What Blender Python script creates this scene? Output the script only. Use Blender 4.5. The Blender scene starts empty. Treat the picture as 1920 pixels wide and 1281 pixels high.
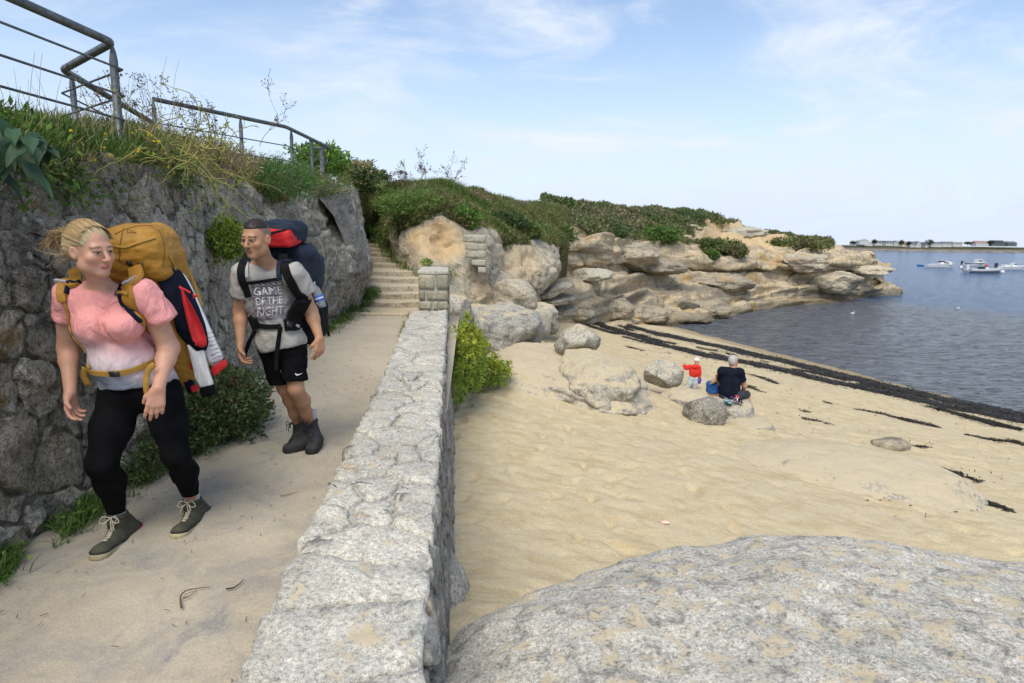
import bpy, math, random
import numpy as np
from mathutils import Vector, Matrix, Euler

# ------------------------------------------------------------------ camera, sky, sun, exposure
scene = bpy.context.scene
FPX, PITCH, ROLL, CAMH = 1173.0, math.radians(9.05), 0.013, 1.6
cam_data = bpy.data.cameras.new("camera")
cam_data.sensor_width = 36.0
cam_data.lens = FPX / 1920 * 36.0
cam_data.clip_start = 0.05
cam_data.clip_end = 6000.0
cam_data.dof.use_dof = True
cam_data.dof.focus_distance = 4.6
cam_data.dof.aperture_fstop = 4.0
cam = bpy.data.objects.new("camera", cam_data)
scene.collection.objects.link(cam)
_F = Vector((0, math.cos(PITCH), -math.sin(PITCH)))
_U0 = Vector((0, math.sin(PITCH), math.cos(PITCH)))
_R0 = Vector((1, 0, 0))
_R = _R0 * math.cos(ROLL) + _U0 * math.sin(ROLL)
_U = _U0 * math.cos(ROLL) - _R0 * math.sin(ROLL)
cam.matrix_world = Matrix(((_R.x, _U.x, -_F.x, 0), (_R.y, _U.y, -_F.y, 0), (_R.z, _U.z, -_F.z, CAMH), (0, 0, 0, 1)))
scene.camera = cam

SUN_EL, SUN_AZ = math.radians(56), math.radians(195)     # azimuth measured clockwise from +Y
world = bpy.data.worlds.new("World")
scene.world = world
world.use_nodes = True
_wn = world.node_tree.nodes
_wl = world.node_tree.links
_wn.clear()
_out = _wn.new("ShaderNodeOutputWorld")
_bg = _wn.new("ShaderNodeBackground")
_bg.inputs[1].default_value = 0.15
_sky = _wn.new("ShaderNodeTexSky")
_sky.sky_type = 'NISHITA'
_sky.sun_disc = False
_sky.sun_elevation = SUN_EL
_sky.sun_rotation = SUN_AZ
_sky.air_density = 1.0
_sky.dust_density = 0.6
_sky.ozone_density = 1.6
# thin cirrus: streaks of noise on the sky direction, thicker veil towards the horizon
_tc = _wn.new("ShaderNodeTexCoord")
def _wmap(scale, rot):
    m = _wn.new("ShaderNodeMapping")
    m.inputs['Scale'].default_value = scale
    m.inputs['Rotation'].default_value = rot
    _wl.new(_tc.outputs['Generated'], m.inputs['Vector'])
    return m
def _wnoise(m, scale, detail, rough, dist):
    n = _wn.new("ShaderNodeTexNoise")
    n.inputs['Scale'].default_value = scale
    n.inputs['Detail'].default_value = detail
    n.inputs['Roughness'].default_value = rough
    n.inputs['Distortion'].default_value = dist
    _wl.new(m.outputs[0], n.inputs['Vector'])
    return n
def _wmath(op, a, b=None, clamp=False):
    m = _wn.new("ShaderNodeMath")
    m.operation = op
    m.use_clamp = clamp
    for i, v in enumerate((a, b)):
        if v is None:
            continue
        if isinstance(v, (int, float)):
            m.inputs[i].default_value = v
        else:
            _wl.new(v, m.inputs[i])
    return m.outputs[0]
def _wrange(v, a, b, c, d):
    m = _wn.new("ShaderNodeMapRange")
    m.interpolation_type = 'SMOOTHSTEP'
    _wl.new(v, m.inputs['Value'])
    for k, x in zip(('From Min', 'From Max', 'To Min', 'To Max'), (a, b, c, d)):
        m.inputs[k].default_value = x
    return m.outputs[0]
_n1 = _wnoise(_wmap((1.0, 1.0, 2.2), (0.25, 0.35, 0.5)), 1.5, 3.0, 0.5, 0.3)
_n2 = _wnoise(_wmap((1.0, 3.2, 4.5), (0.15, -0.45, 0.35)), 2.4, 8.0, 0.62, 0.9)
_n3 = _wnoise(_wmap((1.5, 1.5, 5.0), (0.1, 0.3, 0.0)), 6.0, 6.0, 0.6, 0.4)
_m1 = _wrange(_n1.outputs[0], 0.40, 0.60, 0.0, 1.0)
_m2 = _wrange(_n2.outputs[0], 0.40, 0.72, 0.0, 1.0)
_m3 = _wrange(_n3.outputs[0], 0.35, 0.75, 0.35, 1.0)
_sep = _wn.new("ShaderNodeSeparateXYZ")
_wl.new(_tc.outputs['Generated'], _sep.inputs[0])
_hz = _wrange(_sep.outputs['Z'], -0.02, 0.36, 0.86, 0.0)
_str = _wmath('MULTIPLY', _m1, _wmath('MULTIPLY', _m2, _m3))
_veil = _wmath('ADD', _wmath('MULTIPLY', _str, 0.35), _wmath('ADD', _wmath('MULTIPLY', _m2, 0.12), 0.12))
_mask = _wmath('ADD', _veil, _hz, True)
_mix = _wn.new("ShaderNodeMix")
_mix.data_type = 'RGBA'
_wl.new(_mask, _mix.inputs['Factor'])
_wl.new(_sky.outputs[0], _mix.inputs['A'])
_mix.inputs['B'].default_value = (3.75, 4.25, 5.05, 1)
_mix2 = _wn.new("ShaderNodeMix")
_mix2.data_type = 'RGBA'
_wl.new(_wmath('MULTIPLY', _str, 0.85, True), _mix2.inputs['Factor'])
_wl.new(_mix.outputs['Result'], _mix2.inputs['A'])
_mix2.inputs['B'].default_value = (4.6, 4.85, 5.25, 1)
_wl.new(_mix2.outputs['Result'], _bg.inputs[0])
_wl.new(_bg.outputs[0], _out.inputs[0])

sun_data = bpy.data.lights.new("sun", 'SUN')
sun_data.energy = 2.6
sun_data.angle = math.radians(42)
sun_data.color = (1.0, 0.93, 0.80)
sun = bpy.data.objects.new("sun", sun_data)
scene.collection.objects.link(sun)
_sd = Vector((math.sin(SUN_AZ) * math.cos(SUN_EL), math.cos(SUN_AZ) * math.cos(SUN_EL), math.sin(SUN_EL)))
sun.rotation_euler = (-_sd).to_track_quat('-Z', 'Y').to_euler()
sun.location = _sd * 50

vs = scene.view_settings
vs.view_transform = 'Standard'
vs.look = 'None'
vs.exposure = 0.42
vs.gamma = 1.0
vs.use_curve_mapping = False
scene.render.engine = 'CYCLES'
scene.cycles.max_bounces = 6
scene.cycles.use_denoising = True

# ------------------------------------------------------------------ helpers: picture geometry
rng = np.random.default_rng(11)
random.seed(5)
A = np.array
def ray(px, py):
    a = (px - 960.0) / FPX
    b = (640.5 - py) / FPX
    return _F + _R * a + _U * b
def P(px, py, d):
    """World point seen at photo pixel (px, py) at distance d along +Y."""
    r = ray(px, py)
    r = r * (d / r.y)
    return np.array((r.x, r.y, CAMH + r.z))
def PZ(px, py, z):
    r = ray(px, py)
    t = (z - CAMH) / r.z
    return np.array((r.x * t, r.y * t, z))
SEA = -3.3
def sand_z(x, y):
    s = 0.962 * x + 0.273 * y
    z = -0.95 - (s - 1.0) * 0.127
    # wind-blown bank against the low wall near the camera, gentle swell further out
    z = z + 0.55 * np.exp(-((x + 0.1) / 0.9) ** 2 - ((y - 2.2) / 1.6) ** 2)
    return z
def PS(px, py):
    """Point where the picture ray meets the sand."""
    r = ray(px, py)
    lo, hi = 0.5, 80.0
    for _ in range(60):
        m = 0.5 * (lo + hi)
        if CAMH + r.z / r.y * m > sand_z(r.x / r.y * m, m):
            lo = m
        else:
            hi = m
    return np.array((r.x / r.y * lo, lo, CAMH + r.z / r.y * lo))

# ------------------------------------------------------------------ helpers: noise
def _hash(ix, iy, iz, seed):
    h = (ix.astype(np.int64) * 374761393 + iy.astype(np.int64) * 668265263 + iz.astype(np.int64) * 1274126177 + seed * 974711) & 0xFFFFFFFF
    h = ((h ^ (h >> 13)) * 1274126177) & 0xFFFFFFFF
    h = h ^ (h >> 16)
    return h
def vnoise(p, seed=0):
    """Gradient noise, about -1..1, p (N,3)."""
    p = np.asarray(p, dtype=np.float64)
    i = np.floor(p).astype(np.int64)
    f = p - i
    u = f * f * f * (f * (f * 6 - 15) + 10)
    res = 0
    for dx in (0, 1):
        wx = u[:, 0] if dx else 1 - u[:, 0]
        for dy in (0, 1):
            wy = u[:, 1] if dy else 1 - u[:, 1]
            for dz in (0, 1):
                wz = u[:, 2] if dz else 1 - u[:, 2]
                h = _hash(i[:, 0] + dx, i[:, 1] + dy, i[:, 2] + dz, seed)
                gx = ((h & 1023) / 511.5 - 1)
                gy = (((h >> 10) & 1023) / 511.5 - 1)
                gz = (((h >> 20) & 1023) / 511.5 - 1)
                res = res + wx * wy * wz * (gx * (f[:, 0] - dx) + gy * (f[:, 1] - dy) + gz * (f[:, 2] - dz))
    return res * 1.3
def fbm(p, seed=0, oct=4, gain=0.5, lac=2.03):
    p = np.asarray(p, dtype=np.float64)
    a, r = 1.0, 0
    for o in range(oct):
        r = r + a * vnoise(p, seed + o * 17)
        p = p * lac + 11.3
        a *= gain
    return r
def ridged(p, seed=0, oct=4, gain=0.5):
    p = np.asarray(p, dtype=np.float64)
    a, r = 1.0, 0
    for o in range(oct):
        r = r + a * (1 - 2.2 * np.abs(vnoise(p, seed + o * 17)))
        p = p * 2.03 + 7.7
        a *= gain
    return r
def cells(p, seed=0):
    """Worley F1, F2 of p (N,3)."""
    p = np.asarray(p, dtype=np.float64)
    i = np.floor(p).astype(np.int64)
    f1 = np.full(len(p), 9.0)
    f2 = np.full(len(p), 9.0)
    for dx in (-1, 0, 1):
        for dy in (-1, 0, 1):
            for dz in (-1, 0, 1):
                c = i + A((dx, dy, dz))
                h = _hash(c[:, 0], c[:, 1], c[:, 2], seed)
                q = c + np.stack(((h & 1023) / 1024, ((h >> 10) & 1023) / 1024, ((h >> 20) & 1023) / 1024), 1)
                d = np.sqrt(((q - p) ** 2).sum(1))
                f2 = np.minimum(f2, np.maximum(f1, d))
                f1 = np.minimum(f1, d)
    return f1, f2
def sstep(a, b, x):
    t = np.clip((x - a) / (b - a), 0, 1)
    return t * t * (3 - 2 * t)

# ------------------------------------------------------------------ helpers: objects
COL = scene.collection
def mesh(name, V, F, mats=None, smooth=True, col=None, mi=None, fcol=None):
    """V (n,3); F an array (m,k) or list of such arrays; col per-vertex rgb attribute 'Col'."""
    V = np.asarray(V, dtype=np.float32).reshape(-1, 3)
    Fs = [np.asarray(f, dtype=np.int32) for f in (F if isinstance(F, list) else [F])]
    Fs = [f for f in Fs if len(f)]
    me = bpy.data.meshes.new(name)
    me.vertices.add(len(V))
    me.vertices.foreach_set('co', V.ravel())
    loops = np.concatenate([f.ravel() for f in Fs])
    starts, s = [], 0
    for f in Fs:
        k = f.shape[1]
        starts.append(np.arange(len(f), dtype=np.int32) * k + s)
        s += f.size
    starts = np.concatenate(starts)
    me.loops.add(len(loops))
    me.loops.foreach_set('vertex_index', loops)
    me.polygons.add(len(starts))
    me.polygons.foreach_set('loop_start', starts)
    if mi is not None:
        me.polygons.foreach_set('material_index', np.asarray(mi, dtype=np.int32))
    me.update(calc_edges=True)
    me.validate()
    me.polygons.foreach_set('use_smooth', np.full(len(me.polygons), smooth, dtype=bool))
    if col is not None:
        c = np.ones((len(V), 4), dtype=np.float32)
        c[:, :3] = col
        at = me.color_attributes.new('Col', 'FLOAT_COLOR', 'POINT')
        at.data.foreach_set('color', c.ravel())
    for m in (mats if isinstance(mats, (list, tuple)) else [mats]):
        if m is not None:
            me.materials.append(m)
    return me
ROOTLOC = {}
def base_of(parent):
    p, v = parent, np.zeros(3)
    while p is not None:
        v = v + A(p.location)
        p = p.parent
    return v
def obj(name, V, F, mats, parent=None, loc=None, **kw):
    """One mesh object from world-space vertices; the origin sits at its parent's base (or at loc)."""
    V = np.asarray(V, dtype=np.float64).reshape(-1, 3)
    b = base_of(parent) if parent is not None else np.zeros(3)
    o_loc = np.zeros(3)
    if parent is None:
        if loc is None:
            loc = A(((V[:, 0].min() + V[:, 0].max()) / 2, (V[:, 1].min() + V[:, 1].max()) / 2, V[:, 2].min()))
        o_loc = A(loc)
        b = o_loc
    me = mesh(name, V - b, F, mats, **kw)
    o = bpy.data.objects.new(name, me)
    o.location = o_loc
    COL.objects.link(o)
    if parent is not None:
        o.parent = parent
    return o
def tag(o, label=None, cat=None, group=None, kind=None):
    if label: o['label'] = label
    if cat: o['category'] = cat
    if group: o['group'] = group
    if kind: o['kind'] = kind
    return o
def thing(name, label, cat, loc, group=None):
    o = bpy.data.objects.new(name, None)
    o.empty_display_size = 0.1
    o.location = loc
    COL.objects.link(o)
    return tag(o, label, cat, group)
def copy_tree(o, parent=None):
    c = o.copy()
    COL.objects.link(c)
    if parent is not None:
        c.parent = parent
    for ch in [x for x in scene.objects if x.parent is o]:
        copy_tree(ch, c)
    return c
class MB:
    """Collects simple solids into one mesh."""
    def __init__(s):
        s.V, s.F, s.n, s.C = [], [], 0, []
    def add(s, V, F, c=None):
        V = np.asarray(V, dtype=np.float64).reshape(-1, 3)
        s.V.append(V)
        for f in (F if isinstance(F, list) and len(F) and np.ndim(F[0]) == 2 else [F]):
            s.F.append(np.asarray(f, dtype=np.int64) + s.n)
        s.n += len(V)
        s.C.append(np.tile(A(c if c is not None else (1, 1, 1), dtype=float), (len(V), 1)))
        return s
    def box(s, c, half, R=None, c3=None, taper=1.0):
        v = A([(x, y, z) for x in (-1, 1) for y in (-1, 1) for z in (-1, 1)], dtype=float) * A(half)
        if taper != 1.0:
            v[v[:, 2] > 0, :2] *= taper
        if R is not None:
            v = v @ A(R).T
        return s.add(v + A(c), A([(0, 1, 3, 2), (4, 6, 7, 5), (0, 4, 5, 1), (2, 3, 7, 6), (0, 2, 6, 4), (1, 5, 7, 3)]), c3)
    def tube(s, pts, r, n=8, cap=True, c3=None):
        V, F = tube(pts, r, n, cap)
        return s.add(V, F, c3)
    def obj(s, name, mat, parent=None, smooth=False, usecol=False, **kw):
        by = {}
        for f in s.F:
            by.setdefault(f.shape[1], []).append(f)
        return obj(name, np.concatenate(s.V), [np.concatenate(v) for v in by.values()], mat, parent, smooth=smooth,
                   col=np.concatenate(s.C) if usecol else None, **kw)
def tube(pts, r, n=8, cap=True):
    pts = np.asarray(pts, dtype=float)
    m = len(pts)
    r = np.broadcast_to(np.asarray(r, dtype=float), (m,))
    t = np.gradient(pts, axis=0)
    t /= np.linalg.norm(t, axis=1)[:, None] + 1e-9
    up = A((0, 0, 1.0)) if abs(t[0, 2]) < 0.9 else A((1.0, 0, 0))
    V = []
    u = np.cross(t[0], up); u /= np.linalg.norm(u)
    for i in range(m):
        u = u - t[i] * (u @ t[i]); u /= np.linalg.norm(u) + 1e-9
        w = np.cross(t[i], u)
        a = np.arange(n) * 2 * math.pi / n
        V.append(pts[i] + r[i] * (np.cos(a)[:, None] * u + np.sin(a)[:, None] * w))
    V = np.concatenate(V)
    i, j = np.meshgrid(np.arange(m - 1), np.arange(n), indexing='ij')
    q = np.stack((i * n + j, i * n + (j + 1) % n, (i + 1) * n + (j + 1) % n, (i + 1) * n + j), -1).reshape(-1, 4)[:, ::-1]
    F = [q]
    if cap:
        V = np.concatenate((V, pts[:1], pts[-1:]))
        k = np.arange(n)
        F.append(np.stack((np.full(n, m * n), k, (k + 1) % n), 1)[:, ::-1])
        F.append(np.stack((np.full(n, m * n + 1), (m - 1) * n + (k + 1) % n, (m - 1) * n + k), 1)[:, ::-1])
    return V, F
def gridF(nu, nv, flip=False):
    i, j = np.meshgrid(np.arange(nu - 1), np.arange(nv - 1), indexing='ij')
    q = np.stack((i * nv + j, (i + 1) * nv + j, (i + 1) * nv + j + 1, i * nv + j + 1), -1).reshape(-1, 4)
    return q[:, ::-1] if flip else q
def crom(C, n, axis=0, t=None):
    """Catmull-Rom resample along an axis to n samples."""
    C = np.moveaxis(np.asarray(C, dtype=float), axis, 0)
    m = len(C)
    if t is None:
        t = np.linspace(0, m - 1, n)
    i = np.clip(np.floor(t).astype(int), 0, m - 2)
    f = (t - i).reshape((-1,) + (1,) * (C.ndim - 1))
    p1, p2 = C[i], C[i + 1]
    p0 = C[np.maximum(i - 1, 0)]
    p3 = C[np.minimum(i + 2, m - 1)]
    m1, m2 = (p2 - p0) * 0.42, (p3 - p1) * 0.42
    f2, f3 = f * f, f * f * f
    R = (2 * f3 - 3 * f2 + 1) * p1 + (f3 - 2 * f2 + f) * m1 + (-2 * f3 + 3 * f2) * p2 + (f3 - f2) * m2
    return np.moveaxis(R, 0, axis)
def gnormals(G):
    du = np.gradient(G, axis=0)
    dv = np.gradient(G, axis=1)
    n = np.cross(du, dv)
    return n / (np.linalg.norm(n, axis=2)[..., None] + 1e-9)
def scatter(V, F, n, w=None):
    """Random points on a quad/tri surface; w per-vertex weights. Returns points, normals."""
    V = np.asarray(V, dtype=float)
    T = np.concatenate((F[:, [0, 1, 2]], F[:, [0, 2, 3]])) if F.shape[1] == 4 else F
    a, b, c = V[T[:, 0]], V[T[:, 1]], V[T[:, 2]]
    nn = np.cross(b - a, c - a)
    ar = np.linalg.norm(nn, axis=1)
    pr = ar.copy()
    if w is not None:
        pr = pr * w[T].mean(1)
    k = rng.choice(len(T), n, p=pr / pr.sum())
    u, v = rng.random(n), rng.random(n)
    fl = u + v > 1
    u[fl], v[fl] = 1 - u[fl], 1 - v[fl]
    p = a[k] + (b[k] - a[k]) * u[:, None] + (c[k] - a[k]) * v[:, None]
    return p, nn[k] / (ar[k][:, None] + 1e-12)
def unit(v):
    return v / (np.linalg.norm(v, axis=-1, keepdims=True) + 1e-12)
def blades(p, h, w, lean, col, wind=(0.25, 0.0, 0.0), seed=1):
    """Grass blades: bent, tapered strips of 3 segments."""
    r = np.random.default_rng(seed)
    n = len(p)
    h = h * r.uniform(0.5, 1.25, n)
    az = r.uniform(0, 2 * math.pi, n)
    d = np.stack((np.cos(az), np.sin(az), np.zeros(n)), 1)
    sd = np.stack((-np.sin(az), np.cos(az), np.zeros(n)), 1)
    ln = lean * r.uniform(0.2, 1.6, n)
    out = []
    for k, ww in ((0, 1.0), (0.45, 0.8), (0.8, 0.45), (1.0, 0.04)):
        c = p + d * (h * ln * k ** 1.8)[:, None] + A(wind) * (h * k ** 2)[:, None] + A((0, 0, 1.0)) * (h * k * (1 - 0.25 * ln * k))[:, None]
        out += [c - sd * (w * ww / 2), c + sd * (w * ww / 2)]
    V = np.stack(out, 1).reshape(-1, 3)
    b = np.arange(n)[:, None] * 8
    F = np.concatenate([b + A([k, k + 1, k + 3, k + 2]) for k in (0, 2, 4)])
    C = np.repeat(col * r.uniform(0.7, 1.25, (n, 1)), 8, axis=0)
    return V, F, C
def leaves(p, size, col, nrm=None, aspect=0.45, seed=1, up=0.3, var=0.3):
    """Leaf-shaped folded quads (6 verts) at points p."""
    r = np.random.default_rng(seed)
    n = len(p)
    d = unit(r.normal(size=(n, 3)) + (0 if nrm is None else nrm * 0.7) + A((0, 0, up)))
    q = unit(np.cross(d, unit(r.normal(size=(n, 3)))))
    m = np.cross(d, q)
    L = size * r.uniform(0.6, 1.3, n)[:, None]
    W = L * aspect
    V = np.stack((p, p + d * L * .5 - q * W * .5 + m * W * .12, p + d * L * .5, p + d * L * .5 + q * W * .5 + m * W * .12, p + d * L - m * W * .1), 1).reshape(-1, 3)
    b = np.arange(n)[:, None] * 5
    F = np.concatenate((b + A([0, 2, 1]), b + A([0, 3, 2]), b + A([1, 2, 4]), b + A([2, 3, 4])))
    C = np.repeat(np.clip(col * r.uniform(1 - var, 1 + var, (n, 1)), 0, 1), 5, axis=0)
    return V, F, C

# ------------------------------------------------------------------ helpers: implicit surfaces for bodies and cloth
class SDF:
    def __init__(s, lo, hi, h):
        s.lo, s.h = A(lo, dtype=float), h
        s.n = np.ceil((A(hi) - s.lo) / h).astype(int) + 1
        s.D = np.full(s.n, 0.5, dtype=np.float32)
    def _win(s, lo, hi):
        a = np.clip(np.floor((lo - s.lo) / s.h).astype(int), 0, s.n - 1)
        b = np.clip(np.ceil((hi - s.lo) / s.h).astype(int) + 1, 1, s.n)
        if (b <= a).any():
            return None, None
        ax = [s.lo[k] + s.h * np.arange(a[k], b[k], dtype=np.float32) for k in range(3)]
        g = np.meshgrid(*[x.astype(np.float32) for x in ax], indexing='ij', sparse=True)
        return (slice(a[0], b[0]), slice(a[1], b[1]), slice(a[2], b[2])), g
    def _smin(s, sl, d, k):
        D = s.D[sl]
        if k <= 0:
            s.D[sl] = np.minimum(D, d)
        else:
            hh = np.clip(0.5 + 0.5 * (D - d) / k, 0, 1)
            s.D[sl] = D * (1 - hh) + d * hh - k * hh * (1 - hh)
    def cone(s, a, b, ra, rb, k=0.02, flat=None, fr=1.0):
        """Tapered capsule; optional flattening: axis 'flat' scaled by 1/fr."""
        a, b = A(a, dtype=float), A(b, dtype=float)
        m = max(ra, rb) / min(fr, 1) + k + 2 * s.h
        sl, g = s._win(np.minimum(a, b) - m, np.maximum(a, b) + m)
        if sl is None:
            return s
        d = b - a
        L2 = float(d @ d) + 1e-12
        px, py, pz = g[0] - a[0], g[1] - a[1], g[2] - a[2]
        t = np.clip((px * d[0] + py * d[1] + pz * d[2]) / L2, 0, 1)
        qx, qy, qz = px - t * d[0], py - t * d[1], pz - t * d[2]
        if flat is not None:
            f = unit(A(flat, dtype=float))
            e = (qx * f[0] + qy * f[1] + qz * f[2]) * (1 / fr - 1)
            qx, qy, qz = qx + e * f[0], qy + e * f[1], qz + e * f[2]
        dd = np.sqrt(qx * qx + qy * qy + qz * qz) - (ra + (rb - ra) * t)
        s._smin(sl, dd.astype(np.float32), k)
        return s
    def ell(s, c, r, R=None, k=0.02, sub=False):
        c, r = A(c, dtype=float), A(r, dtype=float)
        m = r.max() + k + 2 * s.h
        sl, g = s._win(c - m, c + m)
        if sl is None:
            return s
        x, y, z = g[0] - c[0], g[1] - c[1], g[2] - c[2]
        if R is not None:
            R = A(R, dtype=float)
            x, y, z = (R[0, 0] * x + R[1, 0] * y + R[2, 0] * z, R[0, 1] * x + R[1, 1] * y + R[2, 1] * z, R[0, 2] * x + R[1, 2] * y + R[2, 2] * z)
        k0 = np.sqrt((x / r[0]) ** 2 + (y / r[1]) ** 2 + (z / r[2]) ** 2)
        k1 = np.sqrt((x / r[0] ** 2) ** 2 + (y / r[1] ** 2) ** 2 + (z / r[2] ** 2) ** 2)
        dd = (k0 * (k0 - 1) / (k1 + 1e-9)).astype(np.float32)
        dd = np.where(k0 < 1e-4, -r.min(), dd).astype(np.float32)
        if sub:
            D = s.D[sl]
            d2 = -dd
            hh = np.clip(0.5 - 0.5 * (D - d2) / max(k, 1e-6), 0, 1)
            s.D[sl] = D * (1 - hh) + d2 * hh + k * hh * (1 - hh)
        else:
            s._smin(sl, dd, k)
        return s
    def rbox(s, c, half, r, R=None, k=0.02):
        c, half = A(c, dtype=float), A(half, dtype=float)
        m = np.linalg.norm(half) + k + 2 * s.h
        sl, g = s._win(c - m, c + m)
        if sl is None:
            return s
        x, y, z = g[0] - c[0], g[1] - c[1], g[2] - c[2]
        if R is not None:
            R = A(R, dtype=float)
            x, y, z = (R[0, 0] * x + R[1, 0] * y + R[2, 0] * z, R[0, 1] * x + R[1, 1] * y + R[2, 1] * z, R[0, 2] * x + R[1, 2] * y + R[2, 2] * z)
        h2 = half - r
        qx, qy, qz = np.abs(x) - h2[0], np.abs(y) - h2[1], np.abs(z) - h2[2]
        dd = np.sqrt(np.maximum(qx, 0) ** 2 + np.maximum(qy, 0) ** 2 + np.maximum(qz, 0) ** 2) + np.minimum(np.maximum(qx, np.maximum(qy, qz)), 0) - r
        s._smin(sl, dd.astype(np.float32), k)
        return s
    def grid(s):
        ax = [s.lo[k] + s.h * np.arange(s.n[k], dtype=np.float32) for k in range(3)]
        return np.meshgrid(*ax, indexing='ij', sparse=True)
    def cut(s, p, n):
        """Remove the half space on the side the normal n points to."""
        g = s.grid()
        n = unit(A(n, dtype=float))
        d = (g[0] - p[0]) * n[0] + (g[1] - p[1]) * n[1] + (g[2] - p[2]) * n[2]
        s.D = np.maximum(s.D, d.astype(np.float32))
        return s
    def mesh(s):
        return surfnet(s.D, s.lo, s.h)
def surfnet(D, lo, h):
    ins = D < 0
    n = A(D.shape)
    c = [ins[i:n[0] - 1 + i, j:n[1] - 1 + j, k:n[2] - 1 + k] for i in (0, 1) for j in (0, 1) for k in (0, 1)]
    anyv, allv = c[0].copy(), c[0].copy()
    for x in c[1:]:
        anyv |= x
        allv &= x
    act = anyv & ~allv
    idx = np.argwhere(act)
    imap = np.full(act.shape, -1, dtype=np.int64)
    imap[act] = np.arange(len(idx))
    cv = [D[idx[:, 0] + i, idx[:, 1] + j, idx[:, 2] + k] for i in (0, 1) for j in (0, 1) for k in (0, 1)]
    co = A([(i, j, k) for i in (0, 1) for j in (0, 1) for k in (0, 1)], dtype=float)
    S = np.zeros((len(idx), 3))
    N = np.zeros(len(idx))
    for a in range(8):
        for b in range(a + 1, 8):
            if np.abs(co[a] - co[b]).sum() != 1:
                continue
            x = (cv[a] < 0) != (cv[b] < 0)
            t = np.where(x, cv[a] / (cv[a] - cv[b] + 1e-12 * (cv[a] == cv[b])), 0)
            S += np.where(x[:, None], co[a] + (co[b] - co[a]) * t[:, None], 0)
            N += x
    V = lo + h * (idx + S / N[:, None])
    Fs = []
    for ax in range(3):
        o1, o2 = [(1, 2), (2, 0), (0, 1)][ax]
        sl0, sl1 = [slice(None)] * 3, [slice(None)] * 3
        sl0[ax], sl1[ax] = slice(0, -1), slice(1, None)
        e = ins[tuple(sl0)] != ins[tuple(sl1)]
        q = np.argwhere(e)
        ok = (q[:, o1] > 0) & (q[:, o2] > 0) & (q[:, o1] < n[o1] - 1) & (q[:, o2] < n[o2] - 1)
        q = q[ok]
        if not len(q):
            continue
        d1, d2 = np.zeros(3, int), np.zeros(3, int)
        d1[o1], d2[o2] = 1, 1
        f = np.stack([imap[tuple((q - d1 * u - d2 * v).T)] for u, v in ((1, 1), (0, 1), (0, 0), (1, 0))], 1)
        a_in = ins[tuple(q.T)]
        f[~a_in] = f[~a_in][:, ::-1]
        Fs.append(f)
    return V, np.concatenate(Fs)
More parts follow.
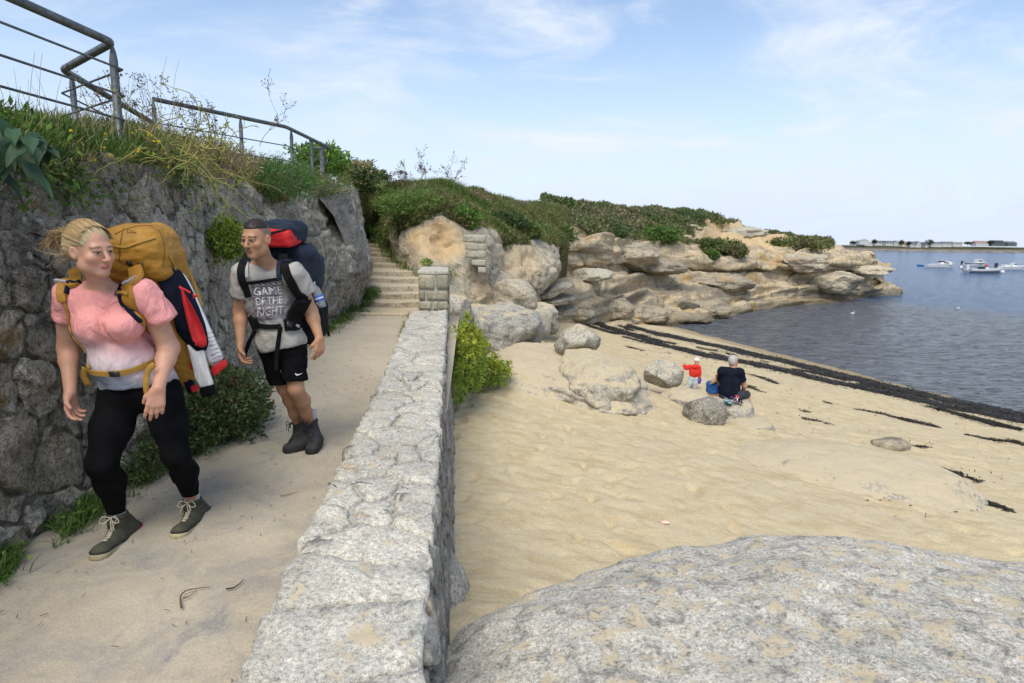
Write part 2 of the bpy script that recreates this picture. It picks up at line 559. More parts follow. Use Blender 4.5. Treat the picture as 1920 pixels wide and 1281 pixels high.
# ------------------------------------------------------------------ materials
class Mat:
    def __init__(s, name):
        s.m = bpy.data.materials.new(name)
        s.m.use_nodes = True
        s.n = s.m.node_tree.nodes
        s.l = s.m.node_tree.links
        s.n.clear()
        s.out = s.n.new("ShaderNodeOutputMaterial")
        s.b = s.n.new("ShaderNodeBsdfPrincipled")
        s.l.new(s.b.outputs[0], s.out.inputs[0])
        s.geo = s.n.new("ShaderNodeNewGeometry")
        s.pos = s.geo.outputs['Position']
    def _set(s, inp, v):
        if v is None:
            return
        if isinstance(v, bpy.types.NodeSocket):
            s.l.new(v, inp)
        elif isinstance(v, (tuple, list)) and len(v) == 3 and inp.type == 'RGBA':
            inp.default_value = (*v, 1)
        else:
            inp.default_value = v
    def map(s, scale=(1, 1, 1), rot=(0, 0, 0), vec=None):
        m = s.n.new("ShaderNodeMapping")
        m.inputs['Scale'].default_value = scale
        m.inputs['Rotation'].default_value = rot
        s.l.new(vec or s.pos, m.inputs['Vector'])
        return m.outputs[0]
    def noise(s, scale, detail=4, rough=0.55, dist=0.0, vec=None):
        n = s.n.new("ShaderNodeTexNoise")
        n.inputs['Scale'].default_value = scale
        n.inputs['Detail'].default_value = detail
        n.inputs['Roughness'].default_value = rough
        n.inputs['Distortion'].default_value = dist
        s.l.new(vec or s.pos, n.inputs['Vector'])
        return n.outputs[0]
    def vor(s, scale, feature='F1', out='Distance', vec=None, rnd=1.0):
        n = s.n.new("ShaderNodeTexVoronoi")
        n.feature = feature
        n.inputs['Scale'].default_value = scale
        n.inputs['Randomness'].default_value = rnd
        s.l.new(vec or s.pos, n.inputs['Vector'])
        return n.outputs[out]
    def wave(s, scale, dist=2.0, detail=3, vec=None, direction='Z'):
        n = s.n.new("ShaderNodeTexWave")
        n.bands_direction = direction
        n.inputs['Scale'].default_value = scale
        n.inputs['Distortion'].default_value = dist
        n.inputs['Detail'].default_value = detail
        s.l.new(vec or s.pos, n.inputs['Vector'])
        return n.outputs['Fac']
    def math(s, op, a, b=None, clamp=False):
        m = s.n.new("ShaderNodeMath")
        m.operation = op
        m.use_clamp = clamp
        s._set(m.inputs[0], a)
        s._set(m.inputs[1], b)
        return m.outputs[0]
    def rng(s, v, a, b, c=0.0, d=1.0, smooth=True):
        m = s.n.new("ShaderNodeMapRange")
        if smooth:
            m.interpolation_type = 'SMOOTHSTEP'
        s._set(m.inputs['Value'], v)
        for k, x in zip(('From Min', 'From Max', 'To Min', 'To Max'), (a, b, c, d)):
            m.inputs[k].default_value = x
        return m.outputs[0]
    def mix(s, f, a, b, mode='MIX'):
        m = s.n.new("ShaderNodeMix")
        m.data_type = 'RGBA'
        m.blend_type = mode
        s._set(m.inputs['Factor'], f)
        s._set(m.inputs['A'], a)
        s._set(m.inputs['B'], b)
        return m.outputs['Result']
    def attr(s, name='Col'):
        n = s.n.new("ShaderNodeAttribute")
        n.attribute_name = name
        return n.outputs['Color']
    def objrand(s):
        return s.n.new("ShaderNodeObjectInfo").outputs['Random']
    def scalecol(s, c, f):
        return s.mix(1.0, c, s.gray(f), 'MULTIPLY')
    def gray(s, f):
        n = s.n.new("ShaderNodeCombineColor")
        for i in range(3):
            s._set(n.inputs[i], f)
        return n.outputs[0]
    def nz(s):
        n = s.n.new("ShaderNodeSeparateXYZ")
        s.l.new(s.geo.outputs['Normal'], n.inputs[0])
        return n.outputs[2]
    def pz(s):
        n = s.n.new("ShaderNodeSeparateXYZ")
        s.l.new(s.pos, n.inputs[0])
        return n.outputs[2]
    def bump(s, h, strength=0.5, dist=0.02, normal=None):
        n = s.n.new("ShaderNodeBump")
        n.inputs['Strength'].default_value = strength
        n.inputs['Distance'].default_value = dist
        s.l.new(h, n.inputs['Height'])
        if normal is not None:
            s.l.new(normal, n.inputs['Normal'])
        return n.outputs[0]
    def done(s, col, rough=0.8, normal=None, **kw):
        s._set(s.b.inputs['Base Color'], col)
        s._set(s.b.inputs['Roughness'], rough)
        s.b.inputs['Specular IOR Level'].default_value = kw.pop('spec', 0.3)
        if normal is not None:
            s.l.new(normal, s.b.inputs['Normal'])
        for k, v in kw.items():
            s._set(s.b.inputs[k], v)
        return s.m

SANDC = (0.53, 0.445, 0.30)
def rock_mat(name, light, mid, dark, ochre=0.0, sand=0.0, lichen=0.15, sc=1.0, bump=1.0, strata=0.0, sandnz=0.55, wet=False, ochrec=(0.46, 0.27, 0.10), rand=False, speck=0.8):
    m = Mat(name)
    big = m.noise(0.55 * sc, 5, 0.6, 0.6)
    med = m.noise(2.6 * sc, 6, 0.65, 0.8)
    fin = m.noise(16 * sc, 5, 0.7)
    vfi = m.noise(75 * sc, 3, 0.7)
    c = m.mix(m.rng(big, 0.35, 0.65), light, mid)
    c = m.mix(m.rng(med, 0.45, 0.72), c, dark)
    if strata > 0:
        lay = m.noise(1.0, 6, 0.6, 0.4, m.map((0.25 * sc, 0.25 * sc, 3.2 * sc), (0.06, -0.05, 0)))
        c = m.mix(m.math('MULTIPLY', m.rng(lay, 0.52, 0.66), strata), c, dark)
    if ochre > 0:
        o = m.noise(0.8 * sc, 4, 0.6, 1.2, m.map((1, 1, 1.5), (0.2, 0.1, 0.4)))
        c = m.mix(m.rng(o, 0.66 - 0.3 * ochre, 0.80 - 0.3 * ochre), c, ochrec)
    if rand:
        c = m.scalecol(c, m.rng(m.objrand(), 0, 1, 0.78, 1.22, False))
        c = m.mix(m.rng(m.math('FRACT', m.math('MULTIPLY', m.objrand(), 7.31)), 0.6, 1.0, 0.0, 0.16), c, ochrec)
    if lichen > 0:
        li = m.vor(5.5 * sc, vec=None)
        li2 = m.math('ADD', li, m.math('MULTIPLY', m.math('SUBTRACT', fin, 0.5), 0.5))
        sel = m.rng(m.noise(3.1 * sc, 2, 0.5), 0.52, 0.60)
        c = m.mix(m.math('MULTIPLY', m.math('MULTIPLY', m.rng(li2, 0.30, 0.20), sel), lichen * 2, True), c, (0.62, 0.60, 0.54))
    # mineral speckle
    sp = m.math('ADD', m.math('MULTIPLY', fin, 0.42), m.math('MULTIPLY', vfi, 0.58))
    c = m.scalecol(c, m.rng(sp, 0.38, 0.62, max(0.18, 1 - 0.72 * speck), 1 + 0.45 * speck, False))
    if sand > 0:
        s1 = m.noise(2.2 * sc, 6, 0.68, 0.5)
        s2 = m.math('ADD', s1, m.math('MULTIPLY', m.math('SUBTRACT', fin, 0.5), 0.35))
        s3 = m.math('ADD', s2, m.math('MULTIPLY', m.math('SUBTRACT', m.nz(), sandnz), 0.55))
        c = m.mix(m.rng(s3, 0.72 - 0.35 * sand, 0.84 - 0.35 * sand, 0, 0.95), c, SANDC)
    if wet:
        w = m.rng(m.math('ADD', m.pz(), m.math('MULTIPLY', big, 0.9)), SEA + 0.55, SEA + 1.2, 1.0, 0.0)
        c = m.mix(m.math('MULTIPLY', w, 0.75), c, (0.10, 0.075, 0.035))
    cr = m.rng(m.math('ABSOLUTE', m.math('SUBTRACT', m.noise(1.7 * sc, 5, 0.6, 1.0), 0.5)), 0.0, 0.035)
    h = m.math('ADD', m.math('MULTIPLY', med, 1.0), m.math('ADD', m.math('MULTIPLY', fin, 0.35), m.math('MULTIPLY', vfi, 0.12)))
    h = m.math('ADD', h, m.math('MULTIPLY', cr, 0.12))
    n = m.bump(h, 0.75 * bump, 0.09 / sc)
    return m.done(c, 0.9, n, spec=0.2)

def soft_mat(name, c1, c2, sc=40, rough=0.85, bump=0.2, bd=0.004, folds=0.0, **kw):
    m = Mat(name)
    c = m.mix(m.rng(m.noise(sc * 0.2, 4, 0.6), 0.35, 0.65), c1, c2)
    w = m.noise(sc, 4, 0.7)
    h = w
    if folds:
        h = m.math('ADD', m.math('MULTIPLY', w, 0.15), m.math('MULTIPLY', m.noise(9, 3, 0.5, 1.5), folds))
    return m.done(c, rough, m.bump(h, bump, bd if not folds else 0.03), **kw)
def vcol_mat(name, rough=0.7, sub=0.0, bumpsc=0, var=0.0, trans=0.0, folds=0.0, **kw):
    m = Mat(name)
    c = m.attr('Col')
    if var:
        c = m.scalecol(c, m.rng(m.noise(var, 4, 0.6), 0.3, 0.7, 0.75, 1.25, False))
    n = m.bump(m.noise(bumpsc, 3, 0.6), 0.25, 0.004) if bumpsc else None
    if folds:
        h = m.math('ADD', m.noise(11, 3, 0.55, 1.6, m.map((1, 1, 0.6))), m.math('MULTIPLY', m.noise(120, 3, 0.6), 0.06))
        n = m.bump(h, folds, 0.035)
    if sub:
        kw['Subsurface Weight'] = sub
        kw['Subsurface Radius'] = (0.012, 0.005, 0.003)
        kw['Subsurface Scale'] = 1.0
    r = m.done(c, rough, n, **kw)
    if trans:
        t = m.n.new("ShaderNodeBsdfTranslucent")
        m.l.new(c, t.inputs[0])
        x = m.n.new("ShaderNodeMixShader")
        x.inputs[0].default_value = trans
        m.l.new(m.b.outputs[0], x.inputs[1])
        m.l.new(t.outputs[0], x.inputs[2])
        m.l.new(x.outputs[0], m.out.inputs[0])
    return r
M_leaf = vcol_mat("leaf", 0.6, trans=0.25, spec=0.3)
M_grass = vcol_mat("grass", 0.75, trans=0.25, spec=0.15)
M_twig = vcol_mat("twig", 0.9, spec=0.1)

def sand_mat():
    m = Mat("sand")
    big = m.noise(0.35, 4, 0.6)
    med = m.noise(3.0, 5, 0.65, 0.6, m.map((0.8, 1.3, 1), (0, 0, 0.5)))
    gr = m.noise(190, 3, 0.7)
    c = m.mix(m.rng(big, 0.3, 0.7), (0.56, 0.465, 0.29), (0.525, 0.44, 0.29))
    c = m.mix(m.rng(med, 0.42, 0.70, 0, 0.75), c, (0.43, 0.33, 0.19))
    c = m.scalecol(c, m.rng(m.math('ADD', m.math('MULTIPLY', gr, 0.5), m.math('MULTIPLY', m.noise(60, 3, 0.7), 0.5)), 0.34, 0.66, 0.74, 1.24, False))
    c = m.mix(m.rng(m.noise(9, 4, 0.7, 0.4), 0.52, 0.72, 0, 0.45), c, (0.38, 0.29, 0.165))
    # dark crumbs of dry weed
    sel = m.rng(m.vor(22), 0.10, 0.05)
    c = m.mix(m.math('MULTIPLY', sel, m.rng(m.noise(2.2, 3), 0.60, 0.68, 0, 0.75)), c, (0.10, 0.07, 0.04))
    w = m.rng(m.math('ADD', m.pz(), m.math('MULTIPLY', m.noise(0.8, 4), 0.12)), SEA + 0.12, SEA + 0.32, 1.0, 0.0)
    c = m.mix(m.math('MULTIPLY', w, 0.6), c, (0.20, 0.145, 0.075))
    h = m.math('ADD', m.math('MULTIPLY', m.noise(5, 5, 0.6, 0.5), 1.0), m.math('MULTIPLY', gr, 0.05))
    h = m.math('ADD', h, m.math('MULTIPLY', m.noise(28, 4, 0.7), 0.2))
    return m.done(c, 0.95, m.bump(h, 0.6, 0.05), spec=0.12)
M_sand = sand_mat()
def path_mat():
    m = Mat("path")
    a = m.noise(0.9, 5, 0.65, 0.8)
    b = m.noise(4.0, 6, 0.7, 0.6, m.map((1.4, 0.7, 1), (0, 0, 0.3)))
    g = m.noise(120, 3, 0.7)
    c = m.mix(m.rng(a, 0.35, 0.65), (0.475, 0.415, 0.315), (0.42, 0.365, 0.275))
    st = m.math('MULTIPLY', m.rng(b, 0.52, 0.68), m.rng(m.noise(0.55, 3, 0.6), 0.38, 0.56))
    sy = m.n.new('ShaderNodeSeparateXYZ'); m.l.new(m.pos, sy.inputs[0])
    st = m.math('MULTIPLY', m.math('ADD', st, m.rng(m.noise(2.2, 6, 0.7, 0.5), 0.42, 0.62, 0, 0.6)), m.rng(sy.outputs[1], 2.2, 6.5, 1.0, 0.25), True)  # grey stains and bare rock, plus vignette darkening painted in towards the camera
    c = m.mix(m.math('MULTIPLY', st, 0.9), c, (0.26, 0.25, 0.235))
    c = m.scalecol(c, m.rng(g, 0.3, 0.7, 0.8, 1.2, False))
    pb = m.rng(m.vor(55), 0.16, 0.08)
    c = m.mix(m.math('MULTIPLY', pb, m.rng(m.noise(6, 3), 0.55, 0.65, 0, 0.6)), c, (0.17, 0.14, 0.11))
    h = m.math('ADD', m.noise(7, 5, 0.65), m.math('MULTIPLY', g, 0.12))
    return m.done(c, 0.93, m.bump(h, 0.4, 0.03), spec=0.15)
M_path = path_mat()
M_step = rock_mat("step_stone", (0.50, 0.435, 0.335), (0.42, 0.36, 0.275), (0.27, 0.23, 0.175), sand=0.85, lichen=0.0, sc=1.6, bump=0.5, sandnz=0.6)
M_wallstone = rock_mat("wall_stone", (0.54, 0.495, 0.405), (0.385, 0.35, 0.285), (0.15, 0.136, 0.11), ochre=0.10, lichen=0.6, sc=2.2, rand=True, ochrec=(0.30, 0.20, 0.09), bump=1.9, speck=1.25)
M_wallmortar = rock_mat("wall_mortar", (0.35, 0.32, 0.255), (0.225, 0.205, 0.165), (0.09, 0.082, 0.065), lichen=0.5, sc=2.6, bump=1.8, speck=1.25)
M_cap = rock_mat("cap_stone", (0.62, 0.585, 0.50), (0.50, 0.475, 0.415), (0.36, 0.34, 0.295), ochre=0.04, sand=0.36, lichen=0.3, sc=3.2, rand=False, sandnz=0.9, bump=0.5, speck=1.0)
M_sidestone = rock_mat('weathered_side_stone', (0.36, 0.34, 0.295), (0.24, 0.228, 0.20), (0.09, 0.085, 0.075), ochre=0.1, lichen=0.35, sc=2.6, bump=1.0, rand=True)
M_capmortar = rock_mat("cap_mortar", (0.46, 0.435, 0.38), (0.41, 0.39, 0.345), (0.31, 0.295, 0.26), lichen=0.0, sc=3.0, bump=0.5, speck=0.6)
M_pier = rock_mat("pier_stone", (0.44, 0.40, 0.29), (0.36, 0.33, 0.25), (0.25, 0.23, 0.18), ochre=0.1, lichen=0.2, sc=2.5, rand=True, bump=0.7)
M_boulder = rock_mat("boulder_granite", (0.56, 0.52, 0.43), (0.41, 0.385, 0.325), (0.20, 0.19, 0.165), sand=0.60, lichen=0.2, sc=2.0, bump=1.0, sandnz=0.72, speck=1.1)
M_bigboulder = rock_mat("near_boulder_granite", (0.62, 0.58, 0.50), (0.50, 0.475, 0.415), (0.235, 0.225, 0.205), sand=0.40, lichen=0.25, sc=3.6, bump=0.9, sandnz=0.85, speck=1.25)
M_rockface = rock_mat("grey_rock", (0.45, 0.415, 0.34), (0.345, 0.315, 0.255), (0.155, 0.142, 0.115), ochre=0.12, lichen=0.35, sc=1.6, bump=1.9, speck=1.15)
M_slab = rock_mat("dark_slab", (0.29, 0.28, 0.255), (0.20, 0.195, 0.18), (0.10, 0.097, 0.09), lichen=0.15, sc=2.0, bump=1.2)
M_cliff = rock_mat("cliff_rock", (0.64, 0.545, 0.39), (0.52, 0.45, 0.335), (0.27, 0.24, 0.185), ochre=0.30, lichen=0.0, sc=0.45, bump=1.2, strata=0.7, wet=True, ochrec=(0.50, 0.33, 0.15), speck=0.7)
M_searock = rock_mat("sea_rock", (0.46, 0.395, 0.28), (0.37, 0.32, 0.23), (0.17, 0.15, 0.12), ochre=0.25, lichen=0.0, sc=0.7, bump=1.0, strata=0.5, wet=True)
M_ochre = rock_mat("ochre_rock", (0.60, 0.51, 0.36), (0.48, 0.43, 0.33), (0.29, 0.27, 0.225), ochre=0.45, lichen=0.1, sc=0.9, bump=0.9, ochrec=(0.60, 0.40, 0.17), sand=0.3, sandnz=0.8)
M_block = rock_mat("pale_block", (0.50, 0.46, 0.36), (0.44, 0.41, 0.33), (0.34, 0.31, 0.25), lichen=0.1, sc=2.0, bump=0.5)
def soil_mat():
    m = Mat("soil")
    c = m.mix(m.rng(m.noise(1.5, 5, 0.65), 0.35, 0.65), (0.085, 0.065, 0.035), (0.13, 0.10, 0.055))
    c = m.mix(m.rng(m.noise(0.8, 4, 0.6), 0.5, 0.62), c, (0.05, 0.062, 0.022))
    return m.done(c, 0.95, m.bump(m.noise(14, 5, 0.7), 0.8, 0.05), spec=0.1)
M_soil = soil_mat()
def water_mat():
    m = Mat("water")
    # floating weed near the beach, sky reflection painted in pale; clear blue further out
    px = m.n.new("ShaderNodeSeparateXYZ")
    m.l.new(m.pos, px.inputs[0])
    s = m.math('ADD', m.math('MULTIPLY', px.outputs[0], 0.962), m.math('MULTIPLY', px.outputs[1], 0.273))
    s = m.math('ADD', s, m.math('MULTIPLY', m.math('SUBTRACT', m.noise(0.05, 4, 0.6), 0.5), 26))
    near = m.rng(s, 44, 52, 1.0, 0.0)
    weed = m.rng(m.noise(3.2, 6, 0.75, 0.5, m.map((0.55, 2.2, 1), (0, 0, 0.25))), 0.47, 0.58, 0.0, 1.0)
    c = m.mix(near, (0.035, 0.105, 0.23), (0.20, 0.22, 0.255))
    c = m.mix(m.math('MULTIPLY', near, m.math('MULTIPLY', weed, 0.9)), c, (0.020, 0.017, 0.012))
    v = m.map((1.0, 2.1, 1.0), (0, 0, 0.22))
    h = m.math('ADD', m.math('MULTIPLY', m.noise(0.55, 5, 0.6, 0.3, v), 1.0), m.math('MULTIPLY', m.noise(2.6, 5, 0.7, 0.4, v), 0.55))
    rough = m.math('ADD', 0.12, m.math('MULTIPLY', m.math('MULTIPLY', near, weed), 0.25))
    return m.done(c, rough, m.bump(h, 1.0, 0.85), spec=0.5, IOR=1.33)
M_water = water_mat()
def metal_mat():
    m = Mat("galvanised_steel")
    c = m.mix(m.rng(m.noise(14, 5, 0.65), 0.35, 0.7), (0.15, 0.165, 0.17), (0.085, 0.092, 0.095))
    return m.done(c, m.rng(m.noise(30, 3), 0.3, 0.7, 0.4, 0.65), m.bump(m.noise(60, 3), 0.1, 0.003), Metallic=0.55, spec=0.4)
M_metal = metal_mat()

# ------------------------------------------------------------------ the setting: sand, water, far shore
def axis(lo, hi, d0, g, c):
    xs, x = [lo], lo
    while x < hi:
        x += d0 * (1 + g * max(0.0, x - c))
        xs.append(x)
    return A(xs)
def sand_relief(X, Y):
    p = np.stack((X.ravel(), Y.ravel(), np.zeros(X.size)), 1)
    s = 0.962 * p[:, 0] + 0.273 * p[:, 1]
    dry = 1 - sstep(14, 18, s)
    d1, _ = cells(p * A((2.6, 3.4, 1)) + A((0.6, 0.2, 0)) * fbm(p * 1.3, 3, 2)[:, None], 4)
    d2, _ = cells(p * A((4.3, 5.1, 1)) + 7.1, 9)
    h = -0.036 * np.exp(-(d1 / 0.26) ** 2) * sstep(-0.3, 0.5, fbm(p * 0.7, 21, 2)) - 0.022 * np.exp(-(d2 / 0.30) ** 2)
    rp = p @ A([[0.8, 0.6, 0], [-0.6, 0.8, 0], [0, 0, 1]])
    h = h + 0.018 * fbm(rp * A((1.2, 3.0, 1)), 5, 4) + 0.012 * fbm(rp * A((4, 7, 1)), 6, 3) + 0.06 * fbm(p * 0.35, 8, 3)
    return (h * (0.25 + 0.75 * dry)).reshape(X.shape)
gx, gy = axis(-2.2, 70, 0.030, 0.20, 0.5), axis(-3.0, 95, 0.036, 0.11, 3.0)
X, Y = np.meshgrid(gx, gy, indexing='ij')
Z = sand_z(X, Y) + sand_relief(X, Y)
# drifts of blown sand round the half-buried rocks
for (bx, by, r, hh) in ((1.0, 12.2, 1.7, 0.30), (2.7, 12.4, 0.9, 0.15), (0.2, 13.2, 1.2, 0.25), (0.2, 15.8, 1.6, 0.6)):
    Z = Z + hh * np.exp(-((X - bx) ** 2 + (Y - by) ** 2) / r ** 2)
# trails of footprints across the dry sand
r0 = np.random.default_rng(12)
for k in range(34):
    x, y = r0.uniform(-0.4, 9), r0.uniform(4.2, 19)
    hd, lg = r0.uniform(0, 2 * math.pi), r0.uniform(0.42, 0.72)
    sz = r0.uniform(0.75, 1.1)
    for n_ in range(r0.integers(8, 26)):
        hd += r0.normal(0, 0.12)
        x += lg * math.cos(hd); y += lg * math.sin(hd)
        fx, fy = x - math.sin(hd) * 0.10 * (-1) ** n_, y + math.cos(hd) * 0.10 * (-1) ** n_
        i0, i1 = np.searchsorted(gx, (fx - 0.4, fx + 0.4)); j0, j1 = np.searchsorted(gy, (fy - 0.4, fy + 0.4))
        if i1 - i0 < 2 or j1 - j0 < 2: continue
        dx, dy = gx[i0:i1, None] - fx, gy[None, j0:j1] - fy
        u = (dx * math.cos(hd) + dy * math.sin(hd)) / (0.15 * sz); v = (-dx * math.sin(hd) + dy * math.cos(hd)) / (0.065 * sz)
        r2 = u * u + v * v
        Z[i0:i1, j0:j1] += -0.045 * np.exp(-r2 ** 2 * 0.8) + 0.006 * np.exp(-(np.sqrt(r2) - 1.6) ** 2 * 5)
o = obj('sand', np.stack((X, Y, Z), -1), gridF(len(gx), len(gy)), M_sand, loc=(0, 0, -1))
tag(o, kind='structure')
_sgx, _sgy, _sgz = gx, gy, Z
def sand_at(x, y):
    i = np.clip(np.searchsorted(_sgx, x) - 1, 0, len(_sgx) - 2)
    j = np.clip(np.searchsorted(_sgy, y) - 1, 0, len(_sgy) - 2)
    u = (x - _sgx[i]) / (_sgx[i + 1] - _sgx[i])
    v = (y - _sgy[j]) / (_sgy[j + 1] - _sgy[j])
    return (_sgz[i, j] * (1 - u) * (1 - v) + _sgz[i + 1, j] * u * (1 - v) + _sgz[i, j + 1] * (1 - u) * v + _sgz[i + 1, j + 1] * u * v)

wx, wy = axis(3.0, 3200, 0.16, 0.055, 8), axis(6.0, 4200, 0.22, 0.05, 10)
X, Y = np.meshgrid(wx, wy, indexing='ij')
p = np.stack((X.ravel(), Y.ravel(), 0 * X.ravel()), 1)
amp = 1 - sstep(60, 220, p[:, 1])
Z = SEA + amp * (0.055 * fbm(p * A((0.35, 0.9, 1)), 31, 3) + 0.026 * fbm(p * A((1.6, 3.4, 1)), 37, 2))
tag(obj('sea_water', np.stack((p[:, 0], p[:, 1], Z), -1), gridF(len(wx), len(wy)), M_water, loc=(0, 0, SEA)), kind='structure')

# ground sheet below everything, out to the horizon on the land side
gm = MB()
gm.add([(-3000, -60, -4.2), (-3.2, -60, -4.2), (-3.2, 20, -4.2), (10, 90, -4.2), (10, 3000, -4.2), (-3000, 3000, -4.2)], A([(0, 1, 2, 3, 4, 5)]))
tag(gm.obj('ground', M_soil), kind='structure')

# path: one sheet from behind the camera to the foot of the stairs
def path_z(y):
    return 0.24 * sstep(4.8, 11.4, y)
px_, py_ = np.linspace(-3.5, -0.25, 110), axis(-1.5, 11.45, 0.035, 0.05, 4)
X, Y = np.meshgrid(px_, py_, indexing='ij')
X = X - 0.105 * Y * 0.62 + 0.02
p = np.stack((X.ravel(), Y.ravel(), 0 * X.ravel()), 1)
Z = path_z(Y) + (0.010 * fbm(p * 1.6, 41, 3) + 0.006 * fbm(p * 7, 43, 3)).reshape(X.shape)
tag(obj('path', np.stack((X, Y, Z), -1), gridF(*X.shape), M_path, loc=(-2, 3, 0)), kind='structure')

# ------------------------------------------------------------------ masonry
def vcells(pts, box):
    out = []
    for i, c in enumerate(pts):
        d = ((pts - c) ** 2).sum(1)
        nb = np.argsort(d)[1:24]
        poly = [A(q, dtype=float) for q in ((box[0], box[1]), (box[2], box[1]), (box[2], box[3]), (box[0], box[3]))]
        for k in nb:
            m = (pts[k] + c) / 2
            n = pts[k] - c
            new = []
            for a, b in zip(poly, poly[1:] + poly[:1]):
                da, db = (a - m) @ n, (b - m) @ n
                if da <= 0: new.append(a)
                if (da < 0) != (db < 0) and da != db:
                    new.append(a + (b - a) * (da / (da - db)))
            poly = new
            if len(poly) < 3: break
        if len(poly) >= 3:
            out.append(A(poly))
    return out
def pebble_poly(poly, gap, nb=18, rough=0.012, seed=0, roundness=2):
    """Shrink, resample and soften a polygon outline."""
    c = poly.mean(0)
    e = np.roll(poly, -1, 0) - poly
    L = np.linalg.norm(e, axis=1)
    per = L.sum()
    cum = np.concatenate(([0], np.cumsum(L)))
    t = np.arange(nb) / nb * per
    k = np.clip(np.searchsorted(cum, t, 'right') - 1, 0, len(poly) - 1)
    q = poly[k] + e[k] * ((t - cum[k]) / np.maximum(L[k], 1e-9))[:, None]
    for _ in range(roundness):
        q = 0.5 * q + 0.25 * (np.roll(q, 1, 0) + np.roll(q, -1, 0))
    d = q - c
    r = np.linalg.norm(d, axis=1)[:, None]
    q = c + d * np.maximum(0.3, (r - gap) / np.maximum(r, 1e-6))
    rr = np.random.default_rng(seed)
    return q + rr.normal(0, rough, q.shape), c
def stone_mesh(poly, fmap, gap, depth, bulge, seed, nb=18, rough=0.012, rel=0.02, freq=5, roundness=2):
    """A rubble stone: outline sunk into the mortar, a rounded edge and an uneven face. fmap(u,v,w) -> xyz (w outwards)."""
    q, c = pebble_poly(poly, gap, nb, rough, seed, roundness)
    size = np.linalg.norm(q - c, axis=1).mean()
    ed = min(0.03, size * 0.22)
    V, F = [], []
    rings = [(1.0, -depth), (1.0, -ed * 0.2), (1 - ed / size * 0.5, bulge * 0.7), (0.62, bulge), (0.30, bulge * 1.1)]
    rr = np.random.default_rng(seed + 99)
    tilt = rr.normal(0, 0.05, 2)
    for s, w in rings:
        u = c + (q - c) * s
        ww = np.full(nb, w)
        if w > 0:
            pp = np.concatenate((u * freq, np.full((nb, 1), seed * 1.7)), 1)
            ww = ww + rel * fbm(pp, 3, 3) + (u - c) @ tilt
        V.append(np.concatenate((u, ww[:, None]), 1))
    ct = rings[-1][1] + rel * fbm(A([[c[0] * freq, c[1] * freq, seed * 1.7]]), 3, 3)[0]
    V.append(A([[c[0], c[1], ct]]))
    V = np.concatenate(V)
    k = np.arange(nb)
    Q = np.concatenate([np.stack((r * nb + k, r * nb + (k + 1) % nb, (r + 1) * nb + (k + 1) % nb, (r + 1) * nb + k), 1) for r in range(len(rings) - 1)])
    T = np.stack(((len(rings) - 1) * nb + k, (len(rings) - 1) * nb + (k + 1) % nb, np.full(nb, len(rings) * nb)), 1)
    return fmap(V[:, 0], V[:, 1], V[:, 2]), [Q, T]
def course_pts(u0, u1, v0, v1, du, dv, jit, r, vary=0.25):
    pts, v = [], v0 + dv * 0.4
    row = 0
    while v < v1 + dv * 0.4:
        h = dv * r.uniform(1 - vary, 1 + vary)
        u = u0 - du + (row % 2) * du * 0.5 + r.uniform(-.2, .2) * du
        while u < u1 + du:
            pts.append((u + r.normal(0, jit * du), v + r.normal(0, jit * dv)))
            u += du * r.uniform(0.6, 1.5)
        v += h
        row += 1
    return A(pts)

# low wall between path and beach
def wall_right(y):
    return PW0[0] + (y - PW0[1]) * (PW1[0] - PW0[0]) / (PW1[1] - PW0[1])
def wall_top(y):
    return 0.30 + 0.15 * sstep(4.0, 10.5, y)
PW0, PW1 = PZ(797, 1281, 0.30), PZ(839, 583, 0.45)
PL0, PL1 = PZ(425, 1281, 0.30), PZ(771, 583, 0.45)
WEND = PW1[1]
def wall_left(y):
    return PL0[0] + (y - PL0[1]) * (PL1[0] - PL0[0]) / (PL1[1] - PL0[1])
parapet = thing('parapet_wall', 'low rubble stone wall with flat capstones dividing the path from the beach', 'wall', (wall_right(5) - 0.3, 5.0, -1.0))
ys = np.linspace(-0.6, WEND, 60)
sec = []
for y in ys:
    l, r_, t = wall_left(y) + 0.02, wall_right(y) - 0.025, wall_top(y) - 0.018
    sec.append([(l, y, -0.3), (l, y, t), (r_, y, t), (r_ + 0.15, y, -2.2)])
sec = A(sec)
obj('mortar_core', sec, gridF(60, 4, True), M_capmortar, parapet, smooth=False)
r1 = np.random.default_rng(21)
def capmap(u, v, w):
    y = v
    l, r_ = wall_left(y), wall_right(y)
    e = np.stack((np.round(u / 0.62) * 7.0, y * 3.5, 0 * y), 1)
    return np.stack((l + (r_ - l) * (u / 0.62) + 0.035 * fbm(e, 17, 3) * np.clip(np.abs(u / 0.31 - 1), 0, 1) ** 3, y, wall_top(y) + w), 1)
pts = []
y = -0.8
while y < WEND + 0.3:
    dy = r1.uniform(0.24, 0.42)
    k = r1.choice([1, 2, 2, 3])
    us = (np.arange(k) + 0.5) / k * 0.62 + r1.normal(0, 0.05, k)
    for u in us:
        pts.append((u, y + r1.normal(0, 0.06)))
    y += dy
pts = A(pts)
for i, poly in enumerate(vcells(pts, (0.0, -0.6, 0.62, WEND - 0.01))):
    V, F = stone_mesh(poly, capmap, 0.014, 0.14, 0.006, i, nb=34, rough=0.008, rel=0.020, freq=8, roundness=1)
    obj('cap_stone', V, F, M_cap, parapet)
def sidemap(u, v, w):
    return np.stack((wall_right(u) + w + 0.075 * np.clip(0.30 - v, 0, 2), u, v + 0 * u), 1)
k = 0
pts = course_pts(1.2, WEND, -1.5, 0.30, 0.34, 0.13, 0.12, r1)
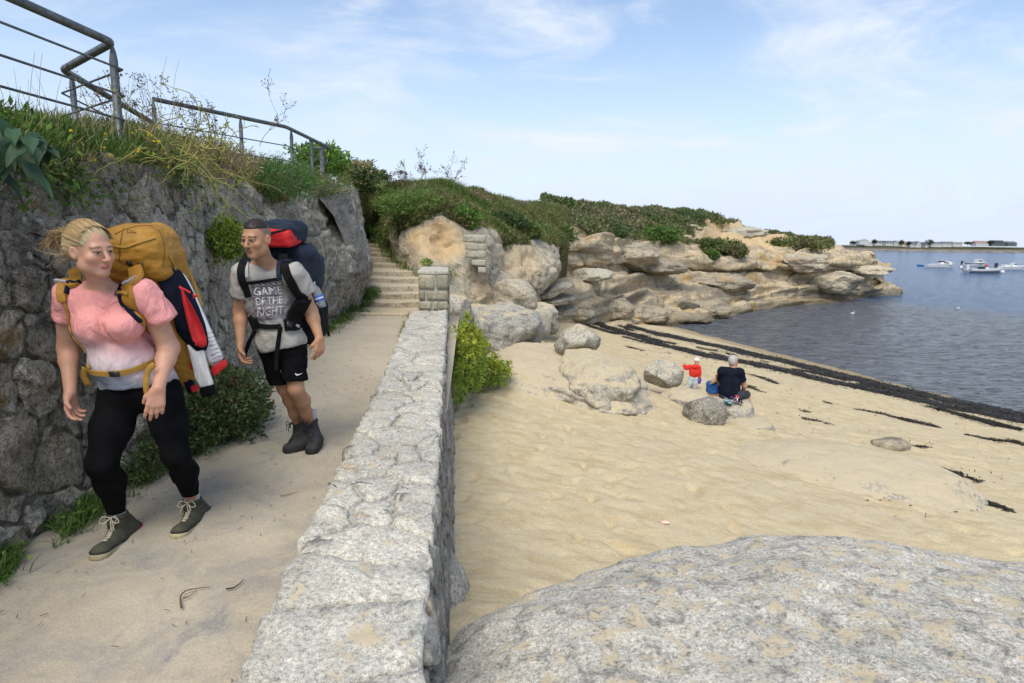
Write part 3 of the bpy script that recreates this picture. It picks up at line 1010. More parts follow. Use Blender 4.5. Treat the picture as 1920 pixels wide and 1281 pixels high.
for i, poly in enumerate(vcells(pts, (1.2, -1.5, WEND - 0.01, 0.27))):
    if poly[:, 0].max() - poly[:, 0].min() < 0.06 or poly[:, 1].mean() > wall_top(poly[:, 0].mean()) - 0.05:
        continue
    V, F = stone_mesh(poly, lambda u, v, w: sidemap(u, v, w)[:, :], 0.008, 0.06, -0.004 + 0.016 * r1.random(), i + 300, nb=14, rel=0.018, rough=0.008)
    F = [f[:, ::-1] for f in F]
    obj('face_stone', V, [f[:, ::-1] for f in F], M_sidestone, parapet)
def leftmap(u, v, w):
    return np.stack((wall_left(u) - w, u, v), 1)
pts = course_pts(1.0, WEND, -0.05, 0.40, 0.36, 0.17, 0.1, r1)
for i, poly in enumerate(vcells(pts, (1.0, -0.05, WEND - 0.01, 0.26))):
    if poly[:, 0].max() - poly[:, 0].min() < 0.08:
        continue
    V, F = stone_mesh(poly, leftmap, 0.010, 0.05, 0.005, i + 600, nb=12, rel=0.008, rough=0.004)
    obj('face_stone', V, [f[:, ::-1] for f in F], M_cap, parapet)

# block pier where the wall steps up at the stairs
pier_l, pier_r = P(784, 540, WEND)[0], P(840, 540, WEND)[0]
pz0, pz1 = -1.3, P(812, 508, WEND)[2]
py1 = WEND + 1.7
pier = thing('stone_pier', 'squared stone pier with a flat top where the low wall meets the stairs', 'pier', ((pier_l + pier_r) / 2, WEND + 0.1, 0.2))
mb = MB()
mb.box(((pier_l + pier_r) / 2, (WEND + py1) / 2 + 0.012, (pz0 + pz1 - 0.05) / 2), ((pier_r - pier_l) / 2 - 0.012, (py1 - WEND) / 2 - 0.006, (pz1 - 0.05 - pz0) / 2))
mb.obj('mortar_core', M_capmortar, pier)
def stoneblock(name, x0, x1, z0, z1, y, depth, mat, parent, seed, bev=0.02, n=(7, 3, 5)):
    """A squared block with rounded, uneven faces (front towards -y)."""
    return rough_box(name, A(((x0 + x1) / 2, y + depth / 2, (z0 + z1) / 2)), A(((x1 - x0) / 2, depth / 2, (z1 - z0) / 2)), mat, parent, seed, bev)
def rough_box(name, c, half, mat, parent, seed, bev=0.02, R=None, rel=0.010, n=5, **kw):
    g = np.linspace(-1, 1, n)
    V, F, off = [], [], 0
    for ax in range(3):
        for sgn in (-1, 1):
            a, b = np.meshgrid(g, g, indexing='ij')
            q = np.zeros((n, n, 3))
            q[..., ax] = sgn
            q[..., (ax + 1) % 3] = a
            q[..., (ax + 2) % 3] = b
            V.append(q.reshape(-1, 3))
            F.append(gridF(n, n, sgn < 0) + off)
            off += n * n
    V = np.concatenate(V)
    key = np.round(V * 1000).astype(int)
    _, first, inv = np.unique(key, axis=0, return_index=True, return_inverse=True)
    V = V[first]
    F = inv.ravel()[np.concatenate(F)]
    H = A(half, dtype=float)
    p = V * H
    e = np.maximum(np.abs(p) - (H - bev), 0)
    l = np.linalg.norm(e, axis=1)
    sc = np.where(l > bev, bev / np.maximum(l, 1e-9), 1)
    p = np.sign(p) * (np.minimum(np.abs(p), H - bev) + e * sc[:, None])
    p = p + rel * np.stack([fbm(p * 6 + seed * 3.1 + k * 9, 5, 3) for k in range(3)], 1)
    if R is not None:
        p = p @ A(R).T
    return obj(name, p + A(c), F, mat, parent, **kw)
W_ = pier_r - pier_l
rows = [(0.00, 0.20, [(0, .40), (.42, .68), (.70, 1.0)]), (0.21, 0.36, [(0, .46), (.49, .66)]), (0.37, 0.535, [(0, .24), (.27, 1.0)]), (0.55, 0.80, [(0, .56), (.60, 1.0)])]
zz = pz1 - 0.06 - 0.80
for z0, z1, cs in rows:
    for a, b in cs:
        stoneblock('block', pier_l + W_ * a + 0.004, pier_l + W_ * b - 0.004, zz + z0 + 0.004, zz + z1 - 0.004, WEND - 0.012, 0.16, M_pier, pier, int(a * 100 + z0 * 1000))
stoneblock('block', pier_l + W_ * .69, pier_r - 0.004, zz + 0.214, zz + 0.355, WEND - 0.012, 0.16, M_pier, pier, 77)
for k, (a, b) in enumerate(((0, 0.75), (0.77, 1.7))):
    rough_box('cap_stone', A(((pier_l + pier_r) / 2 + 0.0, WEND + (a + b) / 2, pz1 - 0.03)), A((W_ / 2 + 0.01, (b - a) / 2, 0.035)), M_cap, pier, 40 + k, 0.02, n=7)
for r_ in range(6):
    for k in range(3):
        z0 = pz1 - 0.08 - 0.24 * (r_ + 1)
        rough_box('block', A((pier_r - 0.04, WEND + 0.48 + 0.54 * k + 0.1 * (r_ % 2), z0 + 0.12)), A((0.07, 0.26, 0.114)), M_pier, pier, 200 + r_ * 7 + k)

for ch in pier.children:
    for v in ch.data.vertices:
        v.co.x -= 0.104 * (v.co.y + pier.location.y - WEND)
# retaining wall of big rubble behind the walkers
RB = A([(-2.62, -1.5), (-2.55, 1.0), (-2.53, 2.4), (-2.53, 3.6), (-2.52, 4.6), (-2.66, 5.6), (-2.86, 6.4), (-3.02, 7.6)])
def rb_at(v):
    return np.interp(v, RB[:, 1], RB[:, 0])
def ret_top(y):
    return np.interp(y, (-1.5, 2.0, 3.2, 4.4, 5.5, 6.6, 7.6), (1.86, 1.92, 2.00, 2.09, 2.20, 2.28, 2.38))
def retmap(u, v, w):
    return np.stack((rb_at(u) - 0.075 * v + w, u, v + path_z(u)), 1)
retaining = thing('retaining_wall', 'tall dark rubble stone wall holding up the grassy bank beside the path', 'wall', (-2.6, 3.4, 0.0))
us = np.linspace(-1.5, 7.4, 90)
vs_ = np.linspace(-0.15, 1.0, 24)
U, Vv = np.meshgrid(us, vs_, indexing='ij')
Zr = np.where(Vv < 0, Vv, Vv * ret_top(U))
pm = retmap(U.ravel(), Zr.ravel(), np.full(U.size, -0.020))
pm[:, 0] += 0.026 * fbm(pm * 6, 51, 5) 
obj('mortar', pm, gridF(90, 24), M_wallmortar, retaining)
r2 = np.random.default_rng(35)
pts = course_pts(-1.4, 7.4, 0.0, 2.4, 0.40, 0.18, 0.17, r2, 0.45)
# a few really large blocks low down, as at the foot of the real wall
for (u, v, ru, rv) in ((3.05, 0.55, 0.55, 0.26), (2.2, 0.75, 0.5, 0.25), (4.3, 1.55, 0.38, 0.24), (5.3, 1.62, 0.32, 0.22), (3.5, 1.72, 0.35, 0.18), (4.9, 0.45, 0.45, 0.25)):
    d = ((pts[:, 0] - u) / ru) ** 2 + ((pts[:, 1] - v) / rv) ** 2
    pts = np.concatenate((pts[d > 1.0], A([(u, v)])))
nst = 0
for i, poly in enumerate(vcells(pts, (-1.4, 0.02, 7.3, 2.5))):
    cc = poly.mean(0)
    if cc[1] > ret_top(cc[0]) - 0.06 or np.ptp(poly[:, 0]) < 0.08:
        continue
    poly[:, 1] = np.minimum(poly[:, 1], ret_top(cc[0]) + 0.05 * math.sin(i * 2.7))
    big = np.ptp(poly[:, 0]) > 0.6
    V, F = stone_mesh(poly, retmap, 0.010, 0.10, -0.006 + 0.026 * r2.random() ** 2 + 0.012 * big, i + 1000, nb=22, rel=0.045, freq=7.5, rough=0.016, roundness=1)
    obj('stone', V, F, M_wallstone, retaining)
    nst += 1

# stairs: twelve worn stone steps
SD = [11.3, 12.3, 12.8, 13.3, 14.1, 14.8, 16.2, 17.0, 17.7, 18.6, 19.5, 20.4]
SX = [(655, 775), (672, 785), (675, 785), (682, 785), (690, 795), (684, 800), (683, 792), (680, 780), (676, 770), (674, 760), (672, 750), (668, 740)]
stairs = thing('stairs', 'flight of worn sandy stone steps climbing between the grey rock and the grassy bank', 'stairs', (-3.0, 11.3, 0.24))
for i in range(12):
    z = 0.30 + 0.12 * i
    d0, d1 = SD[i], (SD[i + 1] if i < 11 else 21.4) + 0.12
    xl, xr = P(SX[i][0], 500, d0)[0] - 0.25, P(SX[i][1], 500, d0)[0] + 0.25
    nx, ny = 26, 9
    gxs, gt = np.linspace(0, 1, nx), np.linspace(0, 1, ny)
    prof = [(d0 + 0.012, z - 0.30), (d0, z - 0.035), (d0 + 0.006, z - 0.01), (d0 + 0.03, z)] + [(d0 + 0.03 + (d1 - d0 - 0.03) * t, z - 0.0) for t in (0.15, 0.35, 0.6, 0.8, 1.0)]
    G = np.zeros((nx, len(prof), 3))
    for j, (yy, z_) in enumerate(prof):
        G[:, j, 0] = xl + (xr - xl) * gxs
        G[:, j, 1] = yy
        G[:, j, 2] = z_
    q = G.reshape(-1, 3)
    q[:, 2] += 0.014 * fbm(q * A((2.0, 2.0, 2.0)), 61 + i, 3) - 0.02 * np.exp(-((q[:, 0] - (xl + xr) / 2) / 0.4) ** 2)
    q[:, 1] += 0.025 * fbm(q * A((2.5, 0, 1.0)) + i * 5, 63, 3)
    # sand lying against the next riser
    obj('step', q, gridF(nx, len(prof)), M_step, stairs)
# ------------------------------------------------------------------ rocks
def cube_sphere(n):
    g = np.tan(np.linspace(-1, 1, n) * math.pi / 4)
    V, F, off = [], [], 0
    for ax in range(3):
        for sgn in (-1, 1):
            a, b = np.meshgrid(g, g, indexing='ij')
            q = np.zeros((n, n, 3))
            q[..., ax], q[..., (ax + 1) % 3], q[..., (ax + 2) % 3] = sgn, a, b
            V.append(unit(q.reshape(-1, 3)))
            F.append(gridF(n, n, sgn < 0) + off)
            off += n * n
    V = np.concatenate(V)
    _, first, inv = np.unique(np.round(V * 10000).astype(int), axis=0, return_index=True, return_inverse=True)
    return V[first], inv.ravel()[np.concatenate(F)]
_CS = {}
def rock_shape(c, r, seed, n=26, rot=0.0, tilt=(0, 0), facets=7, fac=0.82, rel=0.10, fine=0.02, layers=0.0, pw=2.4):
    if n not in _CS:
        _CS[n] = cube_sphere(n)
    D, F = _CS[n]
    rr = np.random.default_rng(seed)
    rad = (np.abs(D) ** pw).sum(1) ** (-1 / pw)
    for k in range(facets):
        nrm = unit(rr.normal(size=3))
        d = D @ nrm
        h = fac * rr.uniform(0.85, 1.15)
        lim = np.where(d > 0.05, h / np.maximum(d, 0.05), 9)
        w = 0.05
        hh = np.clip(0.5 + 0.5 * (rad - lim) / w, 0, 1)
        rad = rad * (1 - hh) + lim * hh - w * hh * (1 - hh)
    q = D * rad[:, None]
    q = q * (1 + rel * fbm(q * 1.3 + seed * 5.3, seed, 4)[:, None])
    V = q * A(r)
    V = V + D * (fine * np.mean(r) * fbm(V * (4.0 / np.mean(r)) + seed, seed + 5, 4))[:, None]
    if layers:
        z = V[:, 2] / np.mean(r) * 3 + 0.6 * fbm(V * (0.8 / np.mean(r)) + seed, seed + 9, 2)
        V[:, :2] *= (1 + layers * (np.abs(np.sin(z * 2.2)) - 0.5))[:, None]
    R = Euler((tilt[0], tilt[1], rot)).to_matrix()
    return V @ A(R).T + A(c), F
def boulder(label, c, r, mat, seed, name='boulder', cat='boulder', **kw):
    V, F = rock_shape(c, r, seed, **kw)
    return tag(obj(name, V, F, mat, loc=(c[0], c[1], c[2] - r[2] * 0.6)), label, cat)
def loft(C, nu, nv):
    return crom(crom(A(C), nu, 0), nv, 1)

M_rockpale = rock_mat('pale_grey_rock', (0.52, 0.495, 0.43), (0.40, 0.38, 0.33), (0.20, 0.19, 0.165), sand=0.12, lichen=0.25, sc=1.8, bump=1.2, speck=1.1)
M_sandrock = rock_mat('sandy_granite', (0.56, 0.51, 0.41), (0.42, 0.39, 0.325), (0.21, 0.195, 0.165), sand=0.80, lichen=0.15, sc=2.0, bump=1.0, sandnz=0.62, speck=1.1)
M_buried = rock_mat('buried_granite', (0.56, 0.51, 0.41), (0.46, 0.42, 0.345), (0.24, 0.22, 0.18), sand=0.92, lichen=0.1, sc=1.3, bump=0.8, sandnz=0.80, speck=1.0)
# the great granite boulder in front of the camera
cx = A([-0.75, -0.40, -0.1, 0.35, 0.9, 1.65, 2.3, 2.8, 3.6, 4.6, 6.0])
cyr = A([2.45, 2.70, 2.95, 3.16, 3.30, 3.42, 3.40, 3.30, 3.25, 3.1, 2.8])
czr = A([-0.52, -0.40, -0.28, -0.17, -0.09, -0.04, -0.07, -0.11, -0.15, -0.22, -0.4])
ux = np.linspace(-0.55, 5.5, 330)
vt = np.concatenate((np.linspace(0, 1, 150), 1 + np.linspace(0.015, 1, 70)))
U, T = np.meshgrid(ux, vt, indexing='ij')
yc = np.interp(U, cx, cyr); zc = np.interp(U, cx, czr)
ker = np.hanning(41); ker /= ker.sum()
yc = np.stack([np.convolve(np.pad(yc[:, 0], 20, 'edge'), ker, 'valid')] * len(vt), 1)
zc = np.stack([np.convolve(np.pad(zc[:, 0], 20, 'edge'), ker, 'valid')] * len(vt), 1)
back = np.clip(T - 1, 0, 1)
fr = np.clip(T, 0, 1)
Yb = np.where(T <= 1, 0.9 + (yc - 0.9) * fr, yc + 0.75 * np.sin(back * math.pi / 2))
Zb = np.where(T <= 1, zc - 0.10 * (1 - fr) ** 2 + 0.05 * np.sin(fr * 3.0) - 0.06 * np.clip((fr - .75) / .25, 0, 1) ** 2,
              zc - 0.06 - 2.0 * (1 - np.cos(back * math.pi / 2)))
q = np.stack((U, Yb, Zb), -1).reshape(-1, 3)
nn = gnormals(np.stack((U, Yb, Zb), -1)).reshape(-1, 3)
nn *= np.sign(nn[:, 2:3] + 1e-9)
ln = q @ A([[0.85, 0.5, 0], [-0.5, 0.85, 0], [0, 0, 1]])
q = q + nn * (0.05 * fbm(q * 1.5, 71, 3) + 0.018 * fbm(ln * A((1.5, 7, 4)), 73, 4) + 0.006 * fbm(q * 30, 79, 2))[:, None]
# keep it on the beach side of the low wall
q[:, 0] = np.maximum(q[:, 0], wall_right(q[:, 1]) + 0.03 + 0.05 * fbm(q * 3, 75, 2))
tag(obj('boulder', q, gridF(len(ux), len(vt)), M_bigboulder, loc=(2, 2.5, -0.8)), 'huge pale granite boulder with sandy patches, closest to the viewer beside the low wall', 'boulder')
boulder('narrow wedge of rock streaked with moss jammed between the low wall and the huge boulder', P(860, 1165, 3.85), (0.15, 0.50, 0.62), M_boulder, 5, n=30, facets=9, tilt=(-0.30, -0.42), fac=0.72, rel=0.12, pw=1.8)

boulder('large smooth grey boulder beside the yellow green samphire', P(936, 628, 14.6), (1.12, 1.0, 0.74), M_rockpale, 12, n=44, rot=0.25, tilt=(0.0, 0.16), facets=7, rel=0.16, fine=0.05, layers=0.03)
boulder('big hollowed sandstone boulder with a sandy top in the middle of the beach', P(1120, 722, 11.9), (1.05, 1.35, 0.66), M_sandrock, 27, n=50, rot=-0.35, tilt=(0.10, 0.16), facets=6, rel=0.22, fine=0.035, pw=2.0)
boulder('domed grey knob of rock on the upper end of the hollowed boulder', P(1082, 640, 12.9), (0.48, 0.5, 0.36), M_boulder, 31, n=28, rot=0.4, rel=0.12)
boulder('broad sand covered rock apron rising towards the cliff foot from the hollowed boulder', P(1058, 716, 12.9), (1.75, 2.5, 0.64), M_buried, 61, n=56, rot=0.25, tilt=(0.05, 0.16), facets=4, rel=0.16, fac=0.95, fine=0.02, pw=2.0)
boulder('small rough stone at the foot of the hollowed boulder', P(1170, 752, 11.0), (0.17, 0.16, 0.13), M_boulder, 33, n=16)
boulder('grey humpbacked boulder between the hollowed boulder and the toddler', P(1240, 700, 13.2), (0.42, 0.5, 0.30), M_boulder, 35, n=26, rot=0.2, tilt=(0, 0.15))
boulder('low sandy rock shelf just below the toddler', P(1288, 752, 12.3), (0.46, 0.6, 0.22), M_sandrock, 36, n=24, rot=0.5, rel=0.15)
boulder('rounded boulder of dark grey rock below the seated man', P(1321, 776, 11.25), (0.37, 0.38, 0.33), M_rockface, 37, n=28, rot=0.3, tilt=(0.1, 0.2))
SEATROCK = P(1352, 772, 12.15)
boulder('flat topped rock the grey haired man sits on', SEATROCK, (0.62, 0.55, 0.30), M_boulder, 39, n=28, rot=-0.3, facets=6, pw=3.2)
boulder('sand dusted rock slab at the feet of the seated man', P(1398, 802, 11.5), (0.50, 0.6, 0.17), M_sandrock, 41, n=24, rot=-0.5)
boulder('long low rock back nearly buried in the sand', PS(1560, 878) + A((0, 0, -0.24)), (2.0, 1.3, 0.50), M_buried, 43, n=50, rot=-0.42, facets=3, rel=0.10, fac=0.95, fine=0.015, pw=2.0)
boulder('small rounded rock half sunk in the sand near the seaweed', PS(1668, 835) + A((0, 0, -0.03)), (0.36, 0.30, 0.17), M_searock, 45, n=20, rot=0.2)
boulder('round pale rock just behind the end of the low wall', P(856, 582, 13.6), (0.40, 0.5, 0.36), M_boulder, 47, n=24)

# grey rock wall left of the stairs
RF = [
 [P(345, 800, 5.05), P(345, 660, 5.25), P(350, 520, 5.55), P(352, 430, 5.75), P(350, 352, 5.95), P(330, 335, 7.0)],
 [P(395, 765, 5.75), P(392, 650, 5.85), P(390, 520, 6.0), P(388, 420, 6.15), P(385, 350, 6.4), P(370, 340, 7.6)],
 [P(485, 706, 7.1), P(482, 600, 7.2), P(480, 500, 7.4), P(478, 430, 7.5), P(470, 362, 7.9), P(455, 350, 9.2)],
 [P(560, 655, 8.6), P(560, 590, 8.75), P(560, 500, 8.9), P(556, 430, 9.1), P(550, 370, 9.5), P(540, 358, 11)],
 [P(612, 622, 9.9), P(610, 575, 10.1), P(616, 500, 10.1), P(610, 430, 10.4), P(602, 364, 10.8), P(598, 355, 12)],
 [P(640, 606, 10.9), P(648, 560, 11.0), P(662, 500, 10.9), P(654, 430, 11.4), P(640, 360, 11.9), P(635, 352, 13)],
 [P(662, 590, 11.8), P(670, 550, 11.9), P(686, 500, 11.8), P(674, 440, 12.1), P(656, 362, 12.6), P(650, 352, 14)],
 [P(670, 575, 13.2), P(676, 540, 13.4), P(689, 500, 13.2), P(678, 440, 13.8), P(660, 364, 14.4), P(654, 355, 15)],
 [P(672, 560, 16), P(676, 530, 16), P(684, 490, 16), P(676, 440, 16.4), P(662, 372, 16.8), P(655, 362, 17)],
]
G = loft(RF, 280, 150)
nn = gnormals(G)
if (nn * (A((0, 0, CAMH)) - G)).sum() < 0: nn = -nn
q, nv_ = G.reshape(-1, 3), nn.reshape(-1, 3)
tw = q @ A(Euler((0.25, 0.5, 0.3)).to_matrix())
f1, f2 = cells(tw * A((0.9, 0.9, 1.6)) + 0.25 * fbm(q * 1.2, 5, 2)[:, None], 14)
cr = -0.10 * np.exp(-(f2 - f1) / 0.045)
q = q + nv_ * (0.11 * fbm(q * 1.1, 81, 4) + 0.05 * ridged(tw * A((1.4, 1.4, 3.4)), 83, 3) + cr + 0.02 * fbm(q * 9, 85, 3))[:, None]
# the rock's normal display: mottled grey slabs, weathered
fl = (np.cross(G[1, 0] - G[0, 0], G[0, 1] - G[0, 0]) @ (A((0, 0, CAMH)) - G[0, 0])) > 0
tag(obj('crag', q, gridF(280, 150, not fl), M_rockface, loc=(-3.2, 9, 0)), 'high weathered grey rock face rising left of the stairs behind the man', 'crag')
# dark slab leaning on it
pl = A([(598, 372), (655, 360), (664, 395), (678, 440), (691, 492), (676, 514), (664, 506), (654, 478), (640, 440), (622, 400)], dtype=float)
MBs = []
def slab_pts(d):
    return A([P(x, y, d + 0.010 * (x - 640)) for x, y in pl])
fr_, bk_ = slab_pts(10.72), slab_pts(11.6)
ctr = fr_.mean(0)
rings = [bk_, bk_ * 0.02 + fr_ * 0.98, ctr + (fr_ - ctr) * 0.94 + A((0.02, -0.05, 0)), ctr + (fr_ - ctr) * 0.6 + A((0.02, -0.07, 0)), ctr + (fr_ - ctr) * 0.2 + A((0.02, -0.06, 0)), ctr + (fr_ - ctr) * 0.004 + A((0.02, -0.06, 0))]
G = crom(A([np.concatenate((r, r[:1])) for r in rings]), 30, 0, np.linspace(0, 5, 30))
G = A([[row[int(t) % 10] * (1 - t % 1) + row[(int(t) + 1) % 10] * (t % 1) for t in np.linspace(0, 9.999, 90)] for row in G[:, :10]])
q = G.reshape(-1, 3)
q = q + A((0.3, -1, 0)) * (0.03 * fbm(q * A((2, 2, 1.0)), 87, 4) + 0.02 * ridged(q * A((6, 6, 1.4)), 88, 3))[:, None]
tag(obj('rock_slab', q, gridF(30, 90), M_slab, loc=(ctr[0], ctr[1] + 0.3, ctr[2] - 1)), 'dark upright slab of slate leaning at the corner of the stairs', 'rock slab')

# near outcrop with the yellow hollow, right of the stairs
NR = [
 [P(715, 500, 19.5), P(722, 480, 19.2), P(722, 462, 19.2), P(724, 445, 19.3), P(728, 425, 19.6), P(735, 405, 21)],
 [P(745, 520, 16.8), P(752, 492, 16.7), P(750, 465, 16.6), P(748, 440, 16.8), P(750, 415, 17.2), P(755, 400, 18.5)],
 [P(795, 560, 14.7), P(798, 525, 14.8), P(792, 485, 15.2), P(788, 450, 15.7), P(786, 410, 16.4), P(790, 395, 17.8)],
 [P(838, 600, 14.3), P(838, 560, 14.5), P(832, 510, 15.0), P(826, 458, 16.15), P(824, 402, 16.1), P(826, 388, 17.8)],
 [P(872, 620, 14.5), P(872, 585, 14.6), P(870, 535, 14.9), P(868, 485, 15.7), P(868, 428, 16.9), P(872, 412, 18.3)],
 [P(906, 620, 15.2), P(908, 590, 15.2), P(910, 550, 15.4), P(912, 500, 16.0), P(905, 438, 17.4), P(905, 425, 19)],
 [P(948, 620, 15.6), P(945, 590, 15.8), P(938, 555, 16.4), P(936, 505, 17.8), P(942, 450, 19.0), P(945, 438, 21)],
 [P(988, 620, 17.2), P(985, 585, 17.5), P(984, 548, 18.2), P(985, 505, 18.4), P(986, 452, 20.3), P(990, 440, 23)],
 [P(1012, 612, 19.2), P(1006, 580, 19.2), P(1010, 545, 19.4), P(1042, 508, 19.7), P(1040, 478, 21.3), P(1035, 462, 24)],
 [P(1016, 605, 22.5), P(1010, 580, 22.8), P(1012, 545, 22.6), P(1048, 500, 22.0), P(1044, 482, 23.4), P(1040, 466, 26)],
 [P(1010, 600, 27), P(1006, 575, 27), P(1008, 545, 27), P(1030, 510, 27), P(1030, 480, 27), P(1028, 462, 28)],
]
def dress(G, amp, seed, strata=0.0, cellsz=1.0, crack=0.1, fine=0.02, mask=None, ridge=0.0, lump=0.9):
    nn = gnormals(G)
    if (nn * (A((0, 0, CAMH)) - G)).sum() < 0: nn = -nn
    q, nv_ = G.reshape(-1, 3), nn.reshape(-1, 3)
    w = q + 0.35 * cellsz * np.stack([fbm(q * 0.7 / cellsz + k * 7, seed + k, 2) for k in range(3)], 1)
    f1, f2 = cells(w / cellsz * A((0.55, 0.55, 1.0)), seed + 3)
    d = amp * fbm(q * 0.8 / cellsz, seed + 4, 4) + amp * lump * (0.45 - f1) - crack * np.exp(-(f2 - f1) / 0.05)
    if strata:
        z = q[:, 2] + 0.10 * q[:, 0] * 0.3 + 0.35 * fbm(q * A((0.18, 0.18, 0.3)), seed + 7, 3)
        s = z * 1.5
        s = s * 0.62
        saw = (s % 1.0)
        d = d + strata * (np.minimum(saw * 1.6, (1 - saw) * 2.6).clip(0, 1) - 0.6) * (0.5 + 0.8 * vnoise(q * A((0.2, 0.2, 1.2)), seed + 8))
        d = d + 0.20 * strata * ridged(q * A((0.16, 0.16, 2.4)), seed + 9, 2)
    if ridge:
        d = d + ridge * ridged(q * A((0.8, 0.8, 1.7)) + 0.3 * fbm(q * 0.9, seed + 12, 2)[:, None], seed + 13, 4)
    d = d + fine * fbm(q * 3.2 / cellsz, seed + 11, 4)
    if mask is not None:
        d = d * mask
    fl = (np.cross(G[1, 0] - G[0, 0], G[0, 1] - G[0, 0]) @ (A((0, 0, CAMH)) - G[0, 0])) > 0
    return q + nv_ * d[:, None], nv_, gridF(G.shape[0], G.shape[1], not fl)
G = loft(NR, 360, 150)
q, _, F = dress(G, 0.13, 90, strata=0.10, cellsz=1.4, crack=0.16, fine=0.08, ridge=0.06, lump=0.4, mask=1 - 0.45 * sstep(1.3, 0.5, np.linalg.norm((G.reshape(-1, 3) - P(822, 455, 15.9)) / A((0.95, 2.4, 0.75)), axis=1)))
# ochre hollow carries its own colour
pc = P(822, 455, 15.9)
dd = np.linalg.norm((q - pc) / A((0.85, 2.2, 0.62)), axis=1)
och = np.clip(sstep(1.15, 0.55, dd + 0.42 * fbm(q * 1.1, 4, 4)) + 0.65 * sstep(1.0, 0.3, np.linalg.norm((q - P(905, 560, 15.5)) / A((0.5, 1.5, 0.9)), axis=1)) + 0.55 * sstep(1.0, 0.2, np.linalg.norm((q - P(985, 490, 18.5)) / A((1.0, 3.0, 1.0)), axis=1)), 0, 1)
def masked_rock(name, **kw):
    mm = rock_mat(name, **kw)
    nt = mm.node_tree
    b = [n for n in nt.nodes if n.type == 'BSDF_PRINCIPLED'][0]
    src = b.inputs['Base Color'].links[0].from_socket
    at = nt.nodes.new("ShaderNodeAttribute"); at.attribute_name = 'Col'
    sep = nt.nodes.new("ShaderNodeSeparateColor")
    nt.links.new(at.outputs['Color'], sep.inputs[0])
    nz = nt.nodes.new("ShaderNodeTexNoise"); nz.inputs['Scale'].default_value = 3.0; nz.inputs['Detail'].default_value = 6
    geo = [n for n in nt.nodes if n.type == 'NEW_GEOMETRY'][0]
    nt.links.new(geo.outputs['Position'], nz.inputs['Vector'])
    last = src
    for k, (cola, colb) in enumerate((((0.50, 0.33, 0.15), (0.60, 0.48, 0.31)), ((0.055, 0.06, 0.022), (0.11, 0.085, 0.05)), ((0.12, 0.11, 0.09), (0.25, 0.22, 0.165)))):
        cm = nt.nodes.new("ShaderNodeMix"); cm.data_type = 'RGBA'
        cm.inputs['A'].default_value = (*cola, 1); cm.inputs['B'].default_value = (*colb, 1)
        nt.links.new(nz.outputs[0], cm.inputs['Factor'])
        mx = nt.nodes.new("ShaderNodeMix"); mx.data_type = 'RGBA'
        nt.links.new(sep.outputs[k], mx.inputs['Factor'])
        nt.links.new(last, mx.inputs['A']); nt.links.new(cm.outputs['Result'], mx.inputs['B'])
        last = mx.outputs['Result']
    nt.links.new(last, b.inputs['Base Color'])
    return mm
M_outcrop = masked_rock("outcrop_rock", light=(0.53, 0.47, 0.355), mid=(0.41, 0.365, 0.28), dark=(0.20, 0.182, 0.142), ochre=0.12, lichen=0.15, sc=1.1, bump=1.1, ochrec=(0.52, 0.38, 0.20), sand=0.25, sandnz=0.75)
tag(obj('rock_outcrop', q, F, M_outcrop, loc=(-0.5, 16, -1), col=np.stack((och, 0 * och, 0 * och), 1)), 'pale rock outcrop with a yellow ochre hollow between the stairs and the beach', 'outcrop')
boulder('angular tawny rock with a sharp upper edge standing over the grey boulder', P(963, 556, 15.9), (0.62, 0.6, 0.42), M_ochre, 51, n=30, facets=9, rot=0.2, tilt=(0.1, 0.12), fac=0.78)
for k, (px, py, d, r, lab) in enumerate(((1035, 545, 20.5, (0.75, 0.6, 0.20), 'uppermost of the flat grey rocks stacked under the whale shaped outcrop'),
                                       (1040, 562, 20.8, (0.70, 0.6, 0.17), 'middle of the flat grey rocks stacked under the whale shaped outcrop'),
                                       (1050, 580, 21.2, (0.60, 0.6, 0.20), 'lowest of the flat grey rocks stacked under the whale shaped outcrop'),
                                       (1012, 585, 18.3, (0.50, 0.5, 0.30), 'smooth bent rock lying across the square pale block'),
                                       (1030, 612, 18.0, (0.22, 0.3, 0.24), 'small dark rock beside the square pale block'))):
    boulder(lab, P(px, py, d), r, M_rockface if k != 3 else M_boulder, 55 + k, n=24, tilt=(0.1, -0.22 + 0.1 * k), layers=0.05, rot=0.3 * k)
rough_box('stone_block', P(1012, 603, 17.6), A((0.30, 0.2, 0.36)), M_block, None, 61, 0.03, R=Euler((0.05, 0.1, 0.2)).to_matrix(), rel=0.02)
tag(bpy.data.objects['stone_block'], 'square pale stone block standing on the sand behind the grey boulder', 'stone block')
stack = thing('block_stack', 'stack of five pale dressed blocks built against the ochre hollow', 'block stack', P(890, 512, 14.9))
for k, (x0, y0, x1, y1) in enumerate(((868, 440, 911, 455), (871, 456, 912, 469), (873, 470, 912, 484), (884, 486, 912, 499), (896, 500, 912, 512))):
    a_, b_ = P(x0, y0, 14.9), P(x1, y1, 14.9)
    rough_box('block', A(((a_[0] + b_[0]) / 2, 15.1, (a_[2] + b_[2]) / 2)), A(((b_[0] - a_[0]) / 2 - 0.006, 0.3, (a_[2] - b_[2]) / 2 - 0.004)), M_block, stack, 70 + k, 0.012, rel=0.008)

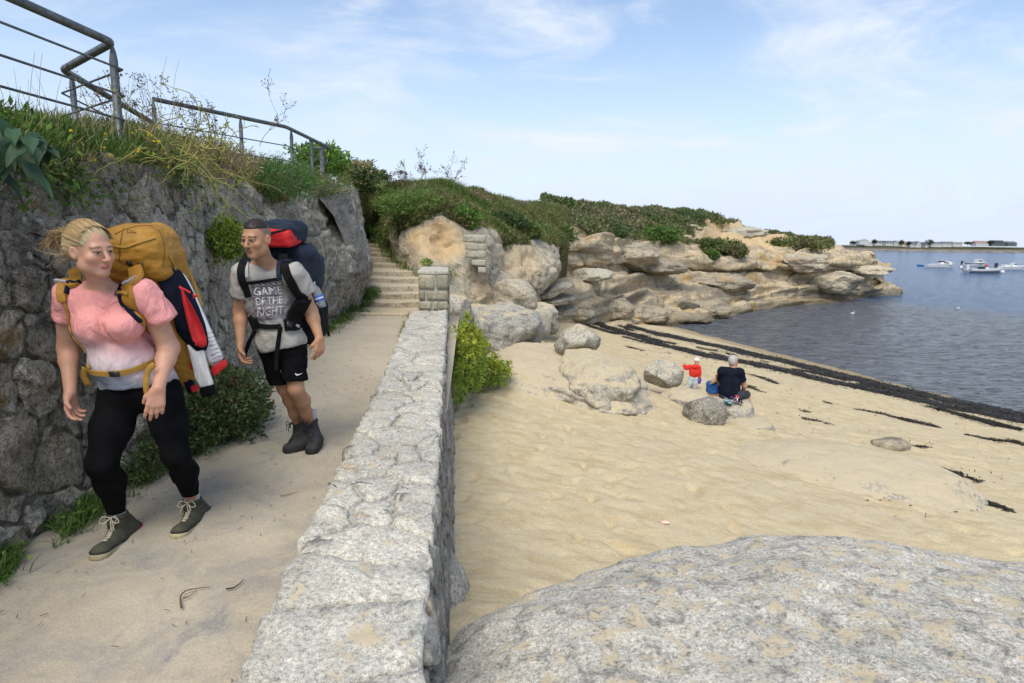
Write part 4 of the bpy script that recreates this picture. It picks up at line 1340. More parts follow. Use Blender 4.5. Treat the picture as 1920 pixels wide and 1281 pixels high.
# ------------------------------------------------------------------ headland cliff
HC = [
 [(1000, 600, 26), (1000, 565, 28), (1002, 522, 31), (1004, 495, 32.0), (1006, 470, 31.6), (1010, 445, 32.5), (1014, 415, 35), (1015, 388, 40)],
 [(1060, 588, 29.5), (1052, 548, 30.4), (1072, 520, 34), (1074, 498, 34.9), (1075, 470, 34), (1075, 450, 35.5), (1070, 420, 38), (1068, 391, 43)],
 [(1125, 600, 31), (1116, 552, 33), (1140, 517, 38), (1140, 499, 39.2), (1140, 472, 38), (1140, 450, 39.5), (1140, 422, 42), (1130, 394, 48)],
 [(1210, 602, 36.5), (1206, 562, 39.5), (1210, 517, 43.5), (1210, 500, 44.9), (1210, 478, 43.5), (1210, 460, 45), (1205, 430, 48), (1195, 401, 54)],
 [(1296, 600, 39.5), (1292, 562, 43.5), (1290, 522, 47), (1290, 503, 48.4), (1290, 485, 47), (1290, 468, 48.5), (1285, 436, 52), (1262, 403, 58)],
 [(1370, 588, 43.8), (1370, 562, 46), (1370, 532, 49), (1370, 510, 50.8), (1370, 492, 49.5), (1370, 478, 51), (1362, 448, 55), (1330, 410, 61)],
 [(1430, 578, 48.2), (1430, 560, 50), (1430, 538, 51.5), (1430, 515, 53.3), (1430, 495, 52.5), (1432, 481, 53.6), (1428, 457, 57), (1396, 432, 62)],
 [(1490, 570, 52), (1490, 556, 53), (1490, 536, 54), (1490, 515, 55.7), (1490, 498, 54.5), (1490, 481, 55.5), (1490, 463, 57.5), (1486, 450, 61)],
 [(1550, 564, 55.5), (1550, 550, 56.3), (1550, 535, 56.8), (1550, 515, 58.1), (1550, 497, 57.0), (1550, 483, 58), (1552, 470, 59.5), (1550, 458, 62)],
 [(1610, 558, 59.6), (1612, 548, 60.0), (1616, 535, 60.2), (1616, 516, 61.5), (1620, 500, 60.1), (1616, 484, 61.2), (1606, 476, 62.5), (1598, 469, 64)],
 [(1672, 552.5, 64.3), (1658, 546, 64.8), (1648, 537, 65), (1638, 522, 66.2), (1658, 507, 65.3), (1650, 493, 66), (1636, 486, 67), (1622, 478, 68)],
 [(1690, 549.5, 67), (1676, 544, 68), (1660, 536, 69), (1648, 523, 70), (1660, 508, 70), (1650, 494, 71), (1636, 487, 72), (1622, 480, 73)],
 [(1660, 545, 80), (1655, 540, 80), (1650, 535, 80), (1640, 520, 80), (1645, 508, 80), (1640, 496, 80), (1630, 490, 80), (1615, 484, 80)],
]
C = []
for col in HC:
    pts = [P(*c) for c in col]
    foot = pts[0] + A((0, -1.2, -1.4))
    top = pts[-1]
    b1 = top + A((1.0, 8, -0.6))
    b2 = top + A((3.0, 22, -7))
    C.append([foot] + pts + [b1, b2])
nu, nv = 760, 190
tv = np.concatenate((np.linspace(0, 8, 168), np.linspace(8, 10, nv - 167)[1:]))
G = crom(crom(A(C), nu, 0), nv, 1, tv)
tu = np.linspace(0, len(C) - 1, nu)
TU, TV = np.meshgrid(tu, tv, indexing='ij')
nz_ = (0.6 * fbm(G.reshape(-1, 3) * 0.45, 101, 4)).reshape(TU.shape)
vs0 = np.interp(TU, [0, 1, 2, 3, 4, 4.6, 5.2, 6.0, 6.5, 7, 7.6, 8.2, 8.7, 12], [6.0, 6.1, 6.15, 6.2, 6.6, 7.4, 7.75, 8.3, 8.0, 7.2, 7.0, 7.6, 11, 11])
veg = sstep(-0.15, 0.15, TV + nz_ * 0.9 - vs0) * sstep(11.5, 10.5, TU + TV * 0)
veg = np.maximum(veg, sstep(0.28, 0.1, np.abs(TV - 6.25 + nz_ * 0.3)) * sstep(3.6, 4.0, TU) * sstep(5.6, 5.2, TU))
och = sstep(0.9, 0.4, np.abs(TV - 7.1 + nz_ * 0.4)) * sstep(4.0, 4.8, TU) * sstep(6.9, 6.3, TU)
och = np.maximum(och, 0.55 * sstep(0.5, 0.2, np.abs(TV - 4.0 + nz_ * 0.5)) * (0.5 + 0.5 * np.sin(TU * 3.1 + nz_ * 2)))
rockm = (1 - 0.75 * veg) * np.interp(TV, [0, 0.8, 1.6, 8, 9, 10], [0.5, 0.7, 1, 1, 0.4, 0.2])
q, nn_, F = dress(G, 0.26, 110, strata=1.25, cellsz=3.6, crack=0.30, fine=0.06, mask=rockm.ravel(), ridge=0.03, lump=0.7)
q[:, 2] += veg.ravel() * (0.16 + 0.42 * fbm(q * 0.75, 121, 3).clip(-0.3, 1))
DARKB = (sstep(2.9, 2.3, TV + nz_ * 0.5).ravel() * sstep(-0.05, 0.35, fbm(q * A((0.10, 0.10, 1.3)), 131, 4)) * 0.85).clip(0, 1)
M_cliffm = masked_rock("cliff_rock_mixed", light=(0.67, 0.545, 0.36), mid=(0.56, 0.455, 0.30), dark=(0.28, 0.235, 0.165), ochre=0.44, sc=0.5, bump=0.9, strata=0.85, wet=True, ochrec=(0.52, 0.35, 0.16), lichen=0.0, speck=0.9)
tag(obj('cliff', q, F, M_cliffm, loc=(15, 48, SEA), col=np.stack((och.ravel() * (1 - veg.ravel()), veg.ravel(), DARKB), 1)), kind='structure')
HEAD = (q, F, veg.ravel())
M_weedrock = rock_mat('weedy_rock', (0.13, 0.115, 0.08), (0.09, 0.08, 0.055), (0.04, 0.036, 0.026), lichen=0.0, sc=0.7, bump=1.2)
for k, (px, py, d, r, lab, mt) in enumerate((
        (1280, 598, 39.5, (2.0, 1.3, 0.42), 'long flat tawny rock lying at the edge of the dark water', M_searock),
        (1336, 582, 42.5, (1.25, 1.2, 0.75), 'wedge shaped tawny rock standing in the dark water off the headland', M_searock),
        (1290, 582, 42.0, (0.95, 0.9, 0.50), 'dark weed covered rock beside the wedge shaped rock', M_weedrock),
        (1205, 590, 37.0, (1.7, 1.4, 0.55), 'broad sloping rock shelf above the seaweed at the cliff foot', M_searock),
        (1150, 580, 34.5, (1.2, 1.0, 0.6), 'humped rock on the shelf at the inner end of the cliff foot', M_searock),
        (1085, 588, 30.5, (0.8, 0.8, 0.35), 'small low rock on the sand at the head of the beach', M_searock),
        (1112, 516, 33.5, (1.05, 0.9, 0.36), 'pale flat rock with a grassy cap on the cliff ledge', M_block),
        (1225, 500, 43.2, (2.6, 1.2, 0.50), 'long streaked grey rock bed lying on the cliff ledge', M_searock),
        (1345, 533, 47.8, (3.0, 1.6, 0.85), 'long dark rock bed at the waterline of the cliff', M_searock),
        (1570, 530, 56.0, (2.6, 1.6, 1.0), 'massive rounded rock bed low on the tip of the headland', M_cliff),
        (1510, 492, 54.6, (2.2, 1.6, 0.9), 'bulging pale rock under the grassy knoll', M_cliff),
        (1628, 506, 60.0, (1.7, 2.0, 0.42), 'jutting flat rock ledge on the seaward end of the headland', M_cliff),
        (1390, 436, 58.5, (2.4, 1.6, 0.55), 'grey capping rock over the ochre bank on the headland', M_block),
        (1418, 441, 59.5, (1.3, 1.4, 0.5), 'broken capping rock at the seaward end of the ochre bank', M_rockface),
        (1300, 432, 53.5, (1.3, 1.0, 0.45), 'knobbly pale rocks showing through the heath above the ochre bank', M_cliff),
        (1190, 478, 41.6, (1.8, 1.2, 0.8), 'rounded tawny bulge in the cliff face above the ledge', M_cliff))):
    boulder(lab, P(px, py, d), r, mt, 130 + k, n=34, rot=0.35 + 0.13 * math.sin(k * 3), tilt=(0.05, 0.06 * math.sin(k)), layers=0.05, rel=0.15, fine=0.05)

# near hillside over the outcrop and the stairs
HL = [
 [(652, 420, 13.6), (654, 400, 14.2), (652, 368, 15.5), (640, 336, 17.5)],
 [(672, 470, 20.6), (676, 440, 20.9), (676, 395, 21.4), (668, 346, 22.5)],
 [(705, 470, 20.0), (706, 438, 20.3), (704, 392, 21.2), (700, 349, 23.0)],
 [(740, 440, 17.0), (740, 420, 17.2), (742, 388, 18.4), (742, 353, 22.0)],
 [(775, 430, 16.2), (775, 410, 16.1), (778, 382, 17.2), (784, 352, 20.5)],
 [(825, 420, 16.5), (825, 398, 16.2), (830, 374, 18.0), (842, 353, 22.0)],
 [(880, 450, 17.2), (882, 424, 17.0), (886, 394, 19.0), (896, 366, 24.0)],
 [(945, 470, 19.0), (946, 444, 18.9), (950, 414, 21.5), (955, 381, 27.0)],
 [(1005, 480, 22.0), (1006, 452, 21.6), (1006, 424, 25.5), (1010, 388, 33.0)],
 [(1065, 480, 30.0), (1064, 452, 29.5), (1062, 424, 34.0), (1060, 391, 42.0)],
]
C = []
for col in HL:
    pts = [P(*c) for c in col]
    C.append([pts[0] + A((0, 0.4, -1.0))] + pts + [pts[-1] + A((-1, 6, -0.2)), pts[-1] + A((-3, 20, -3))])
G = loft(C, 300, 120)
q = G.reshape(-1, 3).copy()
lv = np.linspace(0, 6, 120)[None, :].repeat(300, 0).ravel()
bm_ = sstep(0.6, 1.4, lv)
q[:, 2] += bm_ * (0.22 * fbm(q * A((0.9, 0.9, 0.6)), 141, 4))
q[:, 1] -= bm_ * 0.25 * fbm(q * A((1.3, 0.6, 1.3)), 143, 3)
fl = (np.cross(G[1, 60] - G[0, 60], G[0, 61] - G[0, 60]) @ (A((0, 0, CAMH)) - G[0, 60])) > 0
F = gridF(300, 120, not fl)
tag(obj('hillside', q, F, M_soil, loc=(-1, 20, 0)), kind='structure')
HILL = (q, F, bm_ * sstep(5.0, 4.3, lv))

# earth bank on top of the retaining wall and rock face
BY = A([-1.5, 1.0, 2.4, 3.2, 4.4, 5.6, 7.0, 9.0, 11.0, 13.0])
BX = A([-2.80, -2.76, -2.74, -2.74, -2.75, -2.92, -3.28, -3.36, -3.42, -3.55])
BT = A([1.86, 1.92, 1.96, 2.00, 2.09, 2.20, 2.26, 2.24, 2.44, 2.5])
BC = A([2.05, 2.10, 2.16, 2.20, 2.32, 2.48, 2.66, 2.78, 2.80, 2.78])
C = []
for y, x, t, c in zip(BY, BX, BT, BC):
    C.append([(x - 0.12, y, t - 0.35), (x + 0.02, y, t - 0.06), (x - 0.08, y, t + 0.10), (x - 0.42, y, (t + c) / 2 + 0.06), (x - 0.95, y, c), (x - 2.4, y, c + 0.02), (x - 6, y, c - 0.1), (x - 14, y, c - 1.0)])
G = loft(C, 260, 70)
q = G.reshape(-1, 3).copy()
lv = np.linspace(0, 7, 70)[None, :].repeat(260, 0).ravel()
q[:, 2] += sstep(0.5, 1.5, lv) * 0.10 * fbm(q * 1.4, 151, 4)
q[:, 0] += sstep(0.2, 1.2, lv) * sstep(4, 2, lv) * 0.10 * fbm(q * 1.8, 153, 3)
fl = (np.cross(G[1, 20] - G[0, 20], G[0, 21] - G[0, 20]) @ A((1, 0, 1.0))) > 0
F = gridF(260, 70, not fl)
tag(obj('earth_bank', q, F, M_soil, loc=(-4, 5, 2)), kind='structure')
BANK = (q, F, sstep(0.2, 0.9, lv) * sstep(5.2, 4.2, lv))
# ------------------------------------------------------------------ vegetation
LEAFGAIN = 1.6
def pal(p, cols, sc, seed, wts=None):
    """Colour per point, picked in patches."""
    f = fbm(p * sc, seed, 3) + np.random.default_rng(seed).normal(0, 0.22, len(p))
    k = np.clip(((f + 0.75) / 1.5 * len(cols)).astype(int), 0, len(cols) - 1)
    return (A(cols, dtype=float)[k] * LEAFGAIN).clip(0, 0.8)
G_GREEN = [(0.050, 0.105, 0.020), (0.075, 0.135, 0.028), (0.10, 0.15, 0.035), (0.045, 0.085, 0.022)]
G_MIX = [(0.055, 0.095, 0.024), (0.095, 0.13, 0.04), (0.17, 0.155, 0.065), (0.25, 0.21, 0.11), (0.075, 0.11, 0.03)]
G_DRY = [(0.24, 0.20, 0.11), (0.30, 0.25, 0.15), (0.16, 0.14, 0.07), (0.20, 0.165, 0.10)]
G_HEATH = [(0.048, 0.078, 0.022), (0.065, 0.10, 0.027), (0.10, 0.125, 0.038), (0.15, 0.12, 0.06), (0.04, 0.08, 0.02), (0.12, 0.085, 0.055)]
def put(name, V, F, C, mat, parent=None, smooth=False):
    return obj(name, V, F, mat, parent, col=C, smooth=smooth)
def join(L):
    V, Fs, C, n = [], {}, [], 0
    for v, f, c in L:
        for g in (f if isinstance(f, list) else [f]):
            Fs.setdefault(g.shape[1], []).append(g + n)
        V.append(v); C.append(c); n += len(v)
    return np.concatenate(V), [np.concatenate(x) for x in Fs.values()], np.concatenate(C)
def tubes_col(curves, col, n=4):
    L = []
    for pts, r in curves:
        V, F = tube(pts, r, n, False)
        L.append((V, F, np.tile(A(col, dtype=float), (len(V), 1))))
    return join(L)
# grass on the bank over the retaining wall
q, F, w = BANK
gv = w * np.where(q[:, 1] < 12.5, 1, 0) * np.where(q[:, 0] > -5.2, 1.0, 0.12) * (q[:, 1] > 0.5) / np.maximum(q[:, 1], 2.0) ** 0.7
p, nn = scatter(q, F, 26000, gv)
p += nn * -0.01
f = fbm(p * 0.9, 201, 2)
hgt = np.where(p[:, 1] < 5.0, 0.16, 0.22) * (1 + 0.5 * f)
col = np.where((p[:, 1] < 5.0)[:, None], pal(p, G_GREEN + G_MIX[:3], 1.3, 202), pal(p, G_MIX + G_DRY[:2], 1.1, 203))
V, Fb, C = blades(p, hgt, 0.012, 0.75, col, (0.22, -0.05, -0.06), 204)
p2, n2 = scatter(q, F, 14000, gv * sstep(0.0, 0.3, vnoise(q * 1.2, 207)))
V2, F2, C2 = leaves(p2 + n2 * rng.uniform(0.0, 0.12, (len(p2), 1)), 0.055, pal(p2, G_GREEN, 1.6, 205), n2, 0.42, 206)
# weeds and dead roots hanging over the lip of the wall
lipw = (np.abs(np.linspace(0, 7, 70)[None, :].repeat(260, 0).ravel() - 1.0) < 0.7) * (q[:, 1] > 1.5) * (q[:, 1] < 12.5) / np.maximum(q[:, 1], 2) ** 0.5
p3, n3 = scatter(q, F, 5200, lipw * (fbm(q * 1.5, 231, 2) > -0.12))
hang = rng.uniform(0, 1, len(p3)) ** 2.2
p3 = p3 + A((0.05, 0, -0.22)) * hang[:, None] + A((0.03, 0, 0.02)) + rng.normal(0, 0.02, (len(p3), 3))
L3 = leaves(p3, 0.05, pal(p3, G_GREEN + G_MIX[:3], 1.6, 232), np.tile(A((0.7, -0.3, -0.2)), (len(p3), 1)), 0.4, 233, -0.2)
p4, n4 = scatter(q, F, 2600, lipw)
d4 = blades(p4 + A((0.04, 0, -0.02)), 0.20 + 0 * p4[:, 0], 0.006, 1.0, pal(p4, G_DRY + [(0.12, 0.09, 0.05)], 1.5, 234), (0.30, -0.1, -0.75), 235)
tag(put('bank_grass', *join([(V, Fb, C), (V2, F2, C2), L3, d4]), M_grass), kind='stuff')
# hillside heath
q, F, w = HILL
pw_ = w / np.maximum(q[:, 1], 10) ** 0.6
p, nn = scatter(q, F, 60000, pw_ * (1.0 + 0.9 * fbm(q * 0.8, 211, 3)).clip(0.1, 3))
col = pal(p, [(0.06, 0.10, 0.025), (0.085, 0.13, 0.03), (0.12, 0.15, 0.04), (0.17, 0.155, 0.075), (0.055, 0.09, 0.022), (0.22, 0.185, 0.11), (0.10, 0.13, 0.04)], 0.42, 212)
V, Fb, C = blades(p, 0.26 * (1 + 0.5 * fbm(p * 0.7, 213, 2)), 0.020, 0.8, col, (0.25, -0.1, -0.08), 214)
p2, n2 = scatter(q, F, 42000, pw_ * sstep(-0.15, 0.25, fbm(q * 0.55, 217, 3)))
lump = (0.5 + 0.5 * fbm(p2 * 1.3, 218, 3)).clip(0, 1.2)
V2, F2, C2 = leaves(p2 + n2 * (rng.uniform(0, 1, len(p2)) ** 0.6 * 0.24 * lump)[:, None], 0.10, pal(p2, G_HEATH + [(0.15, 0.13, 0.07), (0.10, 0.12, 0.035)], 0.5, 215), n2, 0.4, 216)
tag(put('hillside_heath', *join([(V, Fb, C), (V2, F2, C2)]), M_grass), kind='stuff')
# heath along the top of the headland
q, F, w = HEAD
front = (q[:, 1] < 66).astype(float)
p2, n2 = scatter(q, F, 90000, sstep(0.45, 0.7, w) * front)
up = A((0, -0.25, 1.0)) / 1.03
lump = (0.5 + 0.7 * fbm(p2 * 0.8, 221, 3)).clip(0, 1.3)
colr = pal(p2, [(0.045, 0.075, 0.022), (0.065, 0.10, 0.028), (0.10, 0.125, 0.042), (0.16, 0.135, 0.08), (0.055, 0.085, 0.025), (0.13, 0.12, 0.06), (0.19, 0.15, 0.10)], 0.22, 222)
V2, F2, C2 = leaves(p2 + up * (rng.uniform(0, 1, len(p2)) ** 0.7 * 0.36 * lump)[:, None], 0.24, colr, n2, 0.42, 223)
tag(put('headland_heath', V2, F2, C2, M_leaf), kind='stuff')

def clump_pts(c, r, n, seed, hollow=0.45, lump=0.55, floor=None):
    rr = np.random.default_rng(seed)
    d = unit(rr.normal(size=(n, 3)))
    rad = (hollow + (1 - hollow) * rr.random(n) ** 0.6) * (1 + lump * fbm(d * 2.2 + seed, seed, 3))
    p = A(c) + d * rad[:, None] * A(r)
    if floor is not None:
        p = p[p[:, 2] > floor]
    return p
def bush(name, label, cat, c, r, n, size, cols, seed, aspect=0.45, base=None, stems=9, group=None, floor=None, hollow=0.45, up=0.3, heads=None):
    c, r = A(c, dtype=float), A(r, dtype=float)
    base = c - A((0, 0, r[2] * 0.95)) if base is None else A(base, dtype=float)
    t = thing(name, label, cat, base, group)
    p = clump_pts(c, r, n, seed, hollow, floor=floor)
    d = unit((p - c) / r)
    cc = pal(p, cols, 1.2 / np.mean(r), seed + 1)
    V, F, C = leaves(p, size, cc, d, aspect, seed + 2, up)
    put('foliage', V, F, C, M_leaf, t)
    rr = np.random.default_rng(seed + 5)
    cur = []
    for k in range(stems):
        e = c + unit(rr.normal(size=3) + A((0, 0, 0.6))) * r * 0.8
        b = base + A((rr.normal(0, r[0] * 0.2), rr.normal(0, r[1] * 0.2), 0))
        m = (b + e) / 2 + rr.normal(0, 0.12, 3) * r
        cur.append((crom(A([b, m, e]), 8), np.linspace(0.02, 0.006, 8) * np.mean(r) * 1.3))
    V, F, C = tubes_col(cur, (0.12, 0.085, 0.05), 5)
    put('stem', V, F, C, M_twig, t)
    if heads:
        hp = p[np.argsort(-(d[:, 2] + 0.5 * d[:, 0] - 0.4 * d[:, 1] + rr.normal(0, 0.35, len(p))))[:heads[0]]]
        L = []
        for x in hp:
            m = 10
            qd = unit(rr.normal(size=(m, 3)) + A((0, -0.2, 0.9)))
            Vv, Ff, Cc = leaves(np.tile(x, (m, 1)), heads[1], np.tile(A(heads[2], dtype=float), (m, 1)), qd, 0.8, int(rr.integers(1e6)), 0.6)
            L.append((Vv, Ff, Cc))
        put('flower_heads', *join(L), M_leaf, t)
    return t
D_GREEN = [(0.030, 0.052, 0.016), (0.045, 0.070, 0.022), (0.062, 0.090, 0.030), (0.036, 0.060, 0.02), (0.10, 0.07, 0.035)]
Y_GREEN = [(0.07, 0.13, 0.018), (0.12, 0.19, 0.022), (0.18, 0.23, 0.03), (0.05, 0.10, 0.018)]
bush('low_bush', 'dense dark green bush spreading over the path edge beside the man', 'bush', P(428, 775, 4.95) + A((-0.08, 0, 0)), (0.36, 0.62, 0.36), 9500, 0.045, D_GREEN, 301, floor=0.01)
bush('low_bush', 'small dark creeping bush at the wall foot behind the woman', 'bush', (-2.42, 4.25, 0.12), (0.14, 0.55, 0.20), 2200, 0.035, D_GREEN, 305, floor=0.01)
pb = P(872, 640, 10.2)
bush('samphire', 'tall yellow green samphire hanging down the beach side of the low wall', 'plant', (wall_right(9.8) + 0.30, 9.8, -0.24), (0.32, 1.10, 0.56), 8500, 0.055, Y_GREEN, 311, aspect=0.3, heads=(240, 0.05, (0.38, 0.40, 0.05)))
bush('samphire', 'shorter yellow green samphire lobe in front of the grey boulder', 'plant', P(915, 698, 11.1), (0.43, 0.45, 0.27), 4500, 0.055, Y_GREEN, 315, aspect=0.3, heads=(110, 0.05, (0.36, 0.38, 0.05)))
bush('samphire', 'small tuft of samphire growing out of the sand close to the low wall', 'plant', P(855, 748, 8.95), (0.11, 0.12, 0.09), 320, 0.04, Y_GREEN, 319, aspect=0.35, stems=4)
bush('samphire', 'bright yellow green samphire growing from a crack in the tall wall behind the man', 'plant', P(428, 452, 6.05), (0.17, 0.20, 0.20), 1700, 0.05, Y_GREEN, 323, aspect=0.4, heads=(45, 0.035, (0.27, 0.32, 0.05)), base=P(405, 470, 6.3))
bush('samphire', 'tiny samphire tuft on the rock shelf above the stone pier', 'plant', P(800, 492, 14.6), (0.14, 0.15, 0.08), 320, 0.05, Y_GREEN, 327, stems=3)
bush('gorse_bush', 'rounded green gorse bush overhanging the wall top', 'bush', P(530, 338, 8.6), (0.46, 0.50, 0.28), 7500, 0.045, [(0.035, 0.085, 0.02), (0.05, 0.11, 0.025), (0.07, 0.13, 0.035), (0.03, 0.07, 0.018)], 331, aspect=0.22)
bush('gorse_bush', 'smaller gorse bush trailing over the wall beyond the rounded one', 'bush', P(605, 352, 10.6), (0.42, 0.5, 0.22), 3600, 0.05, [(0.045, 0.085, 0.02), (0.08, 0.11, 0.03), (0.15, 0.13, 0.06)], 335, aspect=0.25)
bush('dry_bush', 'tangle of dead brown stems in front of the long railing', 'bush', P(400, 300, 6.9), (0.42, 0.6, 0.20), 3800, 0.06, [(0.15, 0.11, 0.065), (0.21, 0.16, 0.10), (0.11, 0.08, 0.045), (0.08, 0.09, 0.035)], 339, aspect=0.14)
bush('green_bush', 'fresh green leafy bush behind the end of the long railing', 'bush', P(600, 300, 13.2), (0.55, 0.6, 0.32), 3400, 0.085, [(0.07, 0.14, 0.02), (0.11, 0.19, 0.03), (0.05, 0.10, 0.02)], 343, aspect=0.5)
bush('flowering_shrub', 'dark shrub with pale flowering tips on the skyline beyond the railing', 'shrub', P(668, 325, 19.5), (0.62, 0.6, 0.36), 3800, 0.09, [(0.045, 0.07, 0.02), (0.07, 0.10, 0.03), (0.25, 0.21, 0.11)], 347, aspect=0.45, heads=(70, 0.07, (0.42, 0.36, 0.20)))
bush('flowering_shrub', 'second flowering shrub sloping down towards the hilltop', 'shrub', P(702, 336, 20.5), (0.46, 0.6, 0.30), 2600, 0.09, [(0.04, 0.065, 0.02), (0.065, 0.09, 0.028), (0.22, 0.18, 0.10)], 351, heads=(40, 0.07, (0.40, 0.33, 0.18)))
bush('pale_shrub', 'pale green rounded shrub below the flowering shrubs', 'shrub', P(690, 347, 19.8), (0.55, 0.5, 0.26), 3000, 0.08, [(0.13, 0.17, 0.055), (0.17, 0.21, 0.07), (0.10, 0.14, 0.05)], 355)
bush('fern_clump', 'feathery green clump bulging over the yellow hollow', 'bush', P(770, 385, 16.4), (0.90, 0.7, 0.36), 8000, 0.10, [(0.05, 0.10, 0.022), (0.085, 0.14, 0.03), (0.12, 0.165, 0.04), (0.04, 0.08, 0.02)], 359, aspect=0.2)
bush('brown_bush', 'dead brown bush at the edge above the yellow hollow', 'bush', P(822, 378, 16.6), (0.30, 0.4, 0.30), 2200, 0.08, [(0.10, 0.08, 0.04), (0.16, 0.12, 0.07), (0.06, 0.06, 0.025)], 363, aspect=0.2)
bush('brown_bush', 'withered brown bush high on the slope above the block stack', 'bush', P(888, 374, 21.5), (0.5, 0.5, 0.26), 2000, 0.09, [(0.16, 0.12, 0.075), (0.21, 0.16, 0.10), (0.12, 0.09, 0.05)], 367, aspect=0.2)
bush('green_bush', 'bright green bush directly above the block stack', 'bush', P(873, 410, 17.0), (0.38, 0.4, 0.34), 2600, 0.10, [(0.06, 0.13, 0.025), (0.09, 0.16, 0.03), (0.13, 0.12, 0.05)], 371)
for k, (px, py, d, r, lab, cols) in enumerate((
        (945, 418, 20.5, (0.75, 0.6, 0.38), 'dark green bush over the whale shaped outcrop', D_GREEN[:4]),
        (985, 432, 21.0, (0.6, 0.6, 0.32), 'green bush drooping beside a ledge over the whale shaped outcrop', G_HEATH[:3]),
        (1035, 440, 29.5, (1.1, 0.8, 0.55), 'wide green bush where the hillside meets the headland cliff', G_HEATH[:3]),
        (1130, 436, 41.0, (1.7, 1.0, 0.8), 'broad bush spilling over the brow of the cliff', D_GREEN[:4]),
        (1235, 440, 47.0, (1.8, 1.0, 0.8), 'bright green bush hanging lowest on the cliff brow', G_GREEN),
        (1262, 408, 56.5, (3.0, 1.6, 0.75), 'long dark bush on the crest of the headland', D_GREEN[:4]),
        (1325, 414, 58.5, (1.7, 1.4, 0.8), 'rounded bush ending the green crest above the ochre bank', G_HEATH),
        (1330, 462, 49.6, (1.4, 0.8, 0.65), 'green clump on the cliff face below the ochre bank', G_HEATH[:4]),
        (1372, 472, 50.4, (1.2, 0.8, 0.55), 'brownish clump trailing down the cliff face towards the sea', G_HEATH[2:]),
        (1333, 478, 48.6, (0.55, 0.4, 0.28), 'lone small cushion of green on the pale cliff face', G_GREEN),
        (1495, 458, 57.4, (2.7, 1.6, 0.75), 'domed green thicket on the knoll near the tip of the headland', G_HEATH),
        (1455, 463, 57.0, (1.1, 1.0, 0.45), 'low green clump at the landward foot of the knoll', G_HEATH[:4]))):
    bush('heath_bush', lab, 'bush', P(px, py, d), A(r) * A((1, 1, 0.78)), 2600, 0.06 + 0.0042 * d, cols, 380 + 4 * k, aspect=0.4)
# broad leaved plant at the top of the wall, each leaf a part
dock = thing('broadleaf_plant', 'dark broad leaved plant drooping over the wall top above the woman', 'plant', P(20, 300, 3.05))
r3 = np.random.default_rng(77)
gl = np.linspace(0, 1, 9)
for k in range(34):
    a, b = r3.uniform(-40, 78), r3.uniform(222, 318)
    if a > 30 and b < 262: b += 30
    base = P(a, b, 3.05 + r3.uniform(-0.12, 0.25))
    d = unit(A((r3.normal(0.35, 0.5), r3.normal(-0.45, 0.4), r3.normal(-0.15, 0.4))))
    sd = unit(np.cross(d, A((0, 0, 1.0)) + r3.normal(0, .3, 3)))
    L, W = r3.uniform(0.11, 0.20), r3.uniform(0.035, 0.06)
    V = []
    for t in gl:
        wv = W * (math.sin(math.pi * min(1, t * 0.94 + 0.06)) ** 0.8) * (1 - 0.3 * t)
        c = base + d * L * t - A((0, 0, 1)) * L * 0.55 * t ** 2
        for s in (-1, -0.5, 0, 0.5, 1):
            V.append(c + sd * wv * s + A((0, 0, 1)) * (abs(s) * 0.012 + 0.006 * math.sin(t * 14 + s * 3)))
    V = A(V)
    cc = A((0.030, 0.065, 0.030)) * r3.uniform(0.7, 1.6)
    put('leaf', V, gridF(9, 5), np.tile(cc, (len(V), 1)), M_leaf, dock, smooth=True)
# yellow stems tumbling over the wall
r3 = np.random.default_rng(88)
def wander(p, d, n, step, jit, g, rr):
    pts = [A(p, dtype=float)]
    d = unit(A(d, dtype=float))
    for _ in range(n):
        d = unit(d + rr.normal(0, jit, 3) + A((0, 0, g)))
        pts.append(pts[-1] + d * step)
    return A(pts)
cur = []
for k in range(75):
    p0 = P(r3.uniform(245, 420), r3.uniform(262, 325), r3.uniform(4.3, 6.2))
    cur.append((wander(p0, (r3.normal(0.5, 0.5), r3.normal(-0.1, 0.7), r3.normal(0.25, 0.35)), 14, r3.uniform(0.03, 0.06), 0.28, -0.07, r3), np.linspace(0.0048, 0.002, 15)))
V, F, C = tubes_col(cur, (0.25, 0.235, 0.075), 4)
C *= np.repeat(r3.uniform(0.6, 1.25, len(C) // 60 + 1), 60)[:len(C), None]
st = thing('straggling_plant', 'tangle of long yellowish stems tumbling over the wall top', 'plant', P(330, 330, 4.9))
put('stem', V, F, C, M_twig, st)
lp = np.concatenate([c[0][3:] for c in cur])
lp = lp[r3.choice(len(lp), 700)]
V, F, C = leaves(lp, 0.035, pal(lp, [(0.16, 0.19, 0.03), (0.10, 0.14, 0.03), (0.24, 0.22, 0.06)], 2, 89), None, 0.3, 90)
put('foliage', V, F, C, M_leaf, st)
# yellow flowers in the bank
L = []
for k in range(26):
    x = P(r3.uniform(110, 330), r3.uniform(240, 320), r3.uniform(3.6, 4.8))
    m = 7
    L.append(leaves(np.tile(x, (m, 1)), 0.014, np.tile(A((0.62, 0.46, 0.02)), (m, 1)), np.tile(A((0.5, -0.6, 0.4)), (m, 1)), 0.8, 600 + k, 0.4))
tag(put('yellow_flowers', *join(L), M_leaf), kind='stuff')
